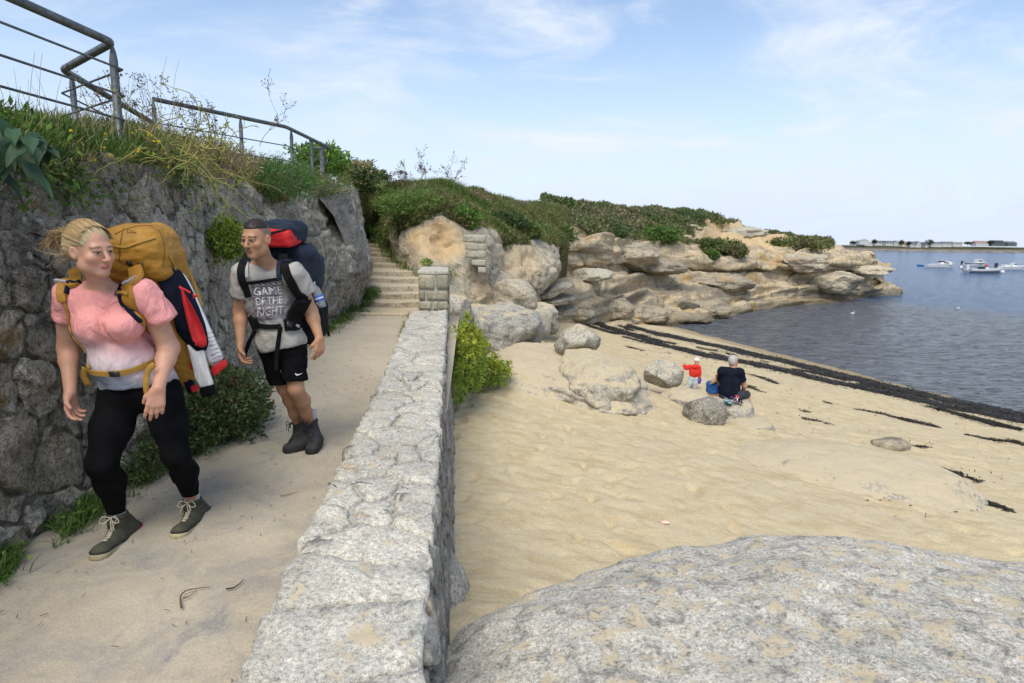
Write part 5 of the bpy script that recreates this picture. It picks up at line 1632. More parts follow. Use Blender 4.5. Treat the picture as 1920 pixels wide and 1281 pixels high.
# dry branching weeds against the sky
def twiggy(base, h, spread, n, rr, r0=0.004, lv=3):
    cur = []
    def grow(p, d, L, r, lev):
        pts = wander(p, d, 6, L / 6, 0.16, 0.03, rr)
        cur.append((pts, np.linspace(r, r * 0.55, 7)))
        if lev <= 0: return
        for _ in range(rr.integers(2, 5)):
            i = rr.integers(2, 7)
            grow(pts[i], unit(pts[i] - pts[i - 1]) + rr.normal(0, 0.55, 3), L * rr.uniform(0.35, 0.65), r * 0.6, lev - 1)
    for _ in range(n):
        grow(base + A((rr.normal(0, spread), rr.normal(0, spread), 0)), A((rr.normal(0.15, 0.35), rr.normal(0, 0.3), 1.0)), h * rr.uniform(0.6, 1.0), r0, lv)
    return cur
for k, (px, py, d, h, sp, n, r0, lab) in enumerate((
        (285, 265, 5.4, 0.42, 0.12, 5, 0.0035, 'dry seed head weed reaching above the corner of the near railing'),
        (335, 265, 6.0, 0.46, 0.22, 6, 0.0035, 'spindly dead weed standing in front of the start of the long railing'),
        (390, 270, 6.6, 0.40, 0.25, 5, 0.0035, 'low dead weed spreading below the long handrail'),
        (800, 352, 21.0, 0.75, 0.45, 9, 0.008, 'bare twiggy bush on the hilltop skyline'),
        (745, 352, 21.0, 0.45, 0.30, 5, 0.008, 'small leafless bush on the skyline nearer the stairs'))):
    cur = twiggy(P(px, py, d), h, sp, n, np.random.default_rng(500 + k), r0)
    V, F, C = tubes_col(cur, (0.14, 0.10, 0.07), 3)
    t = thing('dry_weed', lab, 'weed', P(px, py, d))
    put('stem', V, F, C, M_twig, t)
    ends = A([c[0][-1] for c in cur]); ends = np.concatenate((ends, A([c[0][4] for c in cur])))
    V, F, C = leaves(ends, 0.022 if d < 10 else 0.05, np.tile(A((0.10, 0.07, 0.05)), (len(ends), 1)), None, 0.5, 520 + k)
    put('seed_head', V, F, C, M_twig, t)
# tall grass stalks on the skyline
cur = []
for k in range(60):
    p0 = P(r3.uniform(0, 330), r3.uniform(235, 262), r3.uniform(3.4, 5.0))
    cur.append((wander(p0, (r3.normal(0.1, 0.25), 0, 1), 6, r3.uniform(0.03, 0.07), 0.08, -0.01, r3), np.linspace(0.0022, 0.001, 7)))
tag(put('grass_stalks', *tubes_col(cur, (0.20, 0.18, 0.10), 3), M_twig), kind='stuff')
# weeds along the foot of the walls and the stairs
def tuft_line(pts, n, spread, h, cols, seed, wdt=0.007):
    rr = np.random.default_rng(seed)
    pts = A(pts, dtype=float)
    q = crom(pts, 200)
    k = rr.integers(0, 200, n)
    p = q[k] + np.concatenate((rr.normal(0, spread, (n, 2)), np.zeros((n, 1))), 1)
    keep = fbm(p * 2.2, seed, 2) > -0.15
    p = p[keep]
    V, F, C = blades(p, h * (1 + 0.6 * fbm(p * 3, seed + 1, 2)), wdt, 0.9, pal(p, cols, 2.0, seed + 2), (0.05, 0, 0), seed + 3)
    p2 = p[::4] + rr.normal(0, 0.02, (len(p[::4]), 3)) + A((0, 0, h * 0.3))
    V2, F2, C2 = leaves(p2, h * 0.35, pal(p2, G_GREEN, 2.0, seed + 4), None, 0.45, seed + 5)
    return join([(V, F, C), (V2, F2, C2)])
T1 = tuft_line([(-2.46, y, 0.005) for y in (2.6, 3.0, 3.4, 3.9)], 2600, 0.055, 0.10, G_MIX[:2] + G_GREEN[:2], 401)
T2 = tuft_line([(-2.44, y, 0.005) for y in (3.9, 4.2, 4.5)], 900, 0.04, 0.07, G_MIX[:3], 406)
LB = [P(500, 690, 7.3), P(560, 652, 8.75), P(612, 622, 9.95), P(645, 603, 11.0), P(672, 582, 11.9), P(690, 552, 12.9)]
T3 = tuft_line([p_ + A((0.03, 0, 0.02)) for p_ in LB], 4200, 0.10, 0.20, G_GREEN + G_MIX[:3], 411, 0.011)
T4 = tuft_line([(wall_left(y) - 0.05, y, path_z(y)) for y in (9.2, 10.0, 10.8, 11.4)], 700, 0.04, 0.11, G_MIX[:3], 416)
SB = [P(700, 448, 19.8), P(718, 470, 18.0), P(735, 487, 17.0), P(752, 500, 16.0), P(775, 512, 15.0), P(800, 520, 14.4)]
T5 = tuft_line([p_ + A((0.30, 0.1, -0.02)) for p_ in SB], 6500, 0.16, 0.22, G_GREEN + G_MIX, 421, 0.018)
T6 = tuft_line([P(700, 436, 21.2), P(722, 438, 20.4), P(742, 442, 18.8)], 2200, 0.22, 0.32, G_GREEN, 426, 0.025)
tag(put('wall_foot_weeds', *join([T1, T2, T3, T4, T5, T6]), M_grass), kind='stuff')

# ------------------------------------------------------------------ railings
def rail_tubes(name, parent, pts, r, n=10):
    V, F = tube(A(pts), r, n)
    return obj(name, V, F, M_metal, parent, smooth=True)
def fillet(pts, r, k=6):
    pts = [A(p, dtype=float) for p in pts]
    out = [pts[0]]
    for a, b, c in zip(pts, pts[1:], pts[2:]):
        u, v = unit(a - b), unit(c - b)
        for t in np.linspace(0, 1, k):
            out.append((b + u * r) * (1 - t) ** 2 + b * 2 * t * (1 - t) + (b + v * r) * t ** 2)
    out.append(pts[-1])
    return out
def ext(a, b, t):
    return A(b) + (A(b) - A(a)) * t
ZR = P(212, 82, 5.0)[2]
c0, c1 = P(210, 80, 5.0), PZ(118, 131, ZR)
c2 = PZ(284, 229, ZR)
n0 = PZ(30, 0, ZR)
n1 = ext(c0, n0, 1.6)
rail1 = thing('steel_railing', 'grey steel railing that doubles back at a rounded corner above the tall wall', 'railing', (c0[0], c0[1], 2.2))
rail_tubes('handrail', rail1, fillet([n1, c0, c1, c2], 0.07), 0.030, 14)
for k, dz in enumerate((0.195, 0.385, 0.565, 0.75)):
    o_ = A((0, 0, -dz))
    e0, e1 = c0 + o_ + A((0.07, -0.01, 0)), c1 + o_ + A((-0.03, 0.0, 0))
    rail_tubes('wire_bar', rail1, fillet([n1 + o_ + A((0.06, 0, 0)), e0, e1, c2 + o_], 0.012, 4), 0.0085, 8)
def post(parent, p, h, r=0.024):
    p = A(p, dtype=float)
    V, F = tube(A([p - A((0, 0, h)), p - A((0, 0, 0.10)), p - A((0, 0, 0.035)), p]), A([r, r, r * 0.7, r * 0.35]), 4)
    return obj('post', V, F, M_metal, parent)
post(rail1, c0 + A((0.0, 0.0, -0.03)), 1.1, 0.034)
post(rail1, c1 + A((0.05, 0.03, -0.03)), 1.0, 0.030)
post(rail1, c2 + A((0, 0, -0.02)), 0.9, 0.030)
post(rail1, n1 * 0.8 + c0 * 0.2 + A((0, 0, -0.03)), 1.0, 0.03)
ZR2 = P(287, 186, 8.0)[2]
d0, d1, d2, d3 = P(287, 186, 8.0), PZ(536, 238, ZR2), PZ(617, 277, ZR2), PZ(585, 277, ZR2)
rail2 = thing('steel_railing', 'long thin steel railing running along the bank towards the hilltop', 'railing', (d0[0], d0[1], 2.4))
rail_tubes('handrail', rail2, fillet([d0, d1, d2], 0.10), 0.028, 12)
for dz in (0.28, 0.50, 0.72):
    rail_tubes('wire_bar', rail2, [p_ + A((0.02, 0, -dz)) for p_ in (d0, d1, d2)], 0.008, 6)
rail_tubes('end_bar', rail2, [d2 + A((0, 0, -0.01)), d3 + A((0, 0, -0.01))], 0.018, 8)
for px in (294, 466, 557, 593, 612):
    a, b, t = (d0, d1, 0) if px < 536 else (d1, d2, 0)
    best = min(np.linspace(0, 1, 200), key=lambda t: abs((a + (b - a) * t)[0] / (a + (b - a) * t)[1] - (px - 960) / FPX))
    post(rail2, a + (b - a) * best + A((0, 0, -0.02)), 0.95, 0.028)
post(rail2, (d2 + d3) / 2 + A((0, 0, -0.02)), 0.9, 0.022)

# small paling fence on the hilltop
fence = thing('paling_fence', 'weathered low paling fence on the hilltop skyline', 'fence', P(955, 386, 26.5))
fm = MB()
fa, fb = P(925, 378, 25.5), P(988, 382, 28.0)
for t in np.linspace(0, 1, 30):
    p_ = fa + (fb - fa) * t
    fm.box(p_ + A((0, 0, -0.15 + 0.03 * math.sin(t * 37))), (0.018, 0.012, 0.22))
tag(fm.obj('palings', M_twig, fence, usecol=False), kind='stuff')
mb = MB(); 
for dz in (0.0, -0.22):
    mb.tube([fa + A((0, -0.03, dz)), fb + A((0, -0.03, dz))], 0.012, 5)
wm = soft_mat("grey_wood", (0.20, 0.17, 0.13), (0.13, 0.11, 0.085), 20)
mb.obj('rail', wm, fence)
for ch in fence.children:
    ch.data.materials.clear(); ch.data.materials.append(wm)
mb = MB(); mb.box(fb + A((0.03, 0, -0.2)), (0.035, 0.035, 0.30)); mb.obj('post', wm, fence)
# ------------------------------------------------------------------ people: tools
from mathutils.bvhtree import BVHTree
CAMP = Vector((0, 0, CAMH))
def frame(fwd, up=(0, 0, 1)):
    f = unit(A(fwd, dtype=float)); u = A(up, dtype=float)
    r = unit(np.cross(f, u)); u = np.cross(r, f)
    return np.stack((r, f, u), 1)          # columns: right-hand side x, forward y, up z
class Fig:
    """Keeps one grid window for a person; makes fresh SDFs over it."""
    def __init__(s, lo, hi, h):
        s.lo, s.hi, s.h = A(lo, dtype=float), A(hi, dtype=float), h
    def new(s, lo=None, hi=None):
        return SDF(s.lo if lo is None else lo, s.hi if hi is None else hi, s.h)
def chain(s, pts, rad, k=0.03, **kw):
    for a, b, ra, rb in zip(pts, pts[1:], rad, rad[1:]):
        s.cone(a, b, ra, rb, k, **kw)
def hand(s, wrist, f, n, t, L=0.18, curl=(0.35, 0.45, 0.4), thick=1.0, thumb=0.5):
    """Palm, four unequal fingers curling towards the palm normal n, thumb on side t."""
    f = unit(A(f, dtype=float)); n = unit(A(n, dtype=float) - f * (A(n, dtype=float) @ f)); t = np.cross(f, n) * np.sign(np.cross(f, n) @ A(t, dtype=float))
    q = L / 0.18
    w = A(wrist, dtype=float)
    for k, (off, ln, spread) in enumerate(((0.030, 0.070, 0.10), (0.010, 0.079, 0.03), (-0.010, 0.073, -0.04), (-0.029, 0.056, -0.11))):
        kn = w + f * (0.088 - 0.006 * abs(k - 1)) * q + t * off * q
        s.cone(w + t * off * 0.5 * q + f * 0.008 * q, kn, 0.0155 * q * thick, 0.0120 * q * thick, 0.012)
        d = unit(f + t * spread)
        p, a = kn, 0.0
        for j, (fr, cu) in enumerate(zip((0.45, 0.32, 0.25), curl)):
            a += cu * (1 + 0.12 * (k - 1))
            e = p + (d * math.cos(a) + n * math.sin(a)) * ln * fr * q * 1.08
            s.cone(p, e, (0.0100 - 0.0012 * j) * q * thick, (0.0092 - 0.0014 * j) * q * thick, 0.003)
            p = e
    b = w + f * 0.022 * q + t * 0.020 * q
    m = b + (f * 0.60 + t * 0.55 + n * 0.35) * 0.045 * q
    e = m + unit(f * 0.90 + t * 0.15 + n * (0.3 + thumb)) * 0.032 * q
    s.cone(b, m, 0.017 * q * thick, 0.0115 * q * thick, 0.010)
    s.cone(m, e, 0.0112 * q * thick, 0.0085 * q * thick, 0.003)
def head(s, c, R, q=1.0, female=False, full=0.0):
    """Skull, jaw, brow, eyes, nose, lips and ears in the frame R (x side, y forward, z up) about the eye-level centre c."""
    def L(x, y, z): return A(c) + R @ (A((x, y, z)) * q)
    e = lambda x, y, z, rx, ry, rz, k=0.02, **kw: s.ell(L(x, y, z), A((rx, ry, rz)) * q, R, k * q, **kw)
    e(0, -0.014, 0.034, .074, .094, .083, 0.01)
    e(0, 0.022, -0.036, .060 + full, .066, .078, 0.03)
    e(0, 0.066, -0.098, .024 + full * .6, .020, .018, 0.035)
    for sx in (-1, 1):
        e(sx * .044, .012, -.066, .021 + full, .036, .030, 0.03)
        e(sx * .042, .062, -.024, .022, .021, .019, 0.025)
    s.cone(L(-.034, .077, .024), L(.034, .077, .024), .013 * q, .013 * q, .02 * q)
    for sx in (-1, 1):
        e(sx * .031, .095, .004, .017, .013, .011, 0.012, sub=True)
        e(sx * .031, .0775, .003, .0130, .0130, .0120, 0.002)
        s.cone(L(sx * .019, .0895, .0125), L(sx * .044, .083, .0115), .0050 * q, .0045 * q, .004 * q)
    s.cone(L(0, .086, .014), L(0, .112, -.030), .0075 * q, .0115 * q, .012 * q)
    for sx in (-1, 1):
        e(sx * .0115, .1005, -.034, .0085, .0105, .0075, 0.006)
    for z, y, r, w in ((-.0585, .0925, .0050, .018), (-.0672, .0920, .0060, .016)):
        s.cone(L(-w, y - .008, z), L(0, y, z), r * .7 * q, r * q, .005 * q)
        s.cone(L(w, y - .008, z), L(0, y, z), r * .7 * q, r * q, .005 * q)
    for sx in (-1, 1):
        Re = R @ A(Euler((0.25, 0, sx * 0.35)).to_matrix())
        s.ell(L(sx * .077, -.010, -.006), A((.0085, .019, .032)) * q, Re, .006 * q)
        s.ell(L(sx * .084, -.006, -.002), A((.0060, .010, .019)) * q, Re, .004 * q, sub=True)
def skin_cols(V, c, R, q, skin, lip, brow, iris, fade=None, flush=None, eye=0.0060):
    l = (V - A(c)) @ R / q
    n = len(V)
    C = np.tile(A(skin, dtype=float), (n, 1)) * (1 + 0.09 * fbm(V * 14, 31, 3) + 0.05 * fbm(V * 70, 33, 3))[:, None] * (1 + A((0.03, -0.05, -0.06)) * fbm(V * 9, 35, 2)[:, None])
    if flush is not None:
        for sx in (-1, 1):
            w = np.exp(-(((l[:, 0] - sx * .043) / .024) ** 2 + ((l[:, 2] + .035) / .028) ** 2)) * (l[:, 1] > .02)
            C = C * (1 - 0.5 * w[:, None]) + A(flush) * 0.5 * w[:, None]
        w = np.exp(-((l[:, 0] / .016) ** 2 + ((l[:, 2] + .03) / .016) ** 2)) * (l[:, 1] > .09)
        C = C * (1 - 0.4 * w[:, None]) + A(flush) * 0.4 * w[:, None]
    def put_(m, col, a=1.0):
        C[m] = C[m] * (1 - a) + A(col) * a
    face = l[:, 1] > 0.03
    ml = face & (np.abs(l[:, 0]) < .0195) & (l[:, 2] > -.0735) & (l[:, 2] < -.0525 - 0.12 * np.abs(l[:, 0])) & (l[:, 1] > .07)
    put_(ml, lip, 0.85)
    put_(ml & (np.abs(l[:, 2] + .0630) < .0019), A(lip) * 0.35)
    for sx in (-1, 1):
        x = l[:, 0] - sx * .031
        opening = np.sqrt(np.maximum(0, 1 - (x / .0145) ** 2))
        ey = face & (np.abs(x) < .0145) & (np.abs(l[:, 2] - .0025) < eye * opening)
        put_(ey, (0.46, 0.42, 0.39))
        put_(ey & (x ** 2 + (l[:, 2] - .0025) ** 2 < .0068 ** 2), iris)
        put_(ey & (x ** 2 + (l[:, 2] - .0025) ** 2 < .0028 ** 2), (0.01, 0.01, 0.01))
        lid = face & (np.abs(x) < .0165) & (np.abs(l[:, 2] - (.0025 + (eye + .001) * opening)) < .0026)
        put_(lid, A(skin) * 0.20, 0.9)
        bz = .0235 + 0.004 * np.sin(np.clip((np.abs(l[:, 0]) - .012) / .038, 0, 1) * math.pi) - 0.10 * np.maximum(0, np.abs(l[:, 0]) - .042)
        br = face & (np.abs(l[:, 0]) > .012) & (np.abs(l[:, 0]) < .051) & (np.abs(l[:, 2] - bz) < .0042) & (l[:, 0] * sx > 0)
        put_(br, brow[0], brow[1])
        put_(face & ((x - 0) ** 2 / .018 ** 2 + (l[:, 2] + .010) ** 2 / .006 ** 2 < 1), A(skin) * 0.78, 0.5)
    put_((np.abs(np.abs(l[:, 0]) - .0095) < .0042) & (np.abs(l[:, 2] + .0408) < .0030) & (l[:, 1] > .088), A(skin) * 0.25, 0.8)
    if fade is not None:
        hl = l[:, 2] - np.where(l[:, 1] > 0.05, .062, np.interp(l[:, 1], (-.1, -.02, .02, .05), (-.055, -.01, .02, .062)))
        m = (hl > 0) & (np.abs(l[:, 0]) < .079) & (np.abs(l[:, 0]) > -1) & (l[:, 2] > -.06)
        ear = (np.abs(l[:, 0]) > .0735) & (np.abs(l[:, 2] + .005) < .036) & (np.abs(l[:, 1] + .008) < .025)
        m &= ~ear
        a = sstep(0, .035, hl)[:, None] * (0.8 + 0.2 * vnoise(V * 300, 3))[:, None]
        C[m] = (C * (1 - a) + A(fade) * a)[m]
    return np.clip(C, 0, 1)
def bvh(V, F):
    return BVHTree.FromPolygons([tuple(v) for v in V], [tuple(int(i) for i in f) for f in F])
def hit(bv, px, py, d0, off):
    r = ray(px, py)
    loc, nrm, i, dist = bv.ray_cast(CAMP, r.normalized())
    if loc is None or abs(loc.y - d0) > 0.45:
        loc, nrm, i, dist = bv.find_nearest(Vector(P(px, py, d0)))
    if nrm.dot(CAMP - loc) < -0.3 * (CAMP - loc).length: nrm = -nrm
    return A(loc + nrm * off), A(nrm)
def ribbon(pts, nrm, w, th):
    """A webbing band with thickness along pts, facing nrm."""
    pts, nrm = A(pts, dtype=float), A(nrm, dtype=float)
    t = unit(np.gradient(pts, axis=0))
    s = unit(np.cross(nrm, t))
    nrm = unit(np.cross(t, s))
    w = np.broadcast_to(np.asarray(w, dtype=float), (len(pts),))[:, None] / 2
    ring = np.stack((pts - s * w, pts - s * w * 0.9 + nrm * th, pts + s * w * 0.9 + nrm * th, pts + s * w), 1)
    m = len(pts)
    i, j = np.meshgrid(np.arange(m - 1), np.arange(4), indexing='ij')
    F = np.stack((i * 4 + j, (i + 1) * 4 + j, (i + 1) * 4 + (j + 1) % 4, i * 4 + (j + 1) % 4), -1).reshape(-1, 4)
    return ring.reshape(-1, 3), [F, A([[0, 1, 2, 3], [(m - 1) * 4 + 3, (m - 1) * 4 + 2, (m - 1) * 4 + 1, (m - 1) * 4]])]
def strap(name, pix, d0, bv, w, th, mat, parent, off=0.004, n=28, pre=(), post_=(), lift=None):
    q = crom(A(pix, dtype=float), n)
    L = [hit(bv, x, y, d0, off) for x, y in q]
    pts = [A(p) for p in pre] + [l[0] for l in L] + [A(p) for p in post_]
    nr = [L[0][1]] * len(pre) + [l[1] for l in L] + [L[-1][1]] * len(post_)
    pts, nr = A(pts), A(nr)
    for _ in range(3):
        pts[1:-1] = 0.5 * pts[1:-1] + 0.25 * (pts[:-2] + pts[2:])
        nr[1:-1] = unit(0.5 * nr[1:-1] + 0.25 * (nr[:-2] + nr[2:]))
    if lift is not None:
        pts = pts + nr * np.interp(np.linspace(0, 1, len(pts)), np.linspace(0, 1, len(lift)), lift)[:, None]
    V, F = ribbon(pts, nr, w, th)
    return obj(name, V, F, mat, parent, smooth=False)
def cloth(name, pix, dfun, th, mat, parent, n=48, folds=0.012, seed=1, bulge=0.015, col=None):
    """A hanging piece of cloth with thickness: picture outline put at its own distance, with folds."""
    pl = A(list(pix) + [pix[0]], dtype=float)
    e = np.linalg.norm(np.diff(pl, axis=0), axis=1)
    cum = np.concatenate(([0], np.cumsum(e)))
    t = np.linspace(0, cum[-1], n, endpoint=False)
    out = np.stack((np.interp(t, cum, pl[:, 0]), np.interp(t, cum, pl[:, 1])), 1)
    out = 0.6 * out + 0.2 * (np.roll(out, 1, 0) + np.roll(out, -1, 0))
    c = out.mean(0)
    def lay(s, off):
        r = c + (out - c) * s
        V = A([P(x, y, dfun(x, y)) for x, y in r])
        f = folds * fbm(V * A((26, 26, 5)), seed, 3)
        V[:, 1] += -off + f * (1 if True else 0)
        V[:, 0] += -f * 0.5
        return V
    rg = [lay(1.0, -th), lay(1.0, 0)] + [lay(s, bulge * (1 - s ** 3)) for s in (0.86, 0.7, 0.52, 0.35, 0.18)]
    m = len(rg)
    V = np.concatenate(rg + [rg[-1].mean(0)[None], rg[0].mean(0)[None]])
    k = np.arange(n)
    Q = np.concatenate([np.stack((r * n + k, r * n + (k + 1) % n, (r + 1) * n + (k + 1) % n, (r + 1) * n + k), 1) for r in range(m - 1)])
    T = np.concatenate((np.stack(((m - 1) * n + k, (m - 1) * n + (k + 1) % n, np.full(n, m * n)), 1), np.stack(((k + 1) % n, k, np.full(n, m * n + 1)), 1)))
    return obj(name, V, [Q, T], mat, parent, smooth=True)
def fold_disp(V, F, a, sc, seed, ridge=0.0, dirsc=(1, 1, 1.6)):
    n = np.zeros_like(V)
    fn = np.cross(V[F[:, 2]] - V[F[:, 0]], V[F[:, 3]] - V[F[:, 1]])
    for k in range(4):
        np.add.at(n, F[:, k], fn)
    n = unit(n)
    d = a * fbm(V * sc * A(dirsc), seed, 3)
    if ridge:
        d = d + ridge * ridged(V * sc * 0.6 * A(dirsc) + 0.4 * fbm(V * 4, seed + 2, 2)[:, None], seed + 1, 2)
    return V + n * d[:, None]
def relax(V, F, it=2, lam=0.5):
    for _ in range(it):
        s = np.zeros_like(V); c = np.zeros(len(V))
        for a in range(4):
            b = (a + 1) % 4
            np.add.at(s, F[:, a], V[F[:, b]]); np.add.at(c, F[:, a], 1)
            np.add.at(s, F[:, b], V[F[:, a]]); np.add.at(c, F[:, b], 1)
        V = V * (1 - lam) + lam * s / np.maximum(c, 1)[:, None]
    return V
def smin(a, b, k):
    h = np.clip(0.5 + 0.5 * (b - a) / k, 0, 1)
    return b * (1 - h) + a * h - k * h * (1 - h)
M_skin = vcol_mat("skin", 0.48, sub=0.06, bumpsc=260, spec=0.35)
M_hair = vcol_mat("hair", 0.5, bumpsc=0, spec=0.3)
M_black = soft_mat("black_fabric", (0.0045, 0.0045, 0.0055), (0.007, 0.007, 0.008), 60, 0.9, 0.15, spec=0.06)
M_strapblack = soft_mat("black_webbing", (0.007, 0.007, 0.008), (0.013, 0.013, 0.015), 90, 0.85, 0.3, spec=0.1)
M_mustard = soft_mat("mustard_nylon", (0.37, 0.185, 0.022), (0.30, 0.145, 0.016), 40, 0.6, 0.5, folds=0.8, spec=0.35)
M_seam = soft_mat('dark_mustard_seam', (0.20, 0.095, 0.012), (0.16, 0.075, 0.01), 60, 0.8, 0.2)
M_mustardweb = soft_mat("mustard_webbing", (0.38, 0.22, 0.045), (0.31, 0.17, 0.03), 90, 0.75, 0.25)
M_navy = soft_mat("navy_fabric", (0.007, 0.010, 0.020), (0.011, 0.014, 0.026), 60, 0.9, 0.4, folds=0.5, spec=0.08)
M_slate = soft_mat("slate_nylon", (0.016, 0.024, 0.042), (0.010, 0.016, 0.028), 50, 0.7, 0.5, folds=0.7, spec=0.2)
M_red = soft_mat("red_fabric", (0.55, 0.022, 0.025), (0.45, 0.015, 0.02), 50, 0.7, 0.4, folds=0.5)
M_white = soft_mat("white_fabric", (0.72, 0.71, 0.69), (0.66, 0.65, 0.63), 60, 0.85, 0.4, folds=0.5)
M_grey = soft_mat("grey_webbing", (0.40, 0.40, 0.40), (0.33, 0.33, 0.34), 60, 0.6, 0.2)
M_plastic = soft_mat("dark_plastic", (0.015, 0.015, 0.016), (0.02, 0.02, 0.021), 30, 0.4, 0.05, spec=0.5)
M_boot = soft_mat("olive_suede", (0.055, 0.056, 0.036), (0.075, 0.073, 0.048), 55, 0.85, 0.3)
M_bootdark = soft_mat("grey_suede", (0.050, 0.050, 0.050), (0.030, 0.030, 0.031), 55, 0.8, 0.3)
M_sole = soft_mat("cream_rubber", (0.48, 0.41, 0.26), (0.38, 0.32, 0.20), 40, 0.7, 0.2)
M_soledark = soft_mat("black_rubber", (0.020, 0.020, 0.020), (0.035, 0.033, 0.03), 40, 0.7, 0.2)
M_lace = soft_mat("cream_lace", (0.58, 0.51, 0.38), (0.46, 0.40, 0.28), 120, 0.8, 0.2)
M_lacedark = soft_mat("dark_lace", (0.02, 0.02, 0.02), (0.07, 0.07, 0.07), 120, 0.8, 0.2)
M_rand = soft_mat('dark_rand', (0.022, 0.023, 0.018), (0.03, 0.03, 0.025), 40, 0.7, 0.2)
M_sock = soft_mat("grey_sock", (0.52, 0.52, 0.53), (0.40, 0.40, 0.41), 90, 0.9, 0.4)

def boot(parent, heel, toe, ankle, top, mats, q=1.0, accent=None, sock=True, seed=0):
    heel, toe, ankle, top = (A(x, dtype=float) for x in (heel, toe, ankle, top))
    f = unit(toe - heel)
    up = unit(A((0, 0, 1.0)) - f * f[2])
    sd = np.cross(f, up)
    Ln = np.linalg.norm(toe - heel)
    R = np.stack((sd, f, up), 1)
    lo = np.minimum(np.minimum(heel, toe), top) - 0.13
    hi = np.maximum(np.maximum(heel, toe), top) + 0.13
    s = SDF(lo, hi, 0.0045)
    at = lambda y, z, x=0: heel + f * (y * Ln) + up * z * q + sd * x * q
    ax = unit(top - ankle)
    s.cone(at(0.15, 0.048), ankle, 0.038 * q, 0.041 * q, 0.025)
    s.ell(at(0.06, 0.040), A((0.034, 0.026, 0.034)) * q, R, 0.02)
    s.cone(at(0.10, 0.050), top - f * 0.008, 0.033 * q, 0.040 * q, 0.02)
    s.cone(at(0.16, 0.040), at(0.45, 0.045), 0.038 * q, 0.040 * q, 0.03)
    s.cone(ankle - ax * 0.02, at(0.62, 0.046), 0.040 * q, 0.034 * q, 0.03)
    s.cone(at(0.50, 0.038), at(0.84, 0.032), 0.042 * q, 0.036 * q, 0.02, flat=up, fr=0.95)
    s.ell(at(0.83, 0.032), A((0.043, 0.050, 0.032)) * q, R, 0.02)
    s.cone(ankle, top, 0.042 * q, 0.046 * q, 0.02)
    for a in np.arange(0, 6.28, 0.52):
        p0 = top - ax * 0.012 + (sd * math.cos(a) + unit(np.cross(ax, sd)) * math.sin(a)) * 0.042 * q
        s.ell(p0, A((0.014, 0.014, 0.014)) * q, None, 0.008)
    s.cut(heel + up * 0.016 * q, -up)
    s.cut(top, ax)
    s.ell(top + ax * 0.01, A((0.040, 0.040, 0.03)) * q, np.stack((sd, unit(np.cross(ax, sd)), ax), 1), 0.004, sub=True)
    V, F = s.mesh()
    V = fold_disp(relax(V, F, 1), F, 0.0018, 22, 7 + seed)
    b = obj('boot', V, F, mats[0], parent)
    bv = bvh(V, F)
    s = SDF(lo, hi, 0.0045)
    s.cone(at(0.15, 0.02), at(0.48, 0.02), 0.043 * q, 0.040 * q, 0.02)
    s.cone(at(0.48, 0.02), at(0.85, 0.022), 0.040 * q, 0.048 * q, 0.03)
    s.cut(heel + up * 0.030 * q, up)
    s.cut(heel, -up)
    V, F = s.mesh()
    obj('sole', V, F, mats[1], b)
    s = SDF(lo, hi, 0.0045)
    s.cone(at(0.13, 0.035), at(0.48, 0.035), 0.0415 * q, 0.0395 * q, 0.02)
    s.cone(at(0.48, 0.035), at(0.85, 0.032), 0.0395 * q, 0.0455 * q, 0.03)
    s.cut(heel + up * 0.041 * q, up)
    s.cut(heel + up * 0.027 * q, -up)
    V, F = s.mesh()
    obj('rand', V, F, M_rand, b)
    # laces criss-cross up the tongue
    rows = []
    for k in range(7):
        t = k / 6.0
        c = at(0.68, 0.09) * (1 - t) + (top + f * 0.05 - ax * 0.02) * t
        for sx in (-1, 1):
            loc, nrm, _, _ = bv.find_nearest(Vector(c + sd * sx * (0.020 + 0.004 * t) * q + f * 0.03 + up * 0.02))
            rows.append((k, sx, A(loc + nrm * 0.004)))
    L = [r[2] for r in rows if r[1] < 0]; Rr = [r[2] for r in rows if r[1] > 0]
    mb = MB()
    for k in range(6):
        for a, c in ((L[k], Rr[k + 1]), (Rr[k], L[k + 1])):
            m = A(bv.find_nearest(Vector((a + c) / 2 + f * 0.02 + up * 0.015))[0]) + f * 0.006 + up * 0.004
            mb.tube(crom(A([a, m, c]), 7), 0.0032 * q, 5)
    kn = (L[6] + Rr[6]) / 2 + f * 0.012
    rr = np.random.default_rng(seed)
    for sx in (-1, 1):
        pts = [kn, kn + sd * sx * 0.03 + f * 0.018 + up * 0.014, kn + sd * sx * 0.05 + f * 0.02 - up * 0.015, kn + sd * sx * 0.028 + f * 0.02 - up * 0.022, kn]
        mb.tube(crom(A(pts) + rr.normal(0, 0.002, (5, 3)), 18), 0.0030 * q, 5)
        pts = [kn, kn + sd * sx * 0.02 + f * 0.025 - up * 0.02, kn + sd * sx * 0.03 + f * 0.03 - up * 0.055]
        mb.tube(crom(A(pts), 10), 0.0028 * q, 5)
    tag(mb.obj('lace', mats[2], b, smooth=True), kind='stuff')
    if accent is not None:
        mb = MB()
        for sx in (-1, 1):
            loc, nrm, _, _ = bv.find_nearest(Vector(at(0.10, 0.055, 0.05 * sx)))
            l2, n2, _, _ = bv.find_nearest(Vector(at(0.05, 0.085, 0.05 * sx)))
            l3, n3, _, _ = bv.find_nearest(Vector(at(0.20, 0.050, 0.05 * sx)))
            V, F = ribbon(crom(A([A(l3 + n3 * .002), A(loc + nrm * .002), A(l2 + n2 * .002)]), 8), np.tile(A(nrm), (8, 1)), np.linspace(0.006, 0.022, 8), 0.002)
            mb.add(V, F)
        tag(mb.obj('heel_patch', accent, b), kind='stuff')
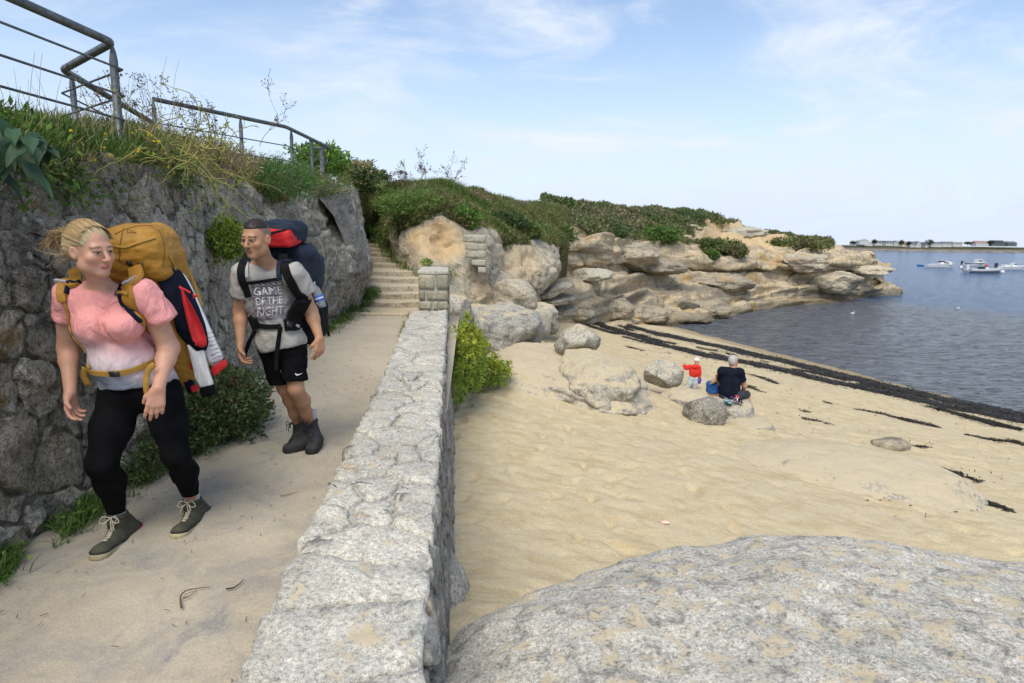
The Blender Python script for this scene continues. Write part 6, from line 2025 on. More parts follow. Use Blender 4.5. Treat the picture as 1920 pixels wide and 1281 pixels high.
    if sock:
        s = SDF(lo, hi + 0.05, 0.0045)
        s.cone(ankle, top + ax * 0.09, 0.040 * q, 0.0455 * q, 0.01)
        s.cut(top + ax * 0.07, ax)
        V, F = s.mesh()
        obj('sock', fold_disp(V, F, 0.002, 30, 5), F, M_sock, parent)
    return b
def buckle(c, n, t, w, h, th, mat, parent, name='buckle'):
    n = unit(A(n)); t = unit(A(t) - n * (A(t) @ n)); s = np.cross(n, t)
    return rough_box(name, A(c), A((w / 2, h / 2, th / 2)), mat, parent, 1, th * 0.3, np.stack((t, s, n), 1), rel=0.0, n=3)
def text_mesh(txt, bold=0.0):
    cu = bpy.data.curves.new("lettering", 'FONT')
    cu.body = txt; cu.size = 1.0; cu.offset = bold; cu.resolution_u = 3
    o = bpy.data.objects.new("lettering", cu)
    COL.objects.link(o)
    dg = bpy.context.evaluated_depsgraph_get()
    me = o.evaluated_get(dg).to_mesh()
    V = A([v.co[:] for v in me.vertices]); Fs = [tuple(p.vertices) for p in me.polygons]
    o.evaluated_get(dg).to_mesh_clear()
    bpy.data.objects.remove(o); bpy.data.curves.remove(cu)
    return V, Fs
def decal(name, V2, Fs, bv, d0, off, mat, parent):
    """Flat print: picture-plane shape laid on the cloth it is printed on."""
    V = A([hit(bv, x, y, d0, off)[0] for x, y in V2])
    T = [f for f in Fs]
    tri = []
    for f in T:
        for k in range(1, len(f) - 1):
            tri.append((f[0], f[k], f[k + 1]))
    return obj(name, V, A(tri), mat, parent, smooth=False)

# ------------------------------------------------------------------ the woman
wq = 1.02
Wh, WR = P(171, 470, 2.98), frame((0.93, -0.36, -0.10), (-0.05, -0.06, 1))
W = dict(neck=P(184, 538, 3.08), rs=P(127, 556, 3.12), ls=P(272, 552, 3.10), re=P(129, 652, 3.20), le=P(316, 652, 3.18), rw=P(132, 736, 3.08), lw=P(297, 728, 2.98),
         ch=P(204, 600, 3.15), be=P(238, 672, 3.17), pe=P(262, 726, 3.22), rh=P(226, 738, 3.20), lh=P(304, 738, 3.24), rk=P(190, 870, 3.05), lk=P(330, 853, 3.20), ra=P(219, 962, 3.20), la=P(360, 938, 3.48))
fig = Fig((-2.62, 2.72, -0.02), (-1.45, 3.78, 1.86), 0.0045)
woman = thing('person', 'woman with tied back blonde hair in a pink shirt carrying a mustard backpack', 'person', (W['ra'][0] + 0.1, 3.2, 0.0))
def arms(s, w, up=0.0, fr=1.0, k=0.03, R_=True, L_=True, rad=(0.054, 0.051, 0.045, 0.043, 0.028)):
    for on, a, e, c in ((R_, 'rs', 're', 'rw'), (L_, 'ls', 'le', 'lw')):
        if on:
            m = w[e] * 0.72 + w[c] * 0.28
            chain(s, [w[a], w[e]], [rad[0] + up, rad[1] * fr + up], k)
            chain(s, [w[e], m, w[c]], [rad[2] + up, rad[3] + up, rad[4] + up], k)
def torso(s, w, up=0.0):
    s.cone(w['rs'] + A((0.02, 0, -0.01)), w['ls'] + A((-0.02, 0, -0.01)), 0.058 + up, 0.058 + up, 0.04)
    s.ell(w['ch'], A((0.155, 0.120, 0.18)) + up, None, 0.06)
    s.ell(w['be'], A((0.156, 0.140, 0.135)) + up, None, 0.06)
    for px in (178, 232):
        s.ell(P(px, 612, 3.05), A((0.072, 0.068, 0.066)) + up, None, 0.045)
def hips(s, w, up=0.0):
    s.ell(w['pe'], A((0.165, 0.140, 0.120)) + up, None, 0.06)
    for h_, k_, a_, r in (('rh', 'rk', 'ra', (0.098, 0.088, 0.061, 0.064, 0.038)), ('lh', 'lk', 'la', (0.096, 0.082, 0.058, 0.059, 0.037))):
        m = w[h_] * 0.5 + w[k_] * 0.5 + A((0, 0.005, 0))
        c = w[k_] * 0.62 + w[a_] * 0.38 + A((0.0, 0.022, 0))
        chain(s, [w[h_], m, w[k_], c, w[a_]], [x + up for x in r], 0.045)
s = fig.new()
torso(s, W, -0.012); hips(s, W, -0.008); arms(s, W)
s.cone(W['neck'] + A((0.005, 0.02, 0)), Wh + WR @ A((0, -0.030, -0.045)), 0.048, 0.044, 0.015)
s.cone(W['neck'] + A((-0.05, 0.02, -0.035)), W['neck'] + A((0.06, 0.02, -0.035)), 0.045, 0.045, 0.05)
hf = unit(A((0.06, -0.20, -1.0)))
hand(s, W['rw'], unit(A((0.05, -0.10, -1))), (0.85, -0.1, 0.0), (0.2, -1, 0), 0.178, (0.45, 0.55, 0.45), 1.12)
hand(s, W['lw'], unit(A((-0.13, -0.22, -1))), (-0.45, 0.80, -0.1), (-0.9, -0.4, 0), 0.182, (0.25, 0.35, 0.3), 1.12, thumb=0.1)
head(s, Wh, WR, wq, True, 0.004)
V, F = s.mesh()
C = skin_cols(V, Wh, WR, wq, (0.50, 0.275, 0.185), (0.44, 0.15, 0.13), ((0.16, 0.09, 0.05), 0.75), (0.035, 0.05, 0.065), flush=(0.55, 0.235, 0.17), eye=0.0052)
hd = np.minimum(np.linalg.norm(V - W['rw'] + A((0, 0, 0.09)), axis=1), np.linalg.norm(V - W['lw'] + A((0, 0, 0.09)), axis=1))
C = C * (1 - 0.35 * sstep(0.15, 0.05, hd)[:, None]) + A((0.52, 0.245, 0.17)) * 0.35 * sstep(0.15, 0.05, hd)[:, None]
obj('body', relax(V, F, 1, 0.3), F, M_skin, woman, col=C)
# hair: pulled back over the ears into a windblown tail
s = SDF(Wh - 0.30, Wh + 0.22, 0.004)
HL_ = lambda x, y, z: Wh + WR @ (A((x, y, z)) * wq)
s.ell(HL_(0, -0.026, 0.040), A((0.083, 0.098, 0.087)) * wq, WR, 0.01)
s.ell(HL_(0, -0.080, 0.010), A((0.066, 0.060, 0.066)) * wq, WR, 0.03)
fp, fn_ = HL_(0, 0.060, 0.062), WR @ unit(A((0, 1.0, -0.62)))
s.cut(fp, fn_)
for sx in (-1, 1):
    s.ell(HL_(sx * 0.090, 0.020, -0.022), A((0.05, 0.055, 0.048)) * wq, WR, 0.02, sub=True)
s.ell(HL_(0, 0.03, -0.10), A((0.11, 0.10, 0.085)) * wq, WR, 0.02, sub=True)
V, F = s.mesh()
l = (V - Wh) @ WR / wq
ang = np.arctan2(l[:, 0], l[:, 2] + 0.03)
rdg = ridged(np.stack((ang * 7, l[:, 1] * 5, l[:, 2] * 5), 1), 61, 3)
V = fold_disp(V, F, 0.0, 1, 1) + unit(V - HL_(0, -0.03, 0.02)) * (0.0022 * rdg)[:, None]
st_ = (0.5 + 0.42 * vnoise(np.stack((ang * 16, l[:, 1] * 7, l[:, 2] * 7), 1), 63) + 0.22 * rdg).clip(0, 1.3)
HC_ = A((0.155, 0.095, 0.042)) + (A((0.56, 0.43, 0.25)) - A((0.155, 0.095, 0.042))) * st_[:, None]
hair = obj('hair', V, F, M_hair, woman, col=HC_.clip(0, 1))
rr = np.random.default_rng(9)
cur, cols = [], []
tie = HL_(0.01, -0.125, 0.050)
tail = -_R0
tdir = unit(A((-0.85, 0.25, 0.05)))
for k in range(420):
    # over the skull to the tie
    a = rr.uniform(-1.5, 1.5)
    yv = rr.uniform(0.0, 0.048)
    p0 = HL_(0.081 * math.sin(a), yv, 0.040 + 0.088 * math.cos(a) * (1 - 0.15 * yv / 0.05))
    p1 = HL_(0.091 * math.sin(a * 0.9), -0.04, 0.046 + 0.092 * math.cos(a * 0.9) + rr.normal(0, 0.003))
    p2 = HL_(0.060 * math.sin(a * 0.8), -0.105, 0.045 + 0.06 * math.cos(a * 0.8))
    cur.append((crom(A([p0, p1, p2, tie]), 12), 0.0013)); cols.append(rr.uniform(0.55, 1.2))
for k in range(240):
    e = tie + tdir * rr.uniform(0.07, 0.155) + rr.normal(0, 0.020, 3) + A((0, 0, -0.02 - 0.05 * rr.random()))
    m = tie + tdir * 0.05 + rr.normal(0, 0.014, 3) + A((0, 0, 0.012))
    cur.append((crom(A([tie, m, e]), 8), np.linspace(0.0022, 0.0008, 8))); cols.append(rr.uniform(0.5, 1.1))
for k in range(16):
    p0 = HL_(rr.uniform(0.06, 0.08), -0.07, -0.03 + rr.uniform(-0.02, 0.03))
    cur.append((wander(p0, (-0.8, 0.3, -0.15), 9, 0.014, 0.22, 0.0, rr), 0.0009)); cols.append(0.9)
L = []
for (pts, r), cc in zip(cur, cols):
    V, F = tube(pts, r, 4, False)
    L.append((V, F, np.tile(A((0.42, 0.295, 0.145)) * cc, (len(V), 1))))
tag(put('hair_strands', *join(L), M_hair, hair, smooth=True), kind='stuff')
# leggings
s = fig.new(hi=(-1.45, 3.78, 1.1))
hips(s, W, 0.004)
s.cut(W['pe'] + A((0, 0, 0.13)), (0, 0, 1))
s.cut((0, 0, 0.130), (0, 0, -1))
V, F = s.mesh()
V = fold_disp(V, F, 0.003, 9, 71, 0.0015)
obj('leggings', V, F, M_black, woman)
# shirt
def shirt_sdf(fig, w, up, hem, hemn, sl, slr, neckc, neckr, neckR=None, flare=None):
    t = fig.new(lo=(fig.lo[0], fig.lo[1], 0.6))
    torso(t, w, up)
    t.ell(w['pe'] + A((0, -0.005, 0.03)), A((0.178, 0.158, 0.14)) if flare is None else A(flare), None, 0.05)
    t.cut(hem, hemn)
    for a, e, rr_, hp in sl:
        q = fig.new(lo=(fig.lo[0], fig.lo[1], 0.6))
        q.cone(a, hp + (hp - a) * 0.25, slr[0], slr[1], 0.0)
        q.cut(hp, e)
        t.D = smin(t.D, q.D, 0.035)
    for c_, r_ in zip(neckc, neckr):
        t.ell(c_, r_, neckR, 0.008, sub=True)
    return t
rdir, ldir = unit(W['re'] - W['rs']), unit(W['le'] - W['ls'])
rhem, lhem = W['rs'] + rdir * 0.115, P(306, 596, 3.13)
t = shirt_sdf(fig, W, 0.006, P(240, 726, 3.12) + A((0, 0, 0.0)), (0.12, -0.10, -1),
              [(W['rs'] + A((0.0, 0, 0.012)), rdir, 0, rhem), (W['ls'] + A((0.0, 0, 0.012)), ldir, 0, lhem)], (0.057, 0.062),
              [P(194, 535, 2.96), P(198, 520, 3.1)], [A((0.128, 0.12, 0.098)), A((0.115, 0.14, 0.075))])
V, F = t.mesh()
V = fold_disp(relax(V, F, 1), F, 0.009, 9, 75, 0.010, (1, 1, 0.8))
zt = V[:, 2]
hgt = zt + 0.22 * (V[:, 0] + 2.0) + 0.015 * fbm(V * 9, 76, 2)
arm_d = np.minimum(np.linalg.norm(np.cross(V - W['rs'], rdir), axis=1) + 9 * (V[:, 0] > W['rs'][0] + 0.06), np.linalg.norm(np.cross(V - W['ls'], ldir), axis=1) + 9 * (V[:, 0] < W['ls'][0] + 0.01))
arm_d = arm_d + 9 * (zt < 1.13)
g1 = sstep(1.15, 0.97, hgt) * (1 - sstep(0.085, 0.07, arm_d))
g2 = sstep(0.965, 0.885, hgt)
PK, LT, GR = A((0.70, 0.30, 0.285)), A((0.60, 0.50, 0.52)), A((0.235, 0.265, 0.33))
C = PK + (LT - PK) * g1[:, None]
C = C + (GR - C) * g2[:, None]
M_shirt = vcol_mat("dip_dyed_cotton", 0.9, folds=0.55, spec=0.1)
obj('shirt', V, F, M_shirt, woman, col=C)
WB = bvh(V, F)
boot(woman, P(260, 1000, 3.33), PZ(172, 1056, 0.005), W['ra'] + A((0, 0.0, -0.055)), W['ra'] + A((0.0, 0.0, 0.0)), (M_boot, M_sole, M_lace), 1.0, M_red, seed=1)
boot(woman, P(390, 970, 3.60), PZ(326, 1015, 0.004), W['la'] + A((0, 0, -0.045)), W['la'] + A((0, 0, 0.01)), (M_boot, M_sole, M_lace), 1.0, M_red, seed=2)

# her backpack
pk = thing('backpack', 'large mustard yellow hiking backpack with a bulging lid on the woman', 'backpack', (-2.02, 3.45, 0.85))
fig2 = Fig((-2.45, 3.02, 0.70), (-1.55, 3.95, 1.80), 0.006)
PR = A(Euler((0.16, -0.05, 0.10)).to_matrix())
s = fig2.new()
s.rbox((-2.00, 3.50, 1.14), (0.175, 0.15, 0.36), 0.09, PR, 0.02)
s.rbox((-1.98, 3.52, 0.95), (0.185, 0.16, 0.16), 0.09, PR, 0.06)
V, F = s.mesh()
V = fold_disp(V, F, 0.010, 7, 91, 0.006, (1, 1, 0.7))
obj('main_sack', V, F, M_mustard, pk)
s = fig2.new()
s.rbox(P(262, 463, 3.38), (0.165, 0.175, 0.112), 0.10, PR, 0.02)
s.rbox(P(278, 495, 3.40), (0.155, 0.155, 0.085), 0.07, PR, 0.05)
V, F = s.mesh()
V = fold_disp(V, F, 0.010, 7, 95, 0.006, (1, 1, 2.0))
lid = obj('lid', V, F, M_mustard, pk)
LBv = bvh(V, F)
strap('zip', [(212, 460), (235, 463), (262, 455), (290, 446)], 3.25, LBv, 0.012, 0.004, M_mustardweb, lid)
strap('webbing', [(258, 500), (250, 512), (246, 528)], 3.25, LBv, 0.018, 0.004, M_mustardweb, pk)
strap('webbing', [(318, 480), (326, 500), (330, 520)], 3.30, LBv, 0.018, 0.004, M_mustardweb, pk)
for px, py in ((243, 493), (264, 498)):
    c_, n_ = hit(LBv, px, py, 3.25, 0.006)
    buckle(c_, n_, (1, 0, 0), 0.026, 0.030, 0.010, M_plastic, pk)
c_, n_ = hit(LBv, 246, 437, 3.25, 0.004)
mb = MB(); mb.tube([c_ + A((0.022 * math.cos(a), -0.004, 0.016 * math.sin(a))) for a in np.linspace(0.2, math.pi - 0.2, 9)], 0.004, 6)
mb.obj('loop', M_mustardweb, lid, smooth=True)
for pts, w in (([P(338, 476, 3.62), P(352, 505, 3.60), P(365, 535, 3.58), P(376, 568, 3.56), P(379, 574, 3.56)], 0.022), ([P(322, 452, 3.50), P(334, 478, 3.50), P(345, 500, 3.50)], 0.018)):
    q_ = crom(A(pts), 16)
    V, F = ribbon(q_, np.tile(A((0.7, -0.7, 0.1)), (16, 1)), w, 0.004)
    obj('compression_strap', V, F, M_mustardweb, pk)
for pix in ([(215, 440), (236, 430), (262, 424), (285, 424)], [(232, 428), (228, 445), (224, 468), (224, 490)], [(296, 430), (306, 452), (308, 478), (304, 500)]):
    strap('seam', pix, 3.25, LBv, 0.006, 0.002, M_seam, lid, n=24, off=0.001)
over_r = [P(246, 492, 3.36)]
sl = strap('shoulder_strap', [(246, 503), (243, 525), (241, 548), (245, 570), (258, 590), (268, 602)], 3.05, WB, [0.070] * 30, 0.014, M_mustard, pk, pre=[P(252, 494, 3.30)], n=29, off=0.002)
strap('strap_edge', [(231, 505), (228, 525), (227, 548), (232, 570), (247, 592), (262, 604)], 3.05, WB, 0.016, 0.018, M_navy, sl, n=28, off=0.0)
strap('reflective_bar', [(228, 531), (243, 528), (259, 524)], 3.05, WB, 0.016, 0.019, M_grey, sl, n=10)
strap('webbing', [(225, 553), (240, 551), (246, 551)], 3.05, WB, 0.016, 0.020, M_mustardweb, sl, n=10)
c_, n_ = hit(WB, 224, 553, 3.05, 0.016); buckle(c_, n_, (1, 0, 0), 0.022, 0.028, 0.010, M_plastic, sl)
sr = strap('shoulder_strap', [(133, 512), (122, 528), (117, 550), (120, 566)], 3.05, WB, np.linspace(0.060, 0.045, 25), 0.014, M_mustard, pk, pre=[P(140, 507, 3.26)], n=24, off=0.002)
strap('strap_edge', [(141, 512), (131, 530), (127, 552)], 3.05, WB, 0.016, 0.018, M_navy, sr, n=20, off=0.0)
strap('reflective_bar', [(107, 531), (117, 532), (127, 533)], 3.05, WB, 0.015, 0.019, M_grey, sr, n=10)
strap('webbing', [(120, 564), (127, 580), (131, 600), (132, 620), (129, 630)], 3.05, WB, 0.020, 0.005, M_mustardweb, sr, n=24, off=0.004)
c_, n_ = hit(WB, 128, 630, 3.05, 0.008); buckle(c_, n_, (0.3, 0, -1), 0.034, 0.022, 0.010, M_plastic, sr)
strap('webbing', [(131, 632), (145, 645), (154, 655), (160, 662)], 3.05, WB, 0.016, 0.004, M_mustardweb, sr, n=18, off=0.004)
strap('hip_belt', [(157, 688), (172, 697), (200, 700), (235, 697), (262, 689), (285, 678), (305, 664)], 3.05, WB, [0.045] * 4 + [0.028] * 26 + [0.045] * 4, 0.008, M_mustardweb, pk, n=34, off=0.006)
c_, n_ = hit(WB, 218, 699, 3.05, 0.016); buckle(c_, n_, (1, 0, 0), 0.050, 0.030, 0.010, M_plastic, pk)
tail_ = [P(290, 683, 3.00), P(281, 690, 2.99), P(275, 705, 2.985), P(274, 725, 2.98), P(278, 748, 2.98)]
tail_ = crom(A(tail_), 16)
V, F = ribbon(tail_, np.tile(A((0.35, -0.9, 0.1)), (16, 1)), 0.028, 0.003)
obj('belt_tail', V, F, M_mustardweb, pk)
tail_ = crom(A([P(160, 690, 3.10), P(158, 705, 3.12), P(166, 722, 3.14)]), 10)
V, F = ribbon(tail_, np.tile(A((0.1, -0.95, 0.1)), (10, 1)), 0.035, 0.004)
obj('belt_tail', V, F, M_mustardweb, pk)

# hoodie and white jacket tied on the pack
hd_ = thing('hoodie', 'navy hoodie with a red lined hood hanging from the side of the mustard backpack', 'hoodie', P(350, 620, 3.36))
df = lambda x, y: 3.30 + 0.0012 * (x - 290) + 0.0001 * (y - 500)
cloth('hood', [(291, 512), (306, 505), (319, 502), (330, 508), (342, 528), (354, 550), (366, 574), (378, 598), (388, 622), (393, 645), (388, 657), (377, 661), (362, 655), (345, 640), (330, 622), (327, 600), (310, 560)], df, 0.05, M_navy, hd_, 60, 0.008, 3, 0.05)
cloth('lining', [(339, 541), (347, 553), (362, 578), (376, 606), (386, 632), (388, 648), (379, 653), (367, 648), (358, 630), (350, 600), (343, 570)], lambda x, y: df(x, y) - 0.052, 0.006, M_red, hd_, 44, 0.006, 4, -0.012)
cloth('body', [(326, 610), (345, 640), (356, 655), (352, 690), (362, 730), (364, 742), (352, 738), (338, 700), (326, 660)], lambda x, y: df(x, y) + 0.03, 0.03, M_navy, hd_, 40, 0.008, 5, 0.01)
cloth('cuff', [(356, 725), (368, 722), (371, 733), (360, 737)], lambda x, y: df(x, y) + 0.0, 0.02, M_red, hd_, 20, 0.002, 6, 0.004)
cloth('pocket_edge', [(356, 680), (364, 677), (367, 692), (358, 694)], lambda x, y: df(x, y) + 0.0, 0.02, M_red, hd_, 20, 0.002, 7, 0.004)
mb = MB()
cord = [P(337, 538, 3.27), P(342, 545, 3.26), P(350, 575, 3.26), P(358, 610, 3.265), P(362, 635, 3.27), P(366, 640, 3.27)]
mb.tube(crom(A(cord), 26), 0.0060, 8)
mb.tube(crom(A([P(337, 539, 3.265), P(346, 543, 3.255), P(357, 549, 3.26)]), 8), 0.0055, 8)
mb.obj('drawcord', M_red, hd_, smooth=True)
for px, py in ((362, 552), (366, 640)):
    mb = MB()
    for k in range(5):
        mb.tube(crom(A([P(px, py, 3.258), P(px + 2 + k * .8, py + 3 + (k % 2) * 2, 3.25 + .003 * k), P(px + 1 + k * 1.6, py + 7 - k, 3.255)]), 5), 0.004, 5)
    tag(mb.obj('cord_knot', M_red, hd_, smooth=True), kind='stuff')
jk = thing('jacket', 'white jacket with handwriting print and a red hem hanging behind the navy hoodie', 'jacket', P(385, 690, 3.42))
cloth('sleeve', [(350, 646), (366, 661), (380, 657), (384, 675), (391, 700), (398, 720), (396, 729), (378, 730), (366, 712), (362, 690)], lambda x, y: 3.37 + 0.0005 * (x - 370), 0.02, M_white, jk, 56, 0.016, 8, 0.004)
cloth('cuff', [(374, 728), (397, 722), (400, 742), (378, 746)], lambda x, y: 3.36, 0.03, M_black, jk, 24, 0.003, 9, 0.006)
M_paper = soft_mat("printed_white_fabric", (0.72, 0.71, 0.72), (0.66, 0.65, 0.67), 60, 0.85, 0.4, folds=0.4)
jf = lambda x, y: 3.44 + 0.0004 * (x - 390)
cloth('back_panel', [(330, 508), (342, 512), (358, 540), (385, 600), (405, 645), (418, 674), (396, 690), (386, 668), (372, 640), (350, 560)], jf, 0.02, M_paper, jk, 48, 0.004, 10, 0.008)
cloth('hem', [(394, 691), (420, 673), (426, 685), (400, 707), (396, 700)], lambda x, y: jf(x, y) - 0.012, 0.02, M_red, jk, 24, 0.003, 11, 0.006)
mb = MB()
for k in range(8):
    y0 = 628 + k * 7.6
    xa, xb = 384 + (k * 7.6) * 0.30, 398 + k * 7.6 * 0.40
    mb.tube([P(xa + (xb - xa) * t, y0 - (xb - xa) * t * 0.35 + 0.8 * math.sin(t * 9 + k), jf(xa, y0) - 0.016) for t in np.linspace(0, 1, 10)], 0.0011, 4)
tag(mb.obj('ruled_line', M_strapblack, jk), kind='stuff')
tv_, tf_ = text_mesh("bam")
rr = np.random.default_rng(4)
mb = MB()
for k, (x, y) in enumerate(((392, 650), (396, 669), (404, 657), (409, 671), (397, 683))):
    ca, sa = math.cos(-0.35), math.sin(-0.35)
    q_ = tv_[:, :2] * A((5.0, -5.0))
    V = A([P(x + a * ca - b * sa, y + a * sa + b * ca, jf(x, y) - 0.0165) for a, b in q_])
    for f in tf_:
        if len(f) == 3: mb.add(V[list(f)], A([[0, 1, 2]]))
        else:
            for j in range(1, len(f) - 1): mb.add(V[[f[0], f[j], f[j + 1]]], A([[0, 1, 2]]))
tag(mb.obj('handwriting', M_strapblack, jk), kind='stuff')

# ------------------------------------------------------------------ the man
mq = 1.06
Mh, MR = P(481, 448, 4.22), frame((-0.25, -0.95, -0.16), (-0.02, -0.12, 1))
Mn = dict(neck=P(497, 499, 4.36), rs=P(455, 516, 4.34), ls=P(552, 515, 4.34), re=P(451, 585, 4.42), le=P(583, 584, 4.48), rw=P(451, 646, 4.32), lw=P(599, 634, 4.40),
          ch=P(503, 556, 4.44), be=P(518, 606, 4.48), pe=P(528, 646, 4.52), rh=P(511, 658, 4.52), lh=P(550, 656, 4.52), rk=P(534, 727, 4.58), lk=P(555, 730, 4.46), ra=P(561, 800, 4.80), la=P(582, 796, 4.74))
fig = Fig((-2.10, 4.00, -0.02), (-1.20, 5.05, 1.95), 0.0055)
man = thing('person', 'young man with short dark hair in a grey printed shirt and black shorts', 'person', (Mn['la'][0], 4.65, 0.0))
def mtorso(s, w, up=0.0):
    s.cone(w['rs'] + A((0.015, 0, 0)), w['ls'] + A((-0.015, 0, 0)), 0.062 + up, 0.062 + up, 0.04)
    s.ell(w['ch'], A((0.165, 0.110, 0.185)) + up, None, 0.06)
    s.ell(w['be'], A((0.143, 0.105, 0.14)) + up, None, 0.06)
    s.ell(w['ch'] + A((-0.06, -0.06, 0.05)), A((0.075, 0.05, 0.06)) + up, None, 0.04)
    s.ell(w['ch'] + A((0.06, -0.06, 0.05)), A((0.075, 0.05, 0.06)) + up, None, 0.04)
def mlegs(s, w, up=0.0):
    s.ell(w['pe'], A((0.155, 0.118, 0.11)) + up, None, 0.06)
    for h_, k_, a_ in (('rh', 'rk', 'ra'), ('lh', 'lk', 'la')):
        m = w[h_] * 0.5 + w[k_] * 0.5 + A((0, -0.01, 0))
        c = w[k_] * 0.68 + w[a_] * 0.32 + A((0.004, 0.022, 0))
        c2 = w[k_] * 0.35 + w[a_] * 0.65 + A((0, 0.008, 0))
        chain(s, [w[h_], m, w[k_], c, c2, w[a_]], [x + up for x in (0.088, 0.076, 0.053, 0.055, 0.042, 0.034)], 0.03)
        s.ell(w[k_] + A((0, -0.018, 0.0)), A((0.034, 0.034, 0.042)) + up, None, 0.025)
s = fig.new()
mtorso(s, Mn, -0.010); mlegs(s, Mn)
arms(s, Mn, rad=(0.056, 0.048, 0.043, 0.043, 0.027), k=0.025)
s.cone(Mn['neck'], Mh + MR @ A((0, -0.022, -0.05)), 0.060, 0.053, 0.03)
s.cone(Mn['neck'] + A((-0.06, 0.01, -0.01)), Mn['neck'] + A((0.06, 0.01, -0.01)), 0.045, 0.045, 0.06)
hand(s, Mn['rw'], unit(A((0.10, -0.15, -1))), (0.9, 0.1, 0.2), (0.3, -1, 0), 0.188, (0.5, 0.65, 0.5), 1.08)
hand(s, Mn['lw'], unit(A((0.0, -0.10, -1))), (-0.75, 0.60, 0.0), (-0.6, -0.8, 0), 0.188, (0.35, 0.5, 0.4), 1.08)
head(s, Mh, MR, mq)
V, F = s.mesh()
C = skin_cols(V, Mh, MR, mq, (0.42, 0.225, 0.13), (0.37, 0.145, 0.11), ((0.035, 0.022, 0.015), 0.85), (0.03, 0.02, 0.012), fade=(0.13, 0.095, 0.075))
obj('body', relax(V, F, 1, 0.3), F, M_skin, man, col=C)
s = SDF(Mh - 0.16, Mh + 0.2, 0.0045)
ML = lambda x, y, z: Mh + MR @ (A((x, y, z)) * mq)
s.ell(ML(0, -0.012, 0.040), A((0.073, 0.094, 0.085)) * mq, MR, 0.01)
s.cut(ML(0, 0.0, 0.066), MR @ unit(A((0, 0.10, -1.0))))
s.cut(ML(0, 0.073, 0.07), MR @ unit(A((0, 1.0, -0.35))))
V, F = s.mesh()
V = V + unit(V - Mh) * (0.0035 * fbm(V * 90, 3, 2))[:, None]
obj('hair', V, F, M_hair, man, col=np.tile(A((0.022, 0.016, 0.013)), (len(V), 1)) * (1 + 0.4 * vnoise(V * 120, 4))[:, None])
# necklace
NB = None
# shorts
s = fig.new(hi=(-1.20, 5.05, 1.1))
s.ell(Mn['pe'] + A((0, 0, -0.01)), (0.156, 0.122, 0.105), None, 0.05)
hemR, hemL = P(527, 716, 4.56), P(553, 713, 4.47)
q1, q2 = fig.new(hi=(-1.20, 5.05, 1.1)), fig.new(hi=(-1.20, 5.05, 1.1))
for q, h_, hm in ((q1, 'rh', hemR), (q2, 'lh', hemL)):
    a_ = Mn[h_] + A((0, 0, 0.02)); d_ = unit(hm - a_)
    q.cone(a_, hm + d_ * 0.1, 0.094, 0.084, 0.0)
    q.cut(hm, d_ + A((0.0, 0, -0.5)))
s.D = smin(s.D, smin(q1.D, q2.D, 0.012), 0.04)
V, F = s.mesh()
V = fold_disp(V, F, 0.006, 9, 171, 0.004)
shorts = obj('shorts', V, F, M_black, man)
SB_ = bvh(V, F)
M_mark = soft_mat("white_print", (0.75, 0.75, 0.75), (0.70, 0.70, 0.70), 60, 0.8, 0.05)
sw = [(553.2, 699.8), (554.0, 703.0), (556.5, 704.4), (560, 703.4), (568.2, 699.2), (560, 701.6), (556.6, 702.2), (555.2, 701.6), (555.4, 699.9)]
decal('sports_mark', sw, [(0, 1, 7, 8), (1, 2, 6, 7), (2, 3, 5, 6), (3, 4, 5)], SB_, 4.4, 0.004, M_mark, shorts)
# shirt
_tw = torso; torso = mtorso
rdir, ldir = unit(Mn['re'] - Mn['rs']), unit(Mn['le'] - Mn['ls'])
t = shirt_sdf(fig, Mn, 0.008, P(522, 655, 4.40), (0.22, -0.05, -1),
              [(Mn['rs'] + A((0, 0, 0.012)), rdir, 0, P(452, 552, 4.38)), (Mn['ls'] + A((0, 0, 0.012)), ldir, 0, P(573, 547, 4.42))], (0.066, 0.074),
              [P(496, 494, 4.24), P(500, 485, 4.36)], [A((0.082, 0.10, 0.068)), A((0.085, 0.12, 0.05))], flare=(0.178, 0.146, 0.15))
torso = _tw
V, F = t.mesh()
V = fold_disp(relax(V, F, 1), F, 0.008, 9, 175, 0.009, (1, 1, 0.9))
M_greyshirt = soft_mat("grey_cotton", (0.40, 0.385, 0.355), (0.35, 0.335, 0.31), 60, 0.9, 0.45, folds=0.8, spec=0.1)
shirt = obj('shirt', V, F, M_greyshirt, man)
MBv = bvh(V, F)
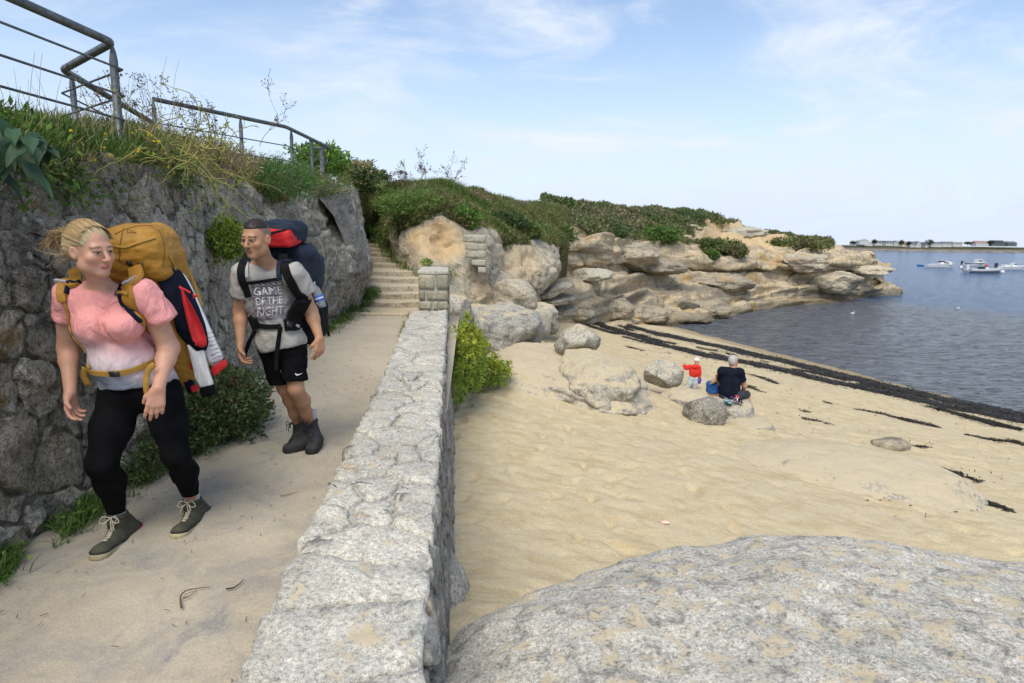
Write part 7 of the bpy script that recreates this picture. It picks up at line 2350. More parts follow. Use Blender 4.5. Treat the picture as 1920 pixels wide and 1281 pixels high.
# printed panel on the chest
def quad_uv(u, v):
    a, b, c, d = A((470, 530)), A((531, 526)), A((533, 597)), A((478, 602))
    return (a * (1 - u) + b * u) * (1 - v) + (d * (1 - u) + c * u) * v
g = np.linspace(0, 1, 22)
pp = [quad_uv(u, v) for u in g for v in g]
def print_mat():
    m = Mat("chest_print")
    n1 = m.noise(14, 5, 0.7, 1.0, m.map((0.4, 0.4, 2.2)))
    c = m.mix(m.rng(n1, 0.35, 0.65), (0.10, 0.10, 0.12), (0.27, 0.24, 0.27))
    c = m.mix(m.rng(m.noise(9, 4, 0.6), 0.52, 0.62, 0, 0.7), c, (0.36, 0.34, 0.33))
    return m.done(c, 0.9, spec=0.1)
pr = decal('shirt_print', pp, [tuple(f) for f in gridF(22, 22)], MBv, 4.35, 0.0025, print_mat(), shirt)
for txt, u0, u1, v0, v1 in ((">>>>>", 0.12, 0.92, 0.03, 0.11), ("GAME", 0.08, 0.94, 0.13, 0.34), ("OF THE", 0.10, 0.95, 0.40, 0.60), ("RIGHT", 0.12, 0.97, 0.66, 0.88)):
    V2, Fs = text_mesh(txt, 0.0)
    lo, hi = V2[:, :2].min(0), V2[:, :2].max(0)
    uv = (V2[:, :2] - lo) / (hi - lo)
    px_l = [quad_uv(u0 + (u1 - u0) * (a + 0.03 * math.sin((v0 + (v1 - v0) * (1 - b)) * 40)), v1 + (v0 - v1) * b) for a, b in uv]
    decal('lettering', px_l, Fs, MBv, 4.35, 0.0045, M_mark, pr)
boot(man, PZ(577, 838, 0.012), PZ(537, 849, 0.0), Mn['ra'] + A((0, 0, -0.03)), Mn['ra'] + A((0.0, 0, 0.045)), (M_bootdark, M_soledark, M_lacedark), 1.05, seed=3)
boot(man, PZ(597, 832, 0.02), PZ(583, 852, 0.0), Mn['la'] + A((0, 0, -0.03)), Mn['la'] + A((0, 0, 0.045)), (M_bootdark, M_soledark, M_lacedark), 1.08, seed=4)

# his backpack
pk = thing('backpack', 'dark blue hiking backpack with a red lid pocket on the man', 'backpack', (-1.68, 4.72, 0.9))
fig2 = Fig((-2.05, 4.42, 0.72), (-1.20, 5.20, 1.90), 0.007)
PR = A(Euler((0.14, 0.02, -0.05)).to_matrix())
s = fig2.new()
s.rbox((-1.655, 4.76, 1.22), (0.165, 0.14, 0.34), 0.07, PR, 0.02)
s.rbox((-1.64, 4.84, 1.36), (0.16, 0.13, 0.14), 0.07, PR, 0.06)
V, F = s.mesh()
obj('main_sack', fold_disp(V, F, 0.010, 7, 191, 0.006), F, M_slate, pk)
s = fig2.new()
s.rbox((-1.64, 4.78, 0.98), (0.175, 0.155, 0.15), 0.06, PR, 0.02)
s.rbox((-1.50, 4.78, 1.0), (0.06, 0.10, 0.12), 0.04, PR, 0.03)
V, F = s.mesh()
obj('lower_pocket', fold_disp(V, F, 0.008, 8, 193, 0.005), F, M_strapblack, pk)
s = fig2.new()
s.rbox(P(527, 438, 4.66), (0.15, 0.16, 0.085), 0.06, PR, 0.02)
V, F = s.mesh()
V = fold_disp(V, F, 0.008, 8, 195, 0.005)
lid = obj('lid', V, F, M_slate, pk)
LBv = bvh(V, F)
s = fig2.new()
s.rbox(P(526, 444, 4.58), (0.115, 0.115, 0.062), 0.03, PR, 0.02)
V, F = s.mesh()
V = fold_disp(V, F, 0.006, 9, 197, 0.005)
rp = obj('lid_pocket', V, F, M_red, pk, )
RBv = bvh(V, F)
strap('zip', [(505, 438), (525, 434), (545, 430)], 4.45, RBv, 0.016, 0.004, M_strapblack, rp, n=14)
sl = strap('shoulder_strap', [(528, 482), (534, 500), (541, 520), (552, 540), (565, 565), (574, 590)], 4.3, MBv, 0.062, 0.016, M_strapblack, pk, pre=[P(532, 476, 4.56)], n=30, off=0.002)
strap('webbing', [(530, 462), (524, 485), (524, 512), (525, 524)], 4.3, MBv, 0.030, 0.022, M_slate, sl, n=20, off=0.004)
sr = strap('shoulder_strap', [(459, 488), (453, 505), (453, 522), (460, 540), (466, 556)], 4.3, MBv, np.linspace(0.060, 0.045, 29), 0.016, M_strapblack, pk, pre=[P(466, 478, 4.56)], n=28, off=0.002)
strap('strap_edge', [(463, 486), (463, 505), (464, 520)], 4.3, MBv, 0.022, 0.012, M_grey, sr, n=16, off=0.004)
strap('chest_strap', [(460, 530), (480, 528), (505, 525), (528, 522)], 4.3, MBv, 0.022, 0.006, M_strapblack, pk, n=24, off=0.008)
hb = strap('hip_belt', [(474, 606), (485, 610), (500, 612), (515, 612), (528, 610)], 4.3, MBv, 0.036, 0.008, M_strapblack, pk, n=26, off=0.010)
strap('belt_pad', [(532, 610), (545, 608), (560, 606), (574, 600), (582, 594)], 4.35, MBv, np.linspace(0.085, 0.13, 24), 0.022, M_strapblack, pk, n=24, off=0.006)
strap('belt_pad', [(486, 604), (479, 605), (473, 606)], 4.35, MBv, np.linspace(0.07, 0.11, 12), 0.022, M_strapblack, pk, n=12, off=0.006)
c_, n_ = hit(MBv, 538, 609, 4.3, 0.034); buckle(c_, n_, (1, 0, 0), 0.045, 0.045, 0.012, M_plastic, hb)
M_orange = soft_mat("orange_print", (0.60, 0.10, 0.03), (0.55, 0.09, 0.03), 60, 0.8, 0.05)
strap('orange_mark', [(555, 603.5), (560, 603), (566, 602.5)], 4.3, MBv, 0.007, 0.002, M_orange, hb, n=6, off=0.031)
strap('grey_patch', [(577, 610), (581, 608), (584, 606)], 4.35, MBv, 0.03, 0.002, M_grey, hb, n=6, off=0.032)
for pts, w in (([P(526, 612, 4.33), P(522, 640, 4.36), P(519, 665, 4.37), P(518, 697, 4.38)], 0.030), ([P(478, 620, 4.40), P(468, 640, 4.42), P(460, 662, 4.44), P(459, 672, 4.44)], 0.028), ([P(606, 590, 4.85), P(612, 612, 4.87), P(617, 630, 4.88)], 0.02)):
    q = crom(A(pts), 14)
    V, F = ribbon(q, np.tile(A((0.3, -0.95, 0.05)), (14, 1)), w, 0.004)
    obj('belt_tail', V, F, M_strapblack, pk)
def lathe(c, ax, prof, n=16):
    ax = unit(A(ax, dtype=float)); u = unit(np.cross(ax, A((0.3, 0.8, 0.1)))); w = np.cross(ax, u)
    a = np.arange(n) * 2 * math.pi / n
    V = np.concatenate([A(c) + ax * z + r * (np.cos(a)[:, None] * u + np.sin(a)[:, None] * w) for r, z in prof])
    m = len(prof)
    i, j = np.meshgrid(np.arange(m - 1), np.arange(n), indexing='ij')
    F = np.stack((i * n + j, i * n + (j + 1) % n, (i + 1) * n + (j + 1) % n, (i + 1) * n + j), -1).reshape(-1, 4)
    return V, F
bt = thing('water_bottle', 'clear plastic water bottle with a blue label in the side pocket of the dark backpack', 'bottle', P(600, 575, 4.72))
m = Mat("clear_plastic"); M_clear = m.done((0.75, 0.82, 0.88), 0.12, spec=0.5, **{'Transmission Weight': 0.75, 'IOR': 1.2})
M_blue = soft_mat("blue_label", (0.03, 0.10, 0.42), (0.06, 0.16, 0.52), 40, 0.5, 0.05)
bc, ba = P(603, 572, 4.70), unit(P(588, 533, 4.70) - P(603, 572, 4.70))
V, F = lathe(bc, ba, [(0.002, -0.02), (0.03, -0.02), (0.033, 0.0), (0.031, 0.05), (0.033, 0.055), (0.033, 0.11), (0.031, 0.125), (0.014, 0.155), (0.013, 0.17), (0.002, 0.17)])
obj('bottle_body', V, F, M_clear, bt)
V, F = lathe(bc, ba, [(0.0325, 0.030), (0.0345, 0.032), (0.0345, 0.075), (0.0325, 0.077)])
obj('label', V, F, M_blue, bt)
V, F = lathe(bc, ba, [(0.0325, 0.046), (0.0350, 0.047), (0.0350, 0.058), (0.0325, 0.059)])
obj('label_stripe', V, F, M_white, bt)
V, F = lathe(bc, ba, [(0.002, 0.164), (0.0155, 0.164), (0.0155, 0.182), (0.002, 0.184)])
obj('cap', V, F, M_white, bt)

# ------------------------------------------------------------------ the family on the beach
def small_fig(name, label, lo, hi, h, loc):
    return thing(name, label, 'person', loc), Fig(lo, hi, h)
sd_ = 12.1
SP = lambda x, y, d=sd_: P(1250 + x * 0.125, 650 + y * 0.125, d)
seat = SP(950, 745)
gm_, fg = small_fig('person', 'grey haired man in a navy shirt sitting on the rock facing the sea', seat - A((0.7, 0.6, 0.75)), seat + A((0.9, 1.0, 1.05)), 0.013, (seat[0], seat[1], seat[2]))
hdc, hR = SP(1000, 225, 12.12), frame((0.75, 0.65, -0.02))
hipL, hipR = SP(880, 735, 12.1), SP(1060, 730, 12.05)
kn = SP(1200, 715, 12.30); an = SP(1205, 930, 12.25)
knL, anL = SP(1020, 740, 12.55), SP(1030, 960, 12.6)
shL, shR = SP(830, 370, 12.08), SP(1095, 385, 12.05)
elR, wrR = SP(1165, 590, 12.10), SP(1150, 680, 12.30)
elL, wrL = SP(800, 560, 12.25), SP(900, 690, 12.5)
s = fg.new()
s.ell(SP(950, 560), (0.19, 0.135, 0.28), None, 0.08)
s.cone(shL, shR, 0.075, 0.075, 0.06)
chain(s, [shR, elR, wrR], [0.06, 0.048, 0.036], 0.04); chain(s, [shL, elL, wrL], [0.06, 0.048, 0.036], 0.04)
hand(s, wrR, (0.2, 0.9, -0.4), (0, -0.3, -1), (-1, 0.2, 0), 0.18, thick=1.2)
hand(s, wrL, (0.4, 0.8, -0.4), (0, -0.3, -1), (1, 0.2, 0), 0.18, thick=1.2)
chain(s, [hipR, kn], [0.10, 0.075], 0.05); chain(s, [kn, kn * .6 + an * .4 + A((0, -.02, 0)), an], [0.068, 0.066, 0.042], 0.03)
chain(s, [hipL, knL], [0.10, 0.075], 0.05); chain(s, [knL, anL], [0.068, 0.042], 0.03)
s.cone(SP(985, 330), hdc - A((0, 0.01, 0.04)), 0.065, 0.06, 0.04)
head(s, hdc, hR, 1.05)
V, F = s.mesh()
C = skin_cols(V, hdc, hR, 1.05, (0.45, 0.245, 0.165), (0.4, 0.16, 0.12), ((0.3, 0.28, 0.26), 0.7), (0.04, 0.04, 0.05))
obj('body', V, F, M_skin, gm_, col=C)
s = SDF(hdc - 0.2, hdc + 0.22, 0.009)
s.ell(hdc + hR @ A((0, -0.022, 0.045)), (0.082, 0.100, 0.090), hR, 0.01)
s.ell(hdc + hR @ A((0, -0.055, -0.005)), (0.073, 0.062, 0.07), hR, 0.03)
s.cut(hdc + hR @ A((0, 0.062, 0.06)), hR @ unit(A((0, 1.0, -0.6))))
for sx in (-1, 1): s.ell(hdc + hR @ A((sx * 0.09, 0.02, -0.03)), (0.04, 0.05, 0.05), hR, 0.01, sub=True)
V, F = s.mesh()
V = V + unit(V - hdc) * (0.006 * fbm(V * 45, 3, 3))[:, None]
obj('hair', V, F, M_hair, gm_, col=np.tile(A((0.42, 0.40, 0.375)), (len(V), 1)) * (1 + 0.25 * vnoise(V * 50, 4))[:, None])
s = fg.new()
s.ell(SP(950, 555), (0.205, 0.15, 0.27), None, 0.08)
s.ell(SP(945, 690), (0.20, 0.155, 0.13), None, 0.08)
s.cone(shL, shR, 0.085, 0.085, 0.06)
for a_, b_ in ((shR, elR), (shL, elL)):
    q = fg.new(); q.cone(a_, b_, 0.075, 0.078, 0.0); q.cut(a_ + (b_ - a_) * 0.62, b_ - a_); s.D = smin(s.D, q.D, 0.04)
s.cut(SP(950, 755), (0.05, 0, -1))
s.ell(SP(990, 310, 12.16), (0.085, 0.09, 0.06), None, 0.01, sub=True)
V, F = s.mesh()
obj('shirt', fold_disp(V, F, 0.010, 6, 271, 0.006), F, M_navy, gm_)
s = fg.new()
chain(s, [hipR, kn - (kn - hipR) * 0.12], [0.115, 0.092], 0.04); chain(s, [hipL, knL - (knL - hipL) * 0.12], [0.115, 0.092], 0.04)
s.ell(SP(960, 735), (0.19, 0.15, 0.10), None, 0.05)
V, F = s.mesh()
M_char = soft_mat("charcoal_fabric", (0.030, 0.033, 0.042), (0.04, 0.043, 0.05), 50, 0.85, 0.3)
obj('shorts', fold_disp(V, F, 0.006, 6, 273), F, M_char, gm_)
for a_ in (an, anL):
    s = fg.new(lo=a_ - A((0.25, 0.25, 0.2)), hi=a_ + A((0.3, 0.4, 0.15)))
    s.cone(a_ + A((0, -0.03, -0.04)), a_ + A((0.09, 0.15, -0.075)), 0.045, 0.035, 0.02)
    V, F = s.mesh(); obj('shoe', V, F, M_navy, gm_)
# child in blue leaning on him
cb, fg = small_fig('person', 'child with long fair hair in a blue top sitting close against the grey haired man', SP(690, 600) - A((0.45, 0.3, 0.35)), SP(690, 600) + A((0.55, 0.75, 0.55)), 0.011, SP(700, 715, 12.25))
s = fg.new()
chh, chR = SP(790, 470, 12.38), frame((0.7, 0.7, -0.2))
s.ell(SP(700, 640, 12.3), (0.10, 0.085, 0.16), None, 0.05)
s.cone(SP(640, 560, 12.3), SP(760, 560, 12.3), 0.05, 0.05, 0.04)
s.cone(SP(740, 545, 12.32), chh, 0.04, 0.04, 0.03)
chain(s, [SP(660, 700, 12.3), SP(720, 720, 12.6), SP(730, 860, 12.65)], [0.07, 0.055, 0.035], 0.03)
chain(s, [SP(760, 710, 12.3), SP(800, 720, 12.6), SP(810, 860, 12.65)], [0.07, 0.055, 0.035], 0.03)
chain(s, [SP(640, 570, 12.3), SP(630, 650, 12.38), SP(670, 700, 12.5)], [0.042, 0.034, 0.026], 0.03)
head(s, chh, chR, 0.86)
V, F = s.mesh()
obj('body', V, F, M_skin, cb, col=skin_cols(V, chh, chR, 0.86, (0.55, 0.32, 0.23), (0.5, 0.18, 0.15), ((0.3, 0.2, 0.1), 0.5), (0.04, 0.05, 0.07)))
s = fg.new()
s.ell(SP(697, 640, 12.3), (0.118, 0.10, 0.17), None, 0.05)
s.cone(SP(636, 560, 12.3), SP(760, 560, 12.3), 0.058, 0.058, 0.04)
q = fg.new(); q.cone(SP(640, 570, 12.3), SP(628, 650, 12.38), 0.055, 0.05, 0.0); s.D = smin(s.D, q.D, 0.03)
s.cut(SP(700, 712, 12.2), (0, 0, -1))
V, F = s.mesh()
M_bluetop = soft_mat("blue_fabric", (0.022, 0.10, 0.30), (0.018, 0.08, 0.25), 40, 0.8, 0.4, folds=0.6)
obj('top', fold_disp(V, F, 0.009, 7, 281, 0.006), F, M_bluetop, cb)
s = fg.new()
s.ell(chh + A((0, -0.015, 0.035)), (0.073, 0.088, 0.078), chR, 0.01)
s.cone(chh + A((-0.01, -0.07, 0.0)), SP(700, 520, 12.16), 0.05, 0.04, 0.03)
s.cone(SP(700, 520, 12.16), SP(655, 560, 12.14), 0.036, 0.010, 0.02)
s.cut(chh + chR @ A((0, 0.05, 0.05)), chR @ unit(A((0, 1.0, -0.5))))
V, F = s.mesh()
V = V + unit(V - chh) * (0.006 * ridged(V * A((30, 30, 9)), 5, 2))[:, None]
obj('hair', V, F, M_hair, cb, col=A((0.40, 0.27, 0.14)) * (0.9 + 0.45 * vnoise(V * A((60, 60, 18)), 6))[:, None])
V, F = rock_shape(SP(755, 440, 12.15), (0.028, 0.02, 0.02), 3, n=8)
obj('hair_tie', V, F, M_red, cb)
# toddler
td_ = PS(1300, 728)[1]
TP = lambda x, y, d=td_: P(1250 + x * 0.125, 650 + y * 0.125, d)
k_ = td_ / 14.7
td, fg = small_fig('person', 'toddler in a red hooded jacket and white cap standing on the sand', TP(400, 400) - A((0.40, 0.3, 0.60)), TP(400, 400) + A((0.40, 0.35, 0.45)), 0.008, TP(385, 640))
thh, thR = TP(452, 222), frame((0.85, 0.5, -0.1))
s = fg.new()
s.ell(TP(415, 380), A((0.10, 0.085, 0.15)) * k_, None, 0.04)
s.cone(TP(450, 270), thh, 0.04 * k_, 0.045 * k_, 0.03)
chain(s, [TP(350, 305), TP(295, 320, td_ + .03), TP(262, 280, td_ + .05)], [0.042 * k_, 0.034 * k_, 0.026 * k_], 0.02)
chain(s, [TP(485, 310), TP(492, 390), TP(485, 465)], [0.042 * k_, 0.034 * k_, 0.026 * k_], 0.02)
chain(s, [TP(375, 470), TP(345, 540), TP(310, 620)], [0.06 * k_, 0.05 * k_, 0.035 * k_], 0.02)
chain(s, [TP(430, 470), TP(425, 540), TP(415, 630)], [0.06 * k_, 0.05 * k_, 0.035 * k_], 0.02)
hand(s, TP(262, 280, td_ + .05), (-0.2, 0.1, 1), (0, -1, 0), (1, 0, 0), 0.085 * k_)
hand(s, TP(485, 465), (0, 0.1, -1), (-1, 0, 0), (0, 1, 0), 0.085 * k_)
head(s, thh, thR, 0.66 * k_)
V, F = s.mesh()
obj('body', V, F, M_skin, td, col=skin_cols(V, thh, thR, 0.66 * k_, (0.56, 0.32, 0.23), (0.5, 0.18, 0.15), ((0.3, 0.2, 0.1), 0.5), (0.04, 0.05, 0.07)))
s = fg.new()
s.ell(TP(412, 385), A((0.118, 0.10, 0.155)) * k_, None, 0.04)
chain(s, [TP(350, 305), TP(295, 320, td_ + .03), TP(266, 290, td_ + .05)], [0.055 * k_, 0.046 * k_, 0.038 * k_], 0.03)
chain(s, [TP(480, 310), TP(490, 390), TP(486, 455)], [0.055 * k_, 0.046 * k_, 0.038 * k_], 0.03)
s.ell(TP(425, 300, td_ - .06), A((0.075, 0.06, 0.055)) * k_, None, 0.02)
s.cut(TP(400, 478), (0.05, 0, -1))
V, F = s.mesh()
M_redjk = soft_mat("bright_red_fleece", (0.68, 0.035, 0.022), (0.58, 0.025, 0.018), 40, 0.85, 0.4, folds=0.5)
obj('jacket', fold_disp(V, F, 0.006, 9, 291, 0.004), F, M_redjk, td)
s = fg.new()
chain(s, [TP(378, 475), TP(348, 540), TP(318, 600)], [0.072 * k_, 0.062 * k_, 0.050 * k_], 0.03)
chain(s, [TP(428, 475), TP(426, 540), TP(418, 605)], [0.072 * k_, 0.062 * k_, 0.050 * k_], 0.03)
V, F = s.mesh()
M_pale = soft_mat("pale_denim", (0.45, 0.50, 0.52), (0.38, 0.43, 0.46), 50, 0.85, 0.3)
obj('trousers', fold_disp(V, F, 0.005, 9, 293, 0.003), F, M_pale, td)
s = SDF(thh - 0.14, thh + 0.2, 0.007)
s.ell(thh + thR @ A((0, -0.008, 0.030)) * k_, A((0.060, 0.072, 0.062)) * k_, thR, 0.01)
s.cut(thh + thR @ A((0, 0, 0.012)) * k_, thR @ A((0, 0.1, -1.0)))
s.ell(thh + thR @ A((0, 0.075, 0.022)) * k_, A((0.045, 0.055, 0.008)) * k_, thR, 0.008)
V, F = s.mesh()
cap = obj('cap', V, F, M_white, td)
bk = thing('toy_bucket', 'small violet blue toy bucket hanging from the hand of the toddler', 'bucket', TP(482, 550))
M_violet = soft_mat("violet_plastic", (0.06, 0.035, 0.42), (0.05, 0.03, 0.36), 30, 0.4, 0.05, spec=0.5)
V, F = lathe(TP(482, 553), (0.08, 0, 1), [(0.001, 0), (0.042 * k_, 0), (0.055 * k_, 0.115 * k_), (0.050 * k_, 0.115 * k_), (0.038 * k_, 0.008), (0.001, 0.008)], 14)
obj('pail', V, F, M_violet, bk)
mb = MB(); mb.tube([TP(482, 553) + A((0.053 * k_ * math.cos(a), 0, 0.115 * k_ + 0.03 * math.sin(a))) for a in np.linspace(0, math.pi, 9)], 0.004, 5)
mb.obj('handle', M_violet, bk, smooth=True)
sp_ = thing('toy_spade', 'red toy spade dangling from the raised hand of the toddler', 'spade', TP(240, 415, td_ + .05))
M_coral = soft_mat("coral_plastic", (0.62, 0.10, 0.06), (0.55, 0.08, 0.05), 30, 0.4, 0.05, spec=0.5)
mb = MB(); mb.tube([TP(263, 292, td_ + .05), TP(252, 350, td_ + .05)], 0.009 * k_, 6); mb.obj('handle', M_coral, sp_)
rough_box('blade', TP(243, 388, td_ + .05), A((0.026, 0.006, 0.045)) * k_, M_coral, sp_, 3, 0.004, Euler((0, 0.2, 0)).to_matrix(), rel=0.001, n=4)
# footwear on the rock
M_turq = soft_mat("turquoise_foam", (0.16, 0.55, 0.66), (0.14, 0.50, 0.60), 40, 0.7, 0.1)
M_pink = soft_mat("pink_strap", (0.72, 0.22, 0.42), (0.66, 0.18, 0.38), 40, 0.7, 0.1)
M_purple = soft_mat("purple_strap", (0.10, 0.02, 0.16), (0.13, 0.03, 0.20), 40, 0.7, 0.1)
M_coralst = soft_mat("coral_strap", (0.70, 0.12, 0.14), (0.62, 0.10, 0.12), 40, 0.7, 0.1)
def sandal(label, c, yaw, L, msole, mst, mst2):
    t = thing('sandal', label, 'sandal', c, 'sandals left on the rock')
    f = A((math.sin(yaw), math.cos(yaw), -0.35)); f = unit(f); sd = unit(np.cross(f, A((0, 0, 1)))); up = np.cross(sd, f)
    s = SDF(A(c) - 0.2, A(c) + 0.2, 0.006)
    s.cone(A(c) - f * L * 0.33, A(c), L * 0.17, L * 0.16, 0.02); s.cone(A(c), A(c) + f * L * 0.30, L * 0.16, L * 0.20, 0.02)
    s.cut(A(c) + up * 0.010, up); s.cut(A(c) - up * 0.012, -up)
    V, F = s.mesh(); obj('sole', V, F, msole, t)
    for off, m in ((0.18, mst), (-0.02, mst), (-0.30, mst2)):
        pts = [A(c) + f * L * off + sd * L * 0.19 * math.cos(a) + up * (0.008 + 0.045 * math.sin(a)) for a in np.linspace(0.0, math.pi, 12)]
        nr = [sd * math.cos(a) + up * math.sin(a) for a in np.linspace(0.0, math.pi, 12)]
        V, F = ribbon(pts, nr, 0.026, 0.006); obj('strap', V, F, m, t)
    return t
SANDAL_AT = lambda x, y, d: SP(x, y, d)
sandal('turquoise and pink sandal lying nearer the child in blue', SP(885, 820, 11.78), 0.35, 0.20, M_turq, M_pink, M_turq)
sandal('turquoise and pink sandal lying lowest on the sitting rock', SP(945, 850, 11.72), 0.35, 0.20, M_turq, M_pink, M_turq)
sandal('dark sandal with a coral strap tucked beside the seated man', SP(1030, 775, 11.78), 1.4, 0.22, M_purple, M_coralst, M_navy)
sandal('dark purple sandal at the seaward edge of the sitting rock', SP(1075, 825, 11.72), 1.3, 0.22, M_purple, M_navy, M_white)
# pale rands and eyelets on the man's boots, a toe rand on hers
LEAFGAIN = 1.0
# ------------------------------------------------------------------ seaweed thrown up by the tide
def weed_band(pix, width, nleaf, seed, size=0.10, gap=-9.0):
    pts = A([PS(x, y) for x, y in pix])
    e = np.concatenate(([0], np.cumsum(np.linalg.norm(np.diff(pts[:, :2], axis=0), axis=1))))
    n = max(10, int(e[-1] / 0.09))
    t = np.linspace(0, e[-1], n)
    c = np.stack([np.interp(t, e, pts[:, k]) for k in range(3)], 1)
    ker = np.hanning(15); ker /= ker.sum()
    for k in range(2):
        c[:, k] = np.convolve(np.pad(c[:, k], 7, 'edge'), ker, 'valid')
    tg = unit(np.gradient(c[:, :2], axis=0)); sd = np.stack((-tg[:, 1], tg[:, 0]), 1)
    p1 = np.stack((t, 0 * t, 0 * t), 1)
    w = np.interp(t, np.linspace(0, e[-1], len(width)), width) * (1 + 0.85 * fbm(p1 * 0.9 + seed, seed, 4))
    w = np.where(fbm(p1 * 0.5 + seed, seed + 3, 2) < gap, 0.0, w).clip(0)
    mid = c[:, :2] + sd * (0.35 * w * fbm(p1 * 0.6, seed + 5, 3))[:, None]
    m = 11
    G = np.zeros((n, m, 3))
    for j, s in enumerate(np.linspace(-1, 1, m)):
        xy = mid + sd * (s * w * (0.5 + 0.18 * fbm(p1 * 3.0 + j * 5, seed + 7, 2)))[:, None]
        G[:, j, :2] = xy
        G[:, j, 2] = sand_at(xy[:, 0], xy[:, 1]) + (1 - s * s) * np.minimum(w * 0.12, 0.10) - 0.012
    q = G.reshape(-1, 3)
    q[:, 2] += 0.030 * fbm(q * 5, seed, 3) * (np.minimum(np.repeat(w, m), 0.5) / 0.5)
    F = gridF(n, m)
    up = np.cross(q[F[0, 1]] - q[F[0, 0]], q[F[0, 3]] - q[F[0, 0]])[2]
    if up < 0: F = F[:, ::-1]
    C = np.tile(A((0.018, 0.013, 0.007)), (len(q), 1)) * (0.7 + 0.7 * rng.random((len(q), 1)))
    rr = np.random.default_rng(seed)
    pw_ = w + 0.02
    k = rr.choice(n, nleaf, p=pw_ / pw_.sum())
    xy = mid[k] + sd[k] * (rr.normal(0, 0.48, nleaf) * w[k])[:, None] + rr.normal(0, 0.02, (nleaf, 2))
    z = sand_at(xy[:, 0], xy[:, 1]) + 0.005 + np.maximum(0, 1 - (np.linalg.norm(xy - mid[k], axis=1) / (w[k] * 0.5 + 0.01)) ** 2) * np.minimum(w[k] * 0.12, 0.10)
    lp = np.concatenate((xy, z[:, None]), 1)
    V2, F2, C2 = leaves(lp, size, pal(lp, [(0.012, 0.009, 0.005), (0.022, 0.016, 0.008), (0.042, 0.029, 0.012), (0.009, 0.008, 0.006)], 1.5, seed + 9), None, 0.35, seed + 11, 0.0, 0.35)
    zb = np.repeat(lp[:, 2], 5)
    V2[:, 2] = zb + (V2[:, 2] - zb) * 0.28
    V2[:, 2] = np.maximum(V2[:, 2], sand_at(V2[:, 0], V2[:, 1]) + 0.003)
    return join([(q, F, C), (V2, F2, C2)])
M_weed = vcol_mat("seaweed", 0.55, spec=0.35)
BANDS = [
 ([(1098, 598), (1130, 612), (1180, 626), (1250, 650), (1330, 668), (1450, 692), (1560, 716), (1700, 746), (1800, 767), (1925, 792), (2120, 832), (2400, 890)], [0.5, 0.9, 1.1, 1.2, 1.0, 0.9, 0.8], 9000, 701, -9.0),
 ([(1115, 594), (1160, 607), (1230, 626), (1320, 645), (1440, 672), (1560, 701), (1700, 735), (1800, 757), (1925, 783), (2120, 826), (2400, 884)], [0.4, 0.9, 1.4, 1.6, 1.4, 1.3, 1.2], 12000, 711, -9.0),
 ([(1090, 603), (1110, 612), (1170, 632), (1215, 645), (1240, 650)], [0.25, 0.5, 0.5, 0.2], 1500, 721, -0.3),
 ([(1380, 676), (1430, 690), (1476, 700)], [0.15, 0.45, 0.1], 700, 731, -9.0),
 ([(1394, 700), (1420, 706), (1460, 722)], [0.1, 0.4, 0.1], 600, 737, -9.0),
 ([(1400, 722), (1420, 734), (1442, 738)], [0.1, 0.25, 0.05], 300, 741, -9.0),
 ([(1172, 648), (1200, 655), (1262, 664)], [0.1, 0.3, 0.05], 500, 747, -0.2),
 ([(1330, 660), (1370, 672), (1400, 676)], [0.1, 0.25, 0.1], 300, 751, -0.1),
 ([(1598, 766), (1640, 772), (1700, 785), (1770, 803)], [0.08, 0.25, 0.3, 0.08], 1300, 757, -9.0),
 ([(1735, 760), (1790, 776), (1850, 792), (1925, 808)], [0.15, 0.45, 0.5, 0.4], 2400, 761, -9.0),
 ([(1800, 812), (1850, 822), (1925, 834)], [0.08, 0.22, 0.3], 900, 767, -0.2),
 ([(1758, 874), (1775, 880), (1796, 892), (1850, 908)], [0.08, 0.20, 0.05, 0.1], 500, 771, -0.2),
 ([(1822, 938), (1850, 942), (1875, 952), (1902, 966)], [0.06, 0.20, 0.14, 0.04], 600, 777, -9.0),
 ([(1716, 838), (1732, 836), (1752, 842)], [0.1, 0.10, 0.05], 200, 781, -0.1),
 ([(1498, 782), (1530, 785), (1565, 797)], [0.1, 0.08, 0.05], 200, 787, -0.1),
 ([(1500, 770), (1510, 771), (1518, 774)], [0.1, 0.12, 0.05], 80, 791, -9.0),
 ([(1540, 752), (1552, 752), (1562, 758)], [0.08, 0.14, 0.05], 80, 793, -9.0),
 ([(1140, 604), (1230, 638), (1340, 658), (1460, 684)], [0.3, 0.5, 0.4, 0.2], 2600, 821, 0.0),
 ([(1480, 690), (1600, 716), (1740, 748), (1900, 782)], [0.2, 0.6, 0.8, 0.9], 5000, 827, -0.25),
 ([(1290, 655), (1310, 660), (1360, 668)], [0.06, 0.15, 0.06], 200, 797, -0.2),
]
L = [weed_band(p_, w_, n_, s_, 0.11, g_) for p_, w_, n_, s_, g_ in BANDS[:2]]
tag(put('seaweed_wrack', *join(L), M_weed), kind='stuff')
L = [weed_band(p_, w_, n_, s_, 0.07, g_) for p_, w_, n_, s_, g_ in BANDS[2:]]
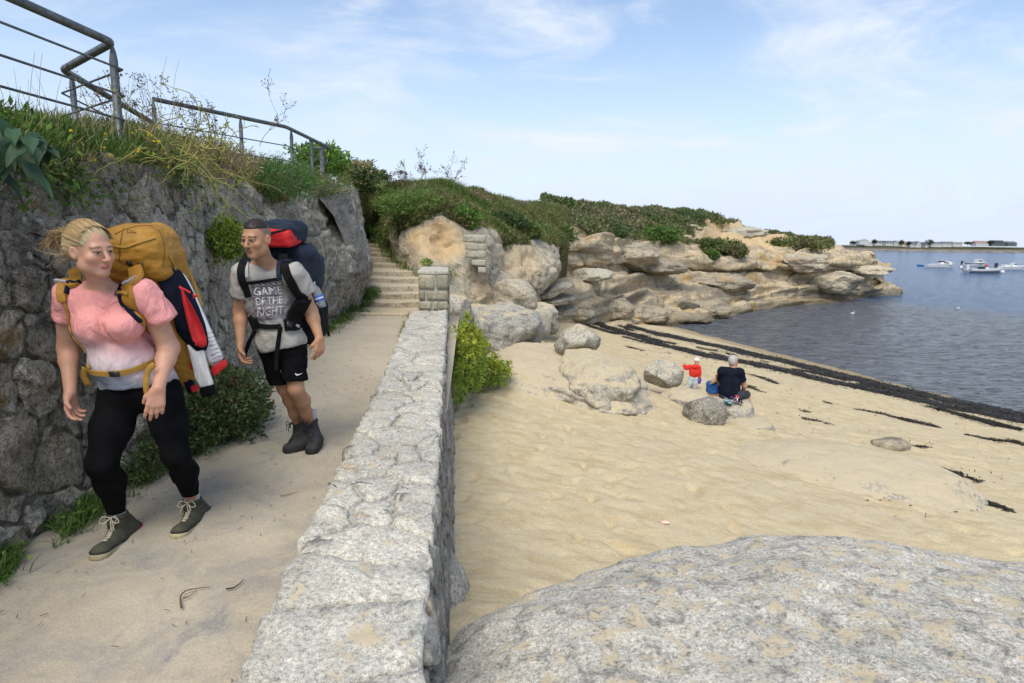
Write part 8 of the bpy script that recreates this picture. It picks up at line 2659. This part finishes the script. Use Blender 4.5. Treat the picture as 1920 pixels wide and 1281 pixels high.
# loose crumbs between
rr = np.random.default_rng(800)
pp = A([PS(rr.uniform(1050, 1915), 0) if False else PS(*(A((rr.uniform(1100, 1900), 0)) + A((0, rr.uniform(640, 1000))))) for _ in range(1100)])
keep = fbm(pp * 0.5, 801, 3) > -0.12
pp = pp[keep & (pp[:, 1] > 5) & (0.962 * pp[:, 0] + 0.273 * pp[:, 1] > 6.5) & (pp[:, 1] < 40)]
pp[:, 2] = sand_at(pp[:, 0], pp[:, 1]) + 0.006
V2, F2, C2 = leaves(pp, 0.055 + 0.0 * pp[:, :1], np.tile(A((0.03, 0.022, 0.012)), (len(pp), 1)), None, 0.35, 803, 0.0, 0.4)
L.append((V2, F2, C2))
tag(put('seaweed_scraps', *join(L), M_weed), kind='stuff')

# twigs and litter
def twig(label, pix, z, r, col=(0.12, 0.085, 0.05)):
    V, F = tube(crom(A([PZ(x, y, z) for x, y in pix]), 16), np.linspace(r, r * 0.4, 16), 5)
    o = obj('twig', V, F, M_twig, None, col=np.tile(A(col), (len(V), 1)))
    return tag(o, label, 'twig')
twig('forked dry twig lying on the path below the woman', [(340, 1140), (338, 1120), (348, 1108), (365, 1104), (395, 1100)], 0.014, 0.004)
twig('short side shoot of the forked twig on the path', [(344, 1122), (358, 1116), (368, 1106)], 0.014, 0.003)
twig('dark curved twig on the path near the low wall', [(424, 1104), (438, 1102), (450, 1094), (457, 1086)], 0.014, 0.004, (0.06, 0.045, 0.03))
twig('thin pale straw on the path between the walkers and the wall', [(526, 930), (545, 926), (560, 922)], 0.012, 0.003, (0.2, 0.15, 0.09))
mb = MB()
rr = np.random.default_rng(810)
for k in range(260):
    y = rr.uniform(2.2, 9.0); x = rr.uniform(-2.4, wall_left(y) - 0.02)
    a = rr.uniform(0, math.pi); l_ = rr.uniform(0.006, 0.03)
    z = path_z(y) + 0.012
    mb.tube([(x, y, z), (x + l_ * math.cos(a), y + l_ * math.sin(a), z + 0.004)], 0.0016, 4, c3=(0.10, 0.075, 0.05) if rr.random() < 0.7 else (0.4, 0.36, 0.28))
tag(mb.obj('path_debris', M_twig, usecol=True), kind='stuff')
ps = PS(1247, 982)
V, F = rock_shape(ps + A((0, 0, 0.01)), (0.045, 0.03, 0.02), 5, n=9)
tag(obj('seashell', V, F, soft_mat("pink_shell", (0.75, 0.45, 0.38), (0.8, 0.65, 0.58), 30, 0.5, 0.1)), 'small pinkish white shell lying on the open sand', 'shell')

# ------------------------------------------------------------------ boats
M_hull = soft_mat("white_gelcoat", (0.72, 0.72, 0.70), (0.66, 0.66, 0.64), 3, 0.35, 0.05, spec=0.5)
M_hullgrey = soft_mat("grey_rubber", (0.42, 0.43, 0.45), (0.36, 0.37, 0.39), 3, 0.5, 0.05)
M_dark = soft_mat("dark_glass", (0.02, 0.025, 0.03), (0.03, 0.035, 0.04), 3, 0.2, 0.0, spec=0.6)
M_buoyred = soft_mat("red_buoy", (0.62, 0.10, 0.08), (0.55, 0.08, 0.06), 5, 0.5, 0.05)
M_boatblue = soft_mat("bright_blue_paint", (0.03, 0.16, 0.55), (0.03, 0.14, 0.5), 5, 0.5, 0.05)
def hull(c, L, B, H, mat, parent, sheer=0.35, yaw=0.0, name='hull', keel=0.0):
    """Lofted hull, bow towards +x before the yaw; waterline at z = 0."""
    ns, nr = 26, 9
    V = []
    for t in np.linspace(0, 1, ns):
        b = B / 2 * (1 - max(0, (t - 0.45) / 0.55) ** 2.3) * (0.86 + 0.14 * min(1, t / 0.3))
        top = H * (0.75 + sheer * t ** 2)
        rk = 0.10 * L * max(0, (t - 0.6) / 0.4)
        for s in np.linspace(-1, 1, nr):
            a = abs(s)
            z = -0.35 * H * (1 - a ** 2) + top * a ** 3.0 * 1.0
            w = b * math.copysign(a ** 0.55, s) if s else 0.0
            V.append((-L / 2 + L * 0.92 * t + rk * max(0, z / top), w, z if a < 1 else top))
    V = A(V); F = [gridF(ns, nr, True)]
    dk = A([V[i * nr] for i in range(ns)] + [V[i * nr + nr - 1] for i in range(ns)]) - A((0, 0, 0.06 * H))
    k = np.arange(ns - 1)
    F.append(np.stack((k, k + 1, k + 1 + ns, k + ns), 1) + len(V))
    F.append(A([[0, 1, 7, 8], [1, 2, 6, 7], [2, 3, 5, 6]]))
    V = np.concatenate((V, dk)) @ A(Matrix.Rotation(yaw, 3, 'Z')).T + A(c)
    return obj(name, V, F, mat, parent, smooth=False)
def bbox_part(name, c, half, boat, yaw, mat, parent, taper=1.0):
    R = A(Matrix.Rotation(yaw, 3, 'Z'))
    mb = MB(); mb.box(A(boat) + R @ A(c), half, R, taper=taper)
    return mb.obj(name, mat, parent)
def atsea(px, py):
    return PZ(px, py, SEA)
def buoy(label, p, r, mat):
    V, F = rock_shape(p + A((0, 0, r * 0.5)), (r, r, r), 1, n=10, facets=0, rel=0.0, fine=0.0, pw=2.0)
    return tag(obj('mooring_buoy', V, F, mat, loc=p), label, 'buoy')
b = atsea(1763, 502); y_ = -0.10
t = thing('motor_boat', 'white cabin cruiser moored in the bay with a blue dinghy behind it', 'boat', b)
hull(b, 6.8, 2.4, 1.05, M_hull, t, 0.45, y_)
bbox_part('cabin', (0.9, 0, 1.15), (1.35, 0.85, 0.38), b, y_, M_hull, t, 0.78)
bbox_part('windscreen', (0.15, 0, 1.58), (0.55, 0.75, 0.18), b, y_, M_dark, t, 0.8)
bbox_part('cabin_roof', (0.25, 0, 1.78), (0.85, 0.72, 0.045), b, y_, M_hull, t)
for sx in (-1, 1): bbox_part('window', (0.9, sx * 0.78, 1.22), (0.55, 0.05, 0.11), b, y_, M_dark, t)
b2 = atsea(1729, 499)
t = thing('dinghy', 'small bright blue dinghy tied astern of the white cabin cruiser', 'boat', b2)
hull(b2, 2.3, 1.2, 0.42, M_boatblue, t, 0.2, -0.1)
bbox_part('thwart', (0, 0, 0.30), (0.12, 0.5, 0.03), b2, -0.1, M_hull, t)
b = atsea(1826, 499.5); y_ = -0.05
t = thing('fishing_boat', 'small open fishing boat with a dark rail and white wheelhouse forward', 'boat', b)
hull(b, 6.4, 2.2, 1.0, M_hull, t, 0.5, y_)
bbox_part('wheelhouse', (1.1, 0, 1.35), (0.75, 0.7, 0.50), b, y_, M_hull, t, 0.85)
bbox_part('window', (1.1, -0.66, 1.5), (0.5, 0.06, 0.16), b, y_, M_dark, t)
bbox_part('rail', (-0.6, -1.05, 0.80), (2.6, 0.05, 0.09), b, y_, M_dark, t)
bbox_part('outboard_motor', (-3.2, 0, 0.95), (0.2, 0.2, 0.45), b, y_, M_dark, t)
b = atsea(1844, 512); y_ = 0.02
t = thing('inflatable_boat', 'long grey inflatable boat lying nearest in the bay', 'boat', b)
hull(b, 7.0, 2.2, 0.55, M_hullgrey, t, 0.5, y_)
mb = MB()
for sx in (-1, 1):
    q = A([(-3.6, sx * 1.05, 0.50), (0, sx * 1.1, 0.52), (2.0, sx * 0.9, 0.62), (3.3, sx * 0.2, 0.85), (3.5, 0, 0.88)])
    mb.tube(crom(q @ A(Matrix.Rotation(y_, 3, 'Z')).T + b, 20), 0.27, 8)
tag(mb.obj('tube', M_hullgrey, t, smooth=True), kind='stuff')
bbox_part('console', (0.4, 0, 0.85), (0.35, 0.4, 0.30), b, y_, M_hull, t, 0.8)
bbox_part('seat', (-0.5, 0, 0.9), (0.4, 0.4, 0.35), b, y_, M_dark, t)
bbox_part('arch', (-2.6, 0, 1.0), (0.12, 0.9, 0.06), b, y_, M_hull, t)
bbox_part('outboard_motor', (-3.4, 0, 1.05), (0.22, 0.22, 0.5), b, y_, M_hull, t)
b = atsea(1897, 506.5); y_ = 0.04
t = thing('motor_boat', 'white open motor boat with a black outboard at the edge of the bay', 'boat', b)
hull(b, 7.4, 2.4, 0.95, M_hull, t, 0.4, y_)
bbox_part('outboard_motor', (-3.8, 0, 0.95), (0.25, 0.22, 0.6), b, y_, M_dark, t)
bbox_part('console', (0.2, 0, 1.2), (0.5, 0.5, 0.45), b, y_, M_hull, t, 0.8)
bbox_part('window', (0.3, -0.44, 1.35), (0.3, 0.06, 0.14), b, y_, M_dark, t)
bbox_part('seat_box', (-1.6, 0, 1.0), (0.5, 0.6, 0.2), b, y_, M_hull, t)
buoy('red mooring buoy floating off the bow of the fishing boat', atsea(1849, 499.5), 0.42, M_buoyred)
buoy('white mooring buoy floating astern of the fishing boat', atsea(1802, 503), 0.36, M_hull)
buoy('white mooring buoy under the bow of the inflatable boat', atsea(1879, 512), 0.40, M_hull)
buoy('small red buoy touching the bow of the inflatable boat', atsea(1871, 512), 0.32, M_buoyred)
def gull(label, p):
    t = thing('seagull', label, 'gull', p)
    V, F = rock_shape(p + A((0, 0, 0.05)), (0.15, 0.07, 0.07), 2, n=10, facets=0, rel=0.05, fine=0, pw=2); obj('body', V, F, M_hull, t)
    V, F = rock_shape(p + A((0.11, 0, 0.14)), (0.05, 0.04, 0.04), 3, n=8, facets=0, rel=0.02, fine=0, pw=2); obj('head', V, F, M_hull, t)
    mb = MB(); mb.box(p + A((0.17, 0, 0.135)), (0.03, 0.01, 0.01)); mb.obj('beak', M_coral, t)
    mb = MB(); mb.box(p + A((-0.05, 0, 0.09)), (0.13, 0.055, 0.02)); mb.obj('wing', M_hullgrey, t)
gull('white gull floating on the open bay beyond the headland', atsea(1795, 580))
gull('white gull on the dark water close under the headland', atsea(1598, 589))

# ------------------------------------------------------------------ far shore
tx = np.linspace(0, 1, 240)
X0 = 330 + 1500 * tx
rows = []
p1 = np.stack((X0 * 0.02, 0 * X0, 0 * X0), 1)
rise = sstep(335, 365, X0)
sh = 690 + 14 * fbm(p1 * 3, 901, 3) + 60 * tx
top = SEA + (2.6 + 1.2 * fbm(p1 * 6, 903, 3)) * rise
grn = (SEA + 5.6 + 1.0 * fbm(p1 * 1.2, 905, 2)) * 1.0
prof = [(0, np.full_like(X0, SEA - 1)), (2, np.full_like(X0, SEA + 0.1)), (8, SEA + (top - SEA) * 0.7), (20, top), (60, SEA + (grn - SEA) * rise * 0.8), (120, SEA + (grn - SEA) * rise), (700, SEA + (grn - SEA) * rise * 1.05), (2600, np.full_like(X0, SEA - 2))]
G = np.stack([np.stack((X0 + dy * 0.25, sh + dy, z), 1) for dy, z in prof], 1)
G = crom(G, 60, 1)
q = G.reshape(-1, 3)
q[:, 2] += 0.5 * fbm(q * A((0.12, 0.12, 0)), 907, 3) * (q[:, 2] > SEA + 0.5)
def far_mat():
    m = Mat("far_shore_land")
    z = m.math('ADD', m.pz(), m.math('MULTIPLY', m.math('SUBTRACT', m.noise(0.10, 5, 0.7), 0.5), 3.0))
    c = m.mix(m.rng(m.noise(0.05, 5, 0.7), 0.35, 0.65), (0.07, 0.085, 0.045), (0.13, 0.115, 0.07))
    rk = m.mix(m.rng(m.noise(0.25, 5, 0.7), 0.4, 0.6), (0.30, 0.26, 0.21), (0.15, 0.13, 0.11))
    return m.done(m.mix(m.rng(z, SEA + 2.2, SEA + 3.2), rk, c), 0.95, m.bump(m.noise(0.3, 5, 0.7), 1.0, 1.5), spec=0.1)
fl = np.cross(G[1, 30] - G[0, 30], G[0, 31] - G[0, 30])[2] > 0
tag(obj('far_shore', q, gridF(240, 60, not fl), far_mat(), loc=(600, 720, SEA)), kind='structure')
M_render = soft_mat("white_render", (0.56, 0.56, 0.55), (0.47, 0.475, 0.48), 0.3, 0.9, 0.0)
M_cream = soft_mat("cream_render", (0.62, 0.54, 0.40), (0.56, 0.49, 0.37), 0.3, 0.9, 0.0)
M_slateroof = soft_mat("slate_roof", (0.13, 0.145, 0.165), (0.10, 0.115, 0.13), 0.3, 0.8, 0.0)
M_darkroof = soft_mat("dark_roof", (0.04, 0.045, 0.055), (0.055, 0.06, 0.07), 0.3, 0.8, 0.0)
M_redroof = soft_mat("reddish_roof", (0.36, 0.22, 0.19), (0.30, 0.19, 0.16), 0.3, 0.8, 0.0)
def house(label, px0, px1, py_base, h, d, mw, mr, gable=False, ridge=0.6, depth=8.0, cat='house', nwin=0):
    a, b = P(px0, py_base, d), P(px1, py_base, d)
    w = b[0] - a[0]
    h = h * 0.82
    z0 = a[2] - 2.5
    t = thing('house', label, cat, ((a[0] + b[0]) / 2, d, z0))
    zt = a[2] + h * (1 - ridge)
    mb = MB(); mb.box(((a[0] + b[0]) / 2, d + depth / 2, (z0 + zt) / 2), (w / 2, depth / 2, (zt - z0) / 2)); mb.obj('wall', mw, t)
    zr = a[2] + h
    o_ = 0.3
    x0, x1, y0, y1 = a[0] - o_, b[0] + o_, d - o_, d + depth + o_
    xm, ym = (x0 + x1) / 2, (y0 + y1) / 2
    if gable:
        V = [(x0, y0, zt), (x1, y0, zt), (x1, y1, zt), (x0, y1, zt), (xm, y0, zr), (xm, y1, zr)]
        F = [A([[0, 4, 5, 3], [1, 2, 5, 4], [0, 3, 2, 1]]), A([[3, 5, 2]])]
        V2 = [(x0 + .3, y0 + 0.15, zt), (x1 - .3, y0 + 0.15, zt), (xm, y0 + 0.15, zr - 0.3)]
        obj('gable', V2, A([[0, 1, 2]]), mw, t, smooth=False)
    else:
        V = [(x0, y0, zt), (x1, y0, zt), (x1, y1, zt), (x0, y1, zt), (x0 + w * .04, ym, zr), (x1 - w * .04, ym, zr)]
        F = [A([[0, 1, 5, 4], [2, 3, 4, 5], [0, 3, 2, 1]]), A([[1, 2, 5], [3, 0, 4]])]
    obj('roof', V, F, mr, t, smooth=False)
    for k in range(nwin):
        mb = MB(); mb.box((a[0] + w * (k + 0.5) / nwin, d - 0.05, a[2] + h * (1 - ridge) * 0.45), (w / nwin * 0.22, 0.08, h * (1 - ridge) * 0.22)); mb.obj('window', M_dark, t)
    return t
house('long white building with a low pale gable on the far point', 1603, 1636, 457.2, 5.5, 760, M_render, M_render, False, 0.55, 12)
house('low white wing in front of the long white far building', 1612, 1628, 455.0, 5.6, 752, M_render, M_render, True, 0.5, 8)
house('grey roofed house just past the white far building', 1641, 1659, 456.8, 4.4, 770, M_render, M_slateroof, False, 0.6, 9, nwin=3)
house('pale house with a slate roof second after the white building', 1661, 1674, 457.4, 4.6, 762, M_render, M_slateroof, False, 0.5, 9, nwin=2)
house('white gabled house beside the cream cottage', 1676, 1689, 457.8, 5.0, 768, M_render, M_slateroof, True, 0.6, 9)
house('cream cottage among the white far houses', 1692, 1703, 459.4, 5.0, 745, M_cream, M_slateroof, True, 0.45, 8, nwin=1)
house('wide slate roofed house with a white gable end', 1706, 1719, 460.2, 5.6, 738, M_render, M_slateroof, False, 0.75, 8)
house('steep white gable attached to the wide slate roofed house', 1717, 1727, 460.2, 5.8, 736, M_render, M_slateroof, True, 0.8, 8)
house('dark slate roof house between the two white gables', 1727, 1737, 460.4, 4.6, 744, M_render, M_slateroof, False, 0.85, 8)
house('small steep white gable before the terrace', 1735, 1741, 460.4, 4.8, 736, M_render, M_slateroof, True, 0.8, 8)
house('first block of the long white terrace on the far shore', 1746, 1766, 459.4, 4.4, 742, M_render, M_slateroof, False, 0.35, 8, nwin=6)
house('middle block of the long white terrace on the far shore', 1767, 1786, 459.2, 4.6, 744, M_render, M_slateroof, False, 0.35, 8, nwin=6)
house('last block of the long white terrace on the far shore', 1787, 1804, 458.8, 5.0, 742, M_render, M_render, False, 0.3, 8, nwin=5)
house('pale building with a reddish roof standing alone', 1830, 1854, 457.6, 4.6, 750, M_render, M_redroof, False, 0.6, 9)
house('big dark barn on the far shore', 1860, 1886, 457.8, 5.4, 748, M_slateroof, M_darkroof, False, 0.7, 10)
house('low grey shed past the dark barn', 1889, 1907, 458.0, 4.2, 752, M_slateroof, M_slateroof, False, 0.6, 9)
for k, (px, py, w, h, lab) in enumerate(((1600, 457, 5, 2.4, 'dark tree clump at the seaward end of the far houses'), (1639, 456, 4, 4.0, 'dark tree beside the white far building'), (1690, 458, 4, 4.2, 'dark tree between the gabled house and the cream cottage'), (1704, 459, 3, 3.4, 'small dark tree after the cream cottage'), (1743, 458, 5, 5.0, 'tall dark tree before the long terrace'), (1815, 458, 6, 2.6, 'low dark tree in the gap after the terrace'), (1857, 457, 5, 3.0, 'dark tree beside the big dark barn'))):
    c_ = P(px, py, 735)
    t = thing('tree', lab, 'tree', c_ - A((0, 0, 2)))
    p_ = clump_pts(c_ + A((0, 0, h * 0.45)), (w * 0.75, w * 0.75, h * 0.6), 260, 950 + k)
    V, F, C = leaves(p_, 1.1, np.tile(A((0.035, 0.05, 0.025)), (len(p_), 1)), None, 0.7, 960 + k)
    put('crown', V, F, C, M_leaf, t)['kind'] = 'stuff'
    V, F = tube(A([c_ - A((0, 0, 2.0)), c_ + A((0, 0, h * 0.4))]), 0.25, 6)
    put('trunk', V, F, np.tile(A((0.08, 0.06, 0.04)), (len(V), 1)), M_twig, t)
for _o in scene.objects:
    if _o.type == 'MESH' and _o.parent is not None and _o.name.split('.')[0] in ('foliage', 'stem', 'seed_head', 'flower_heads'):
        _o['kind'] = 'stuff'
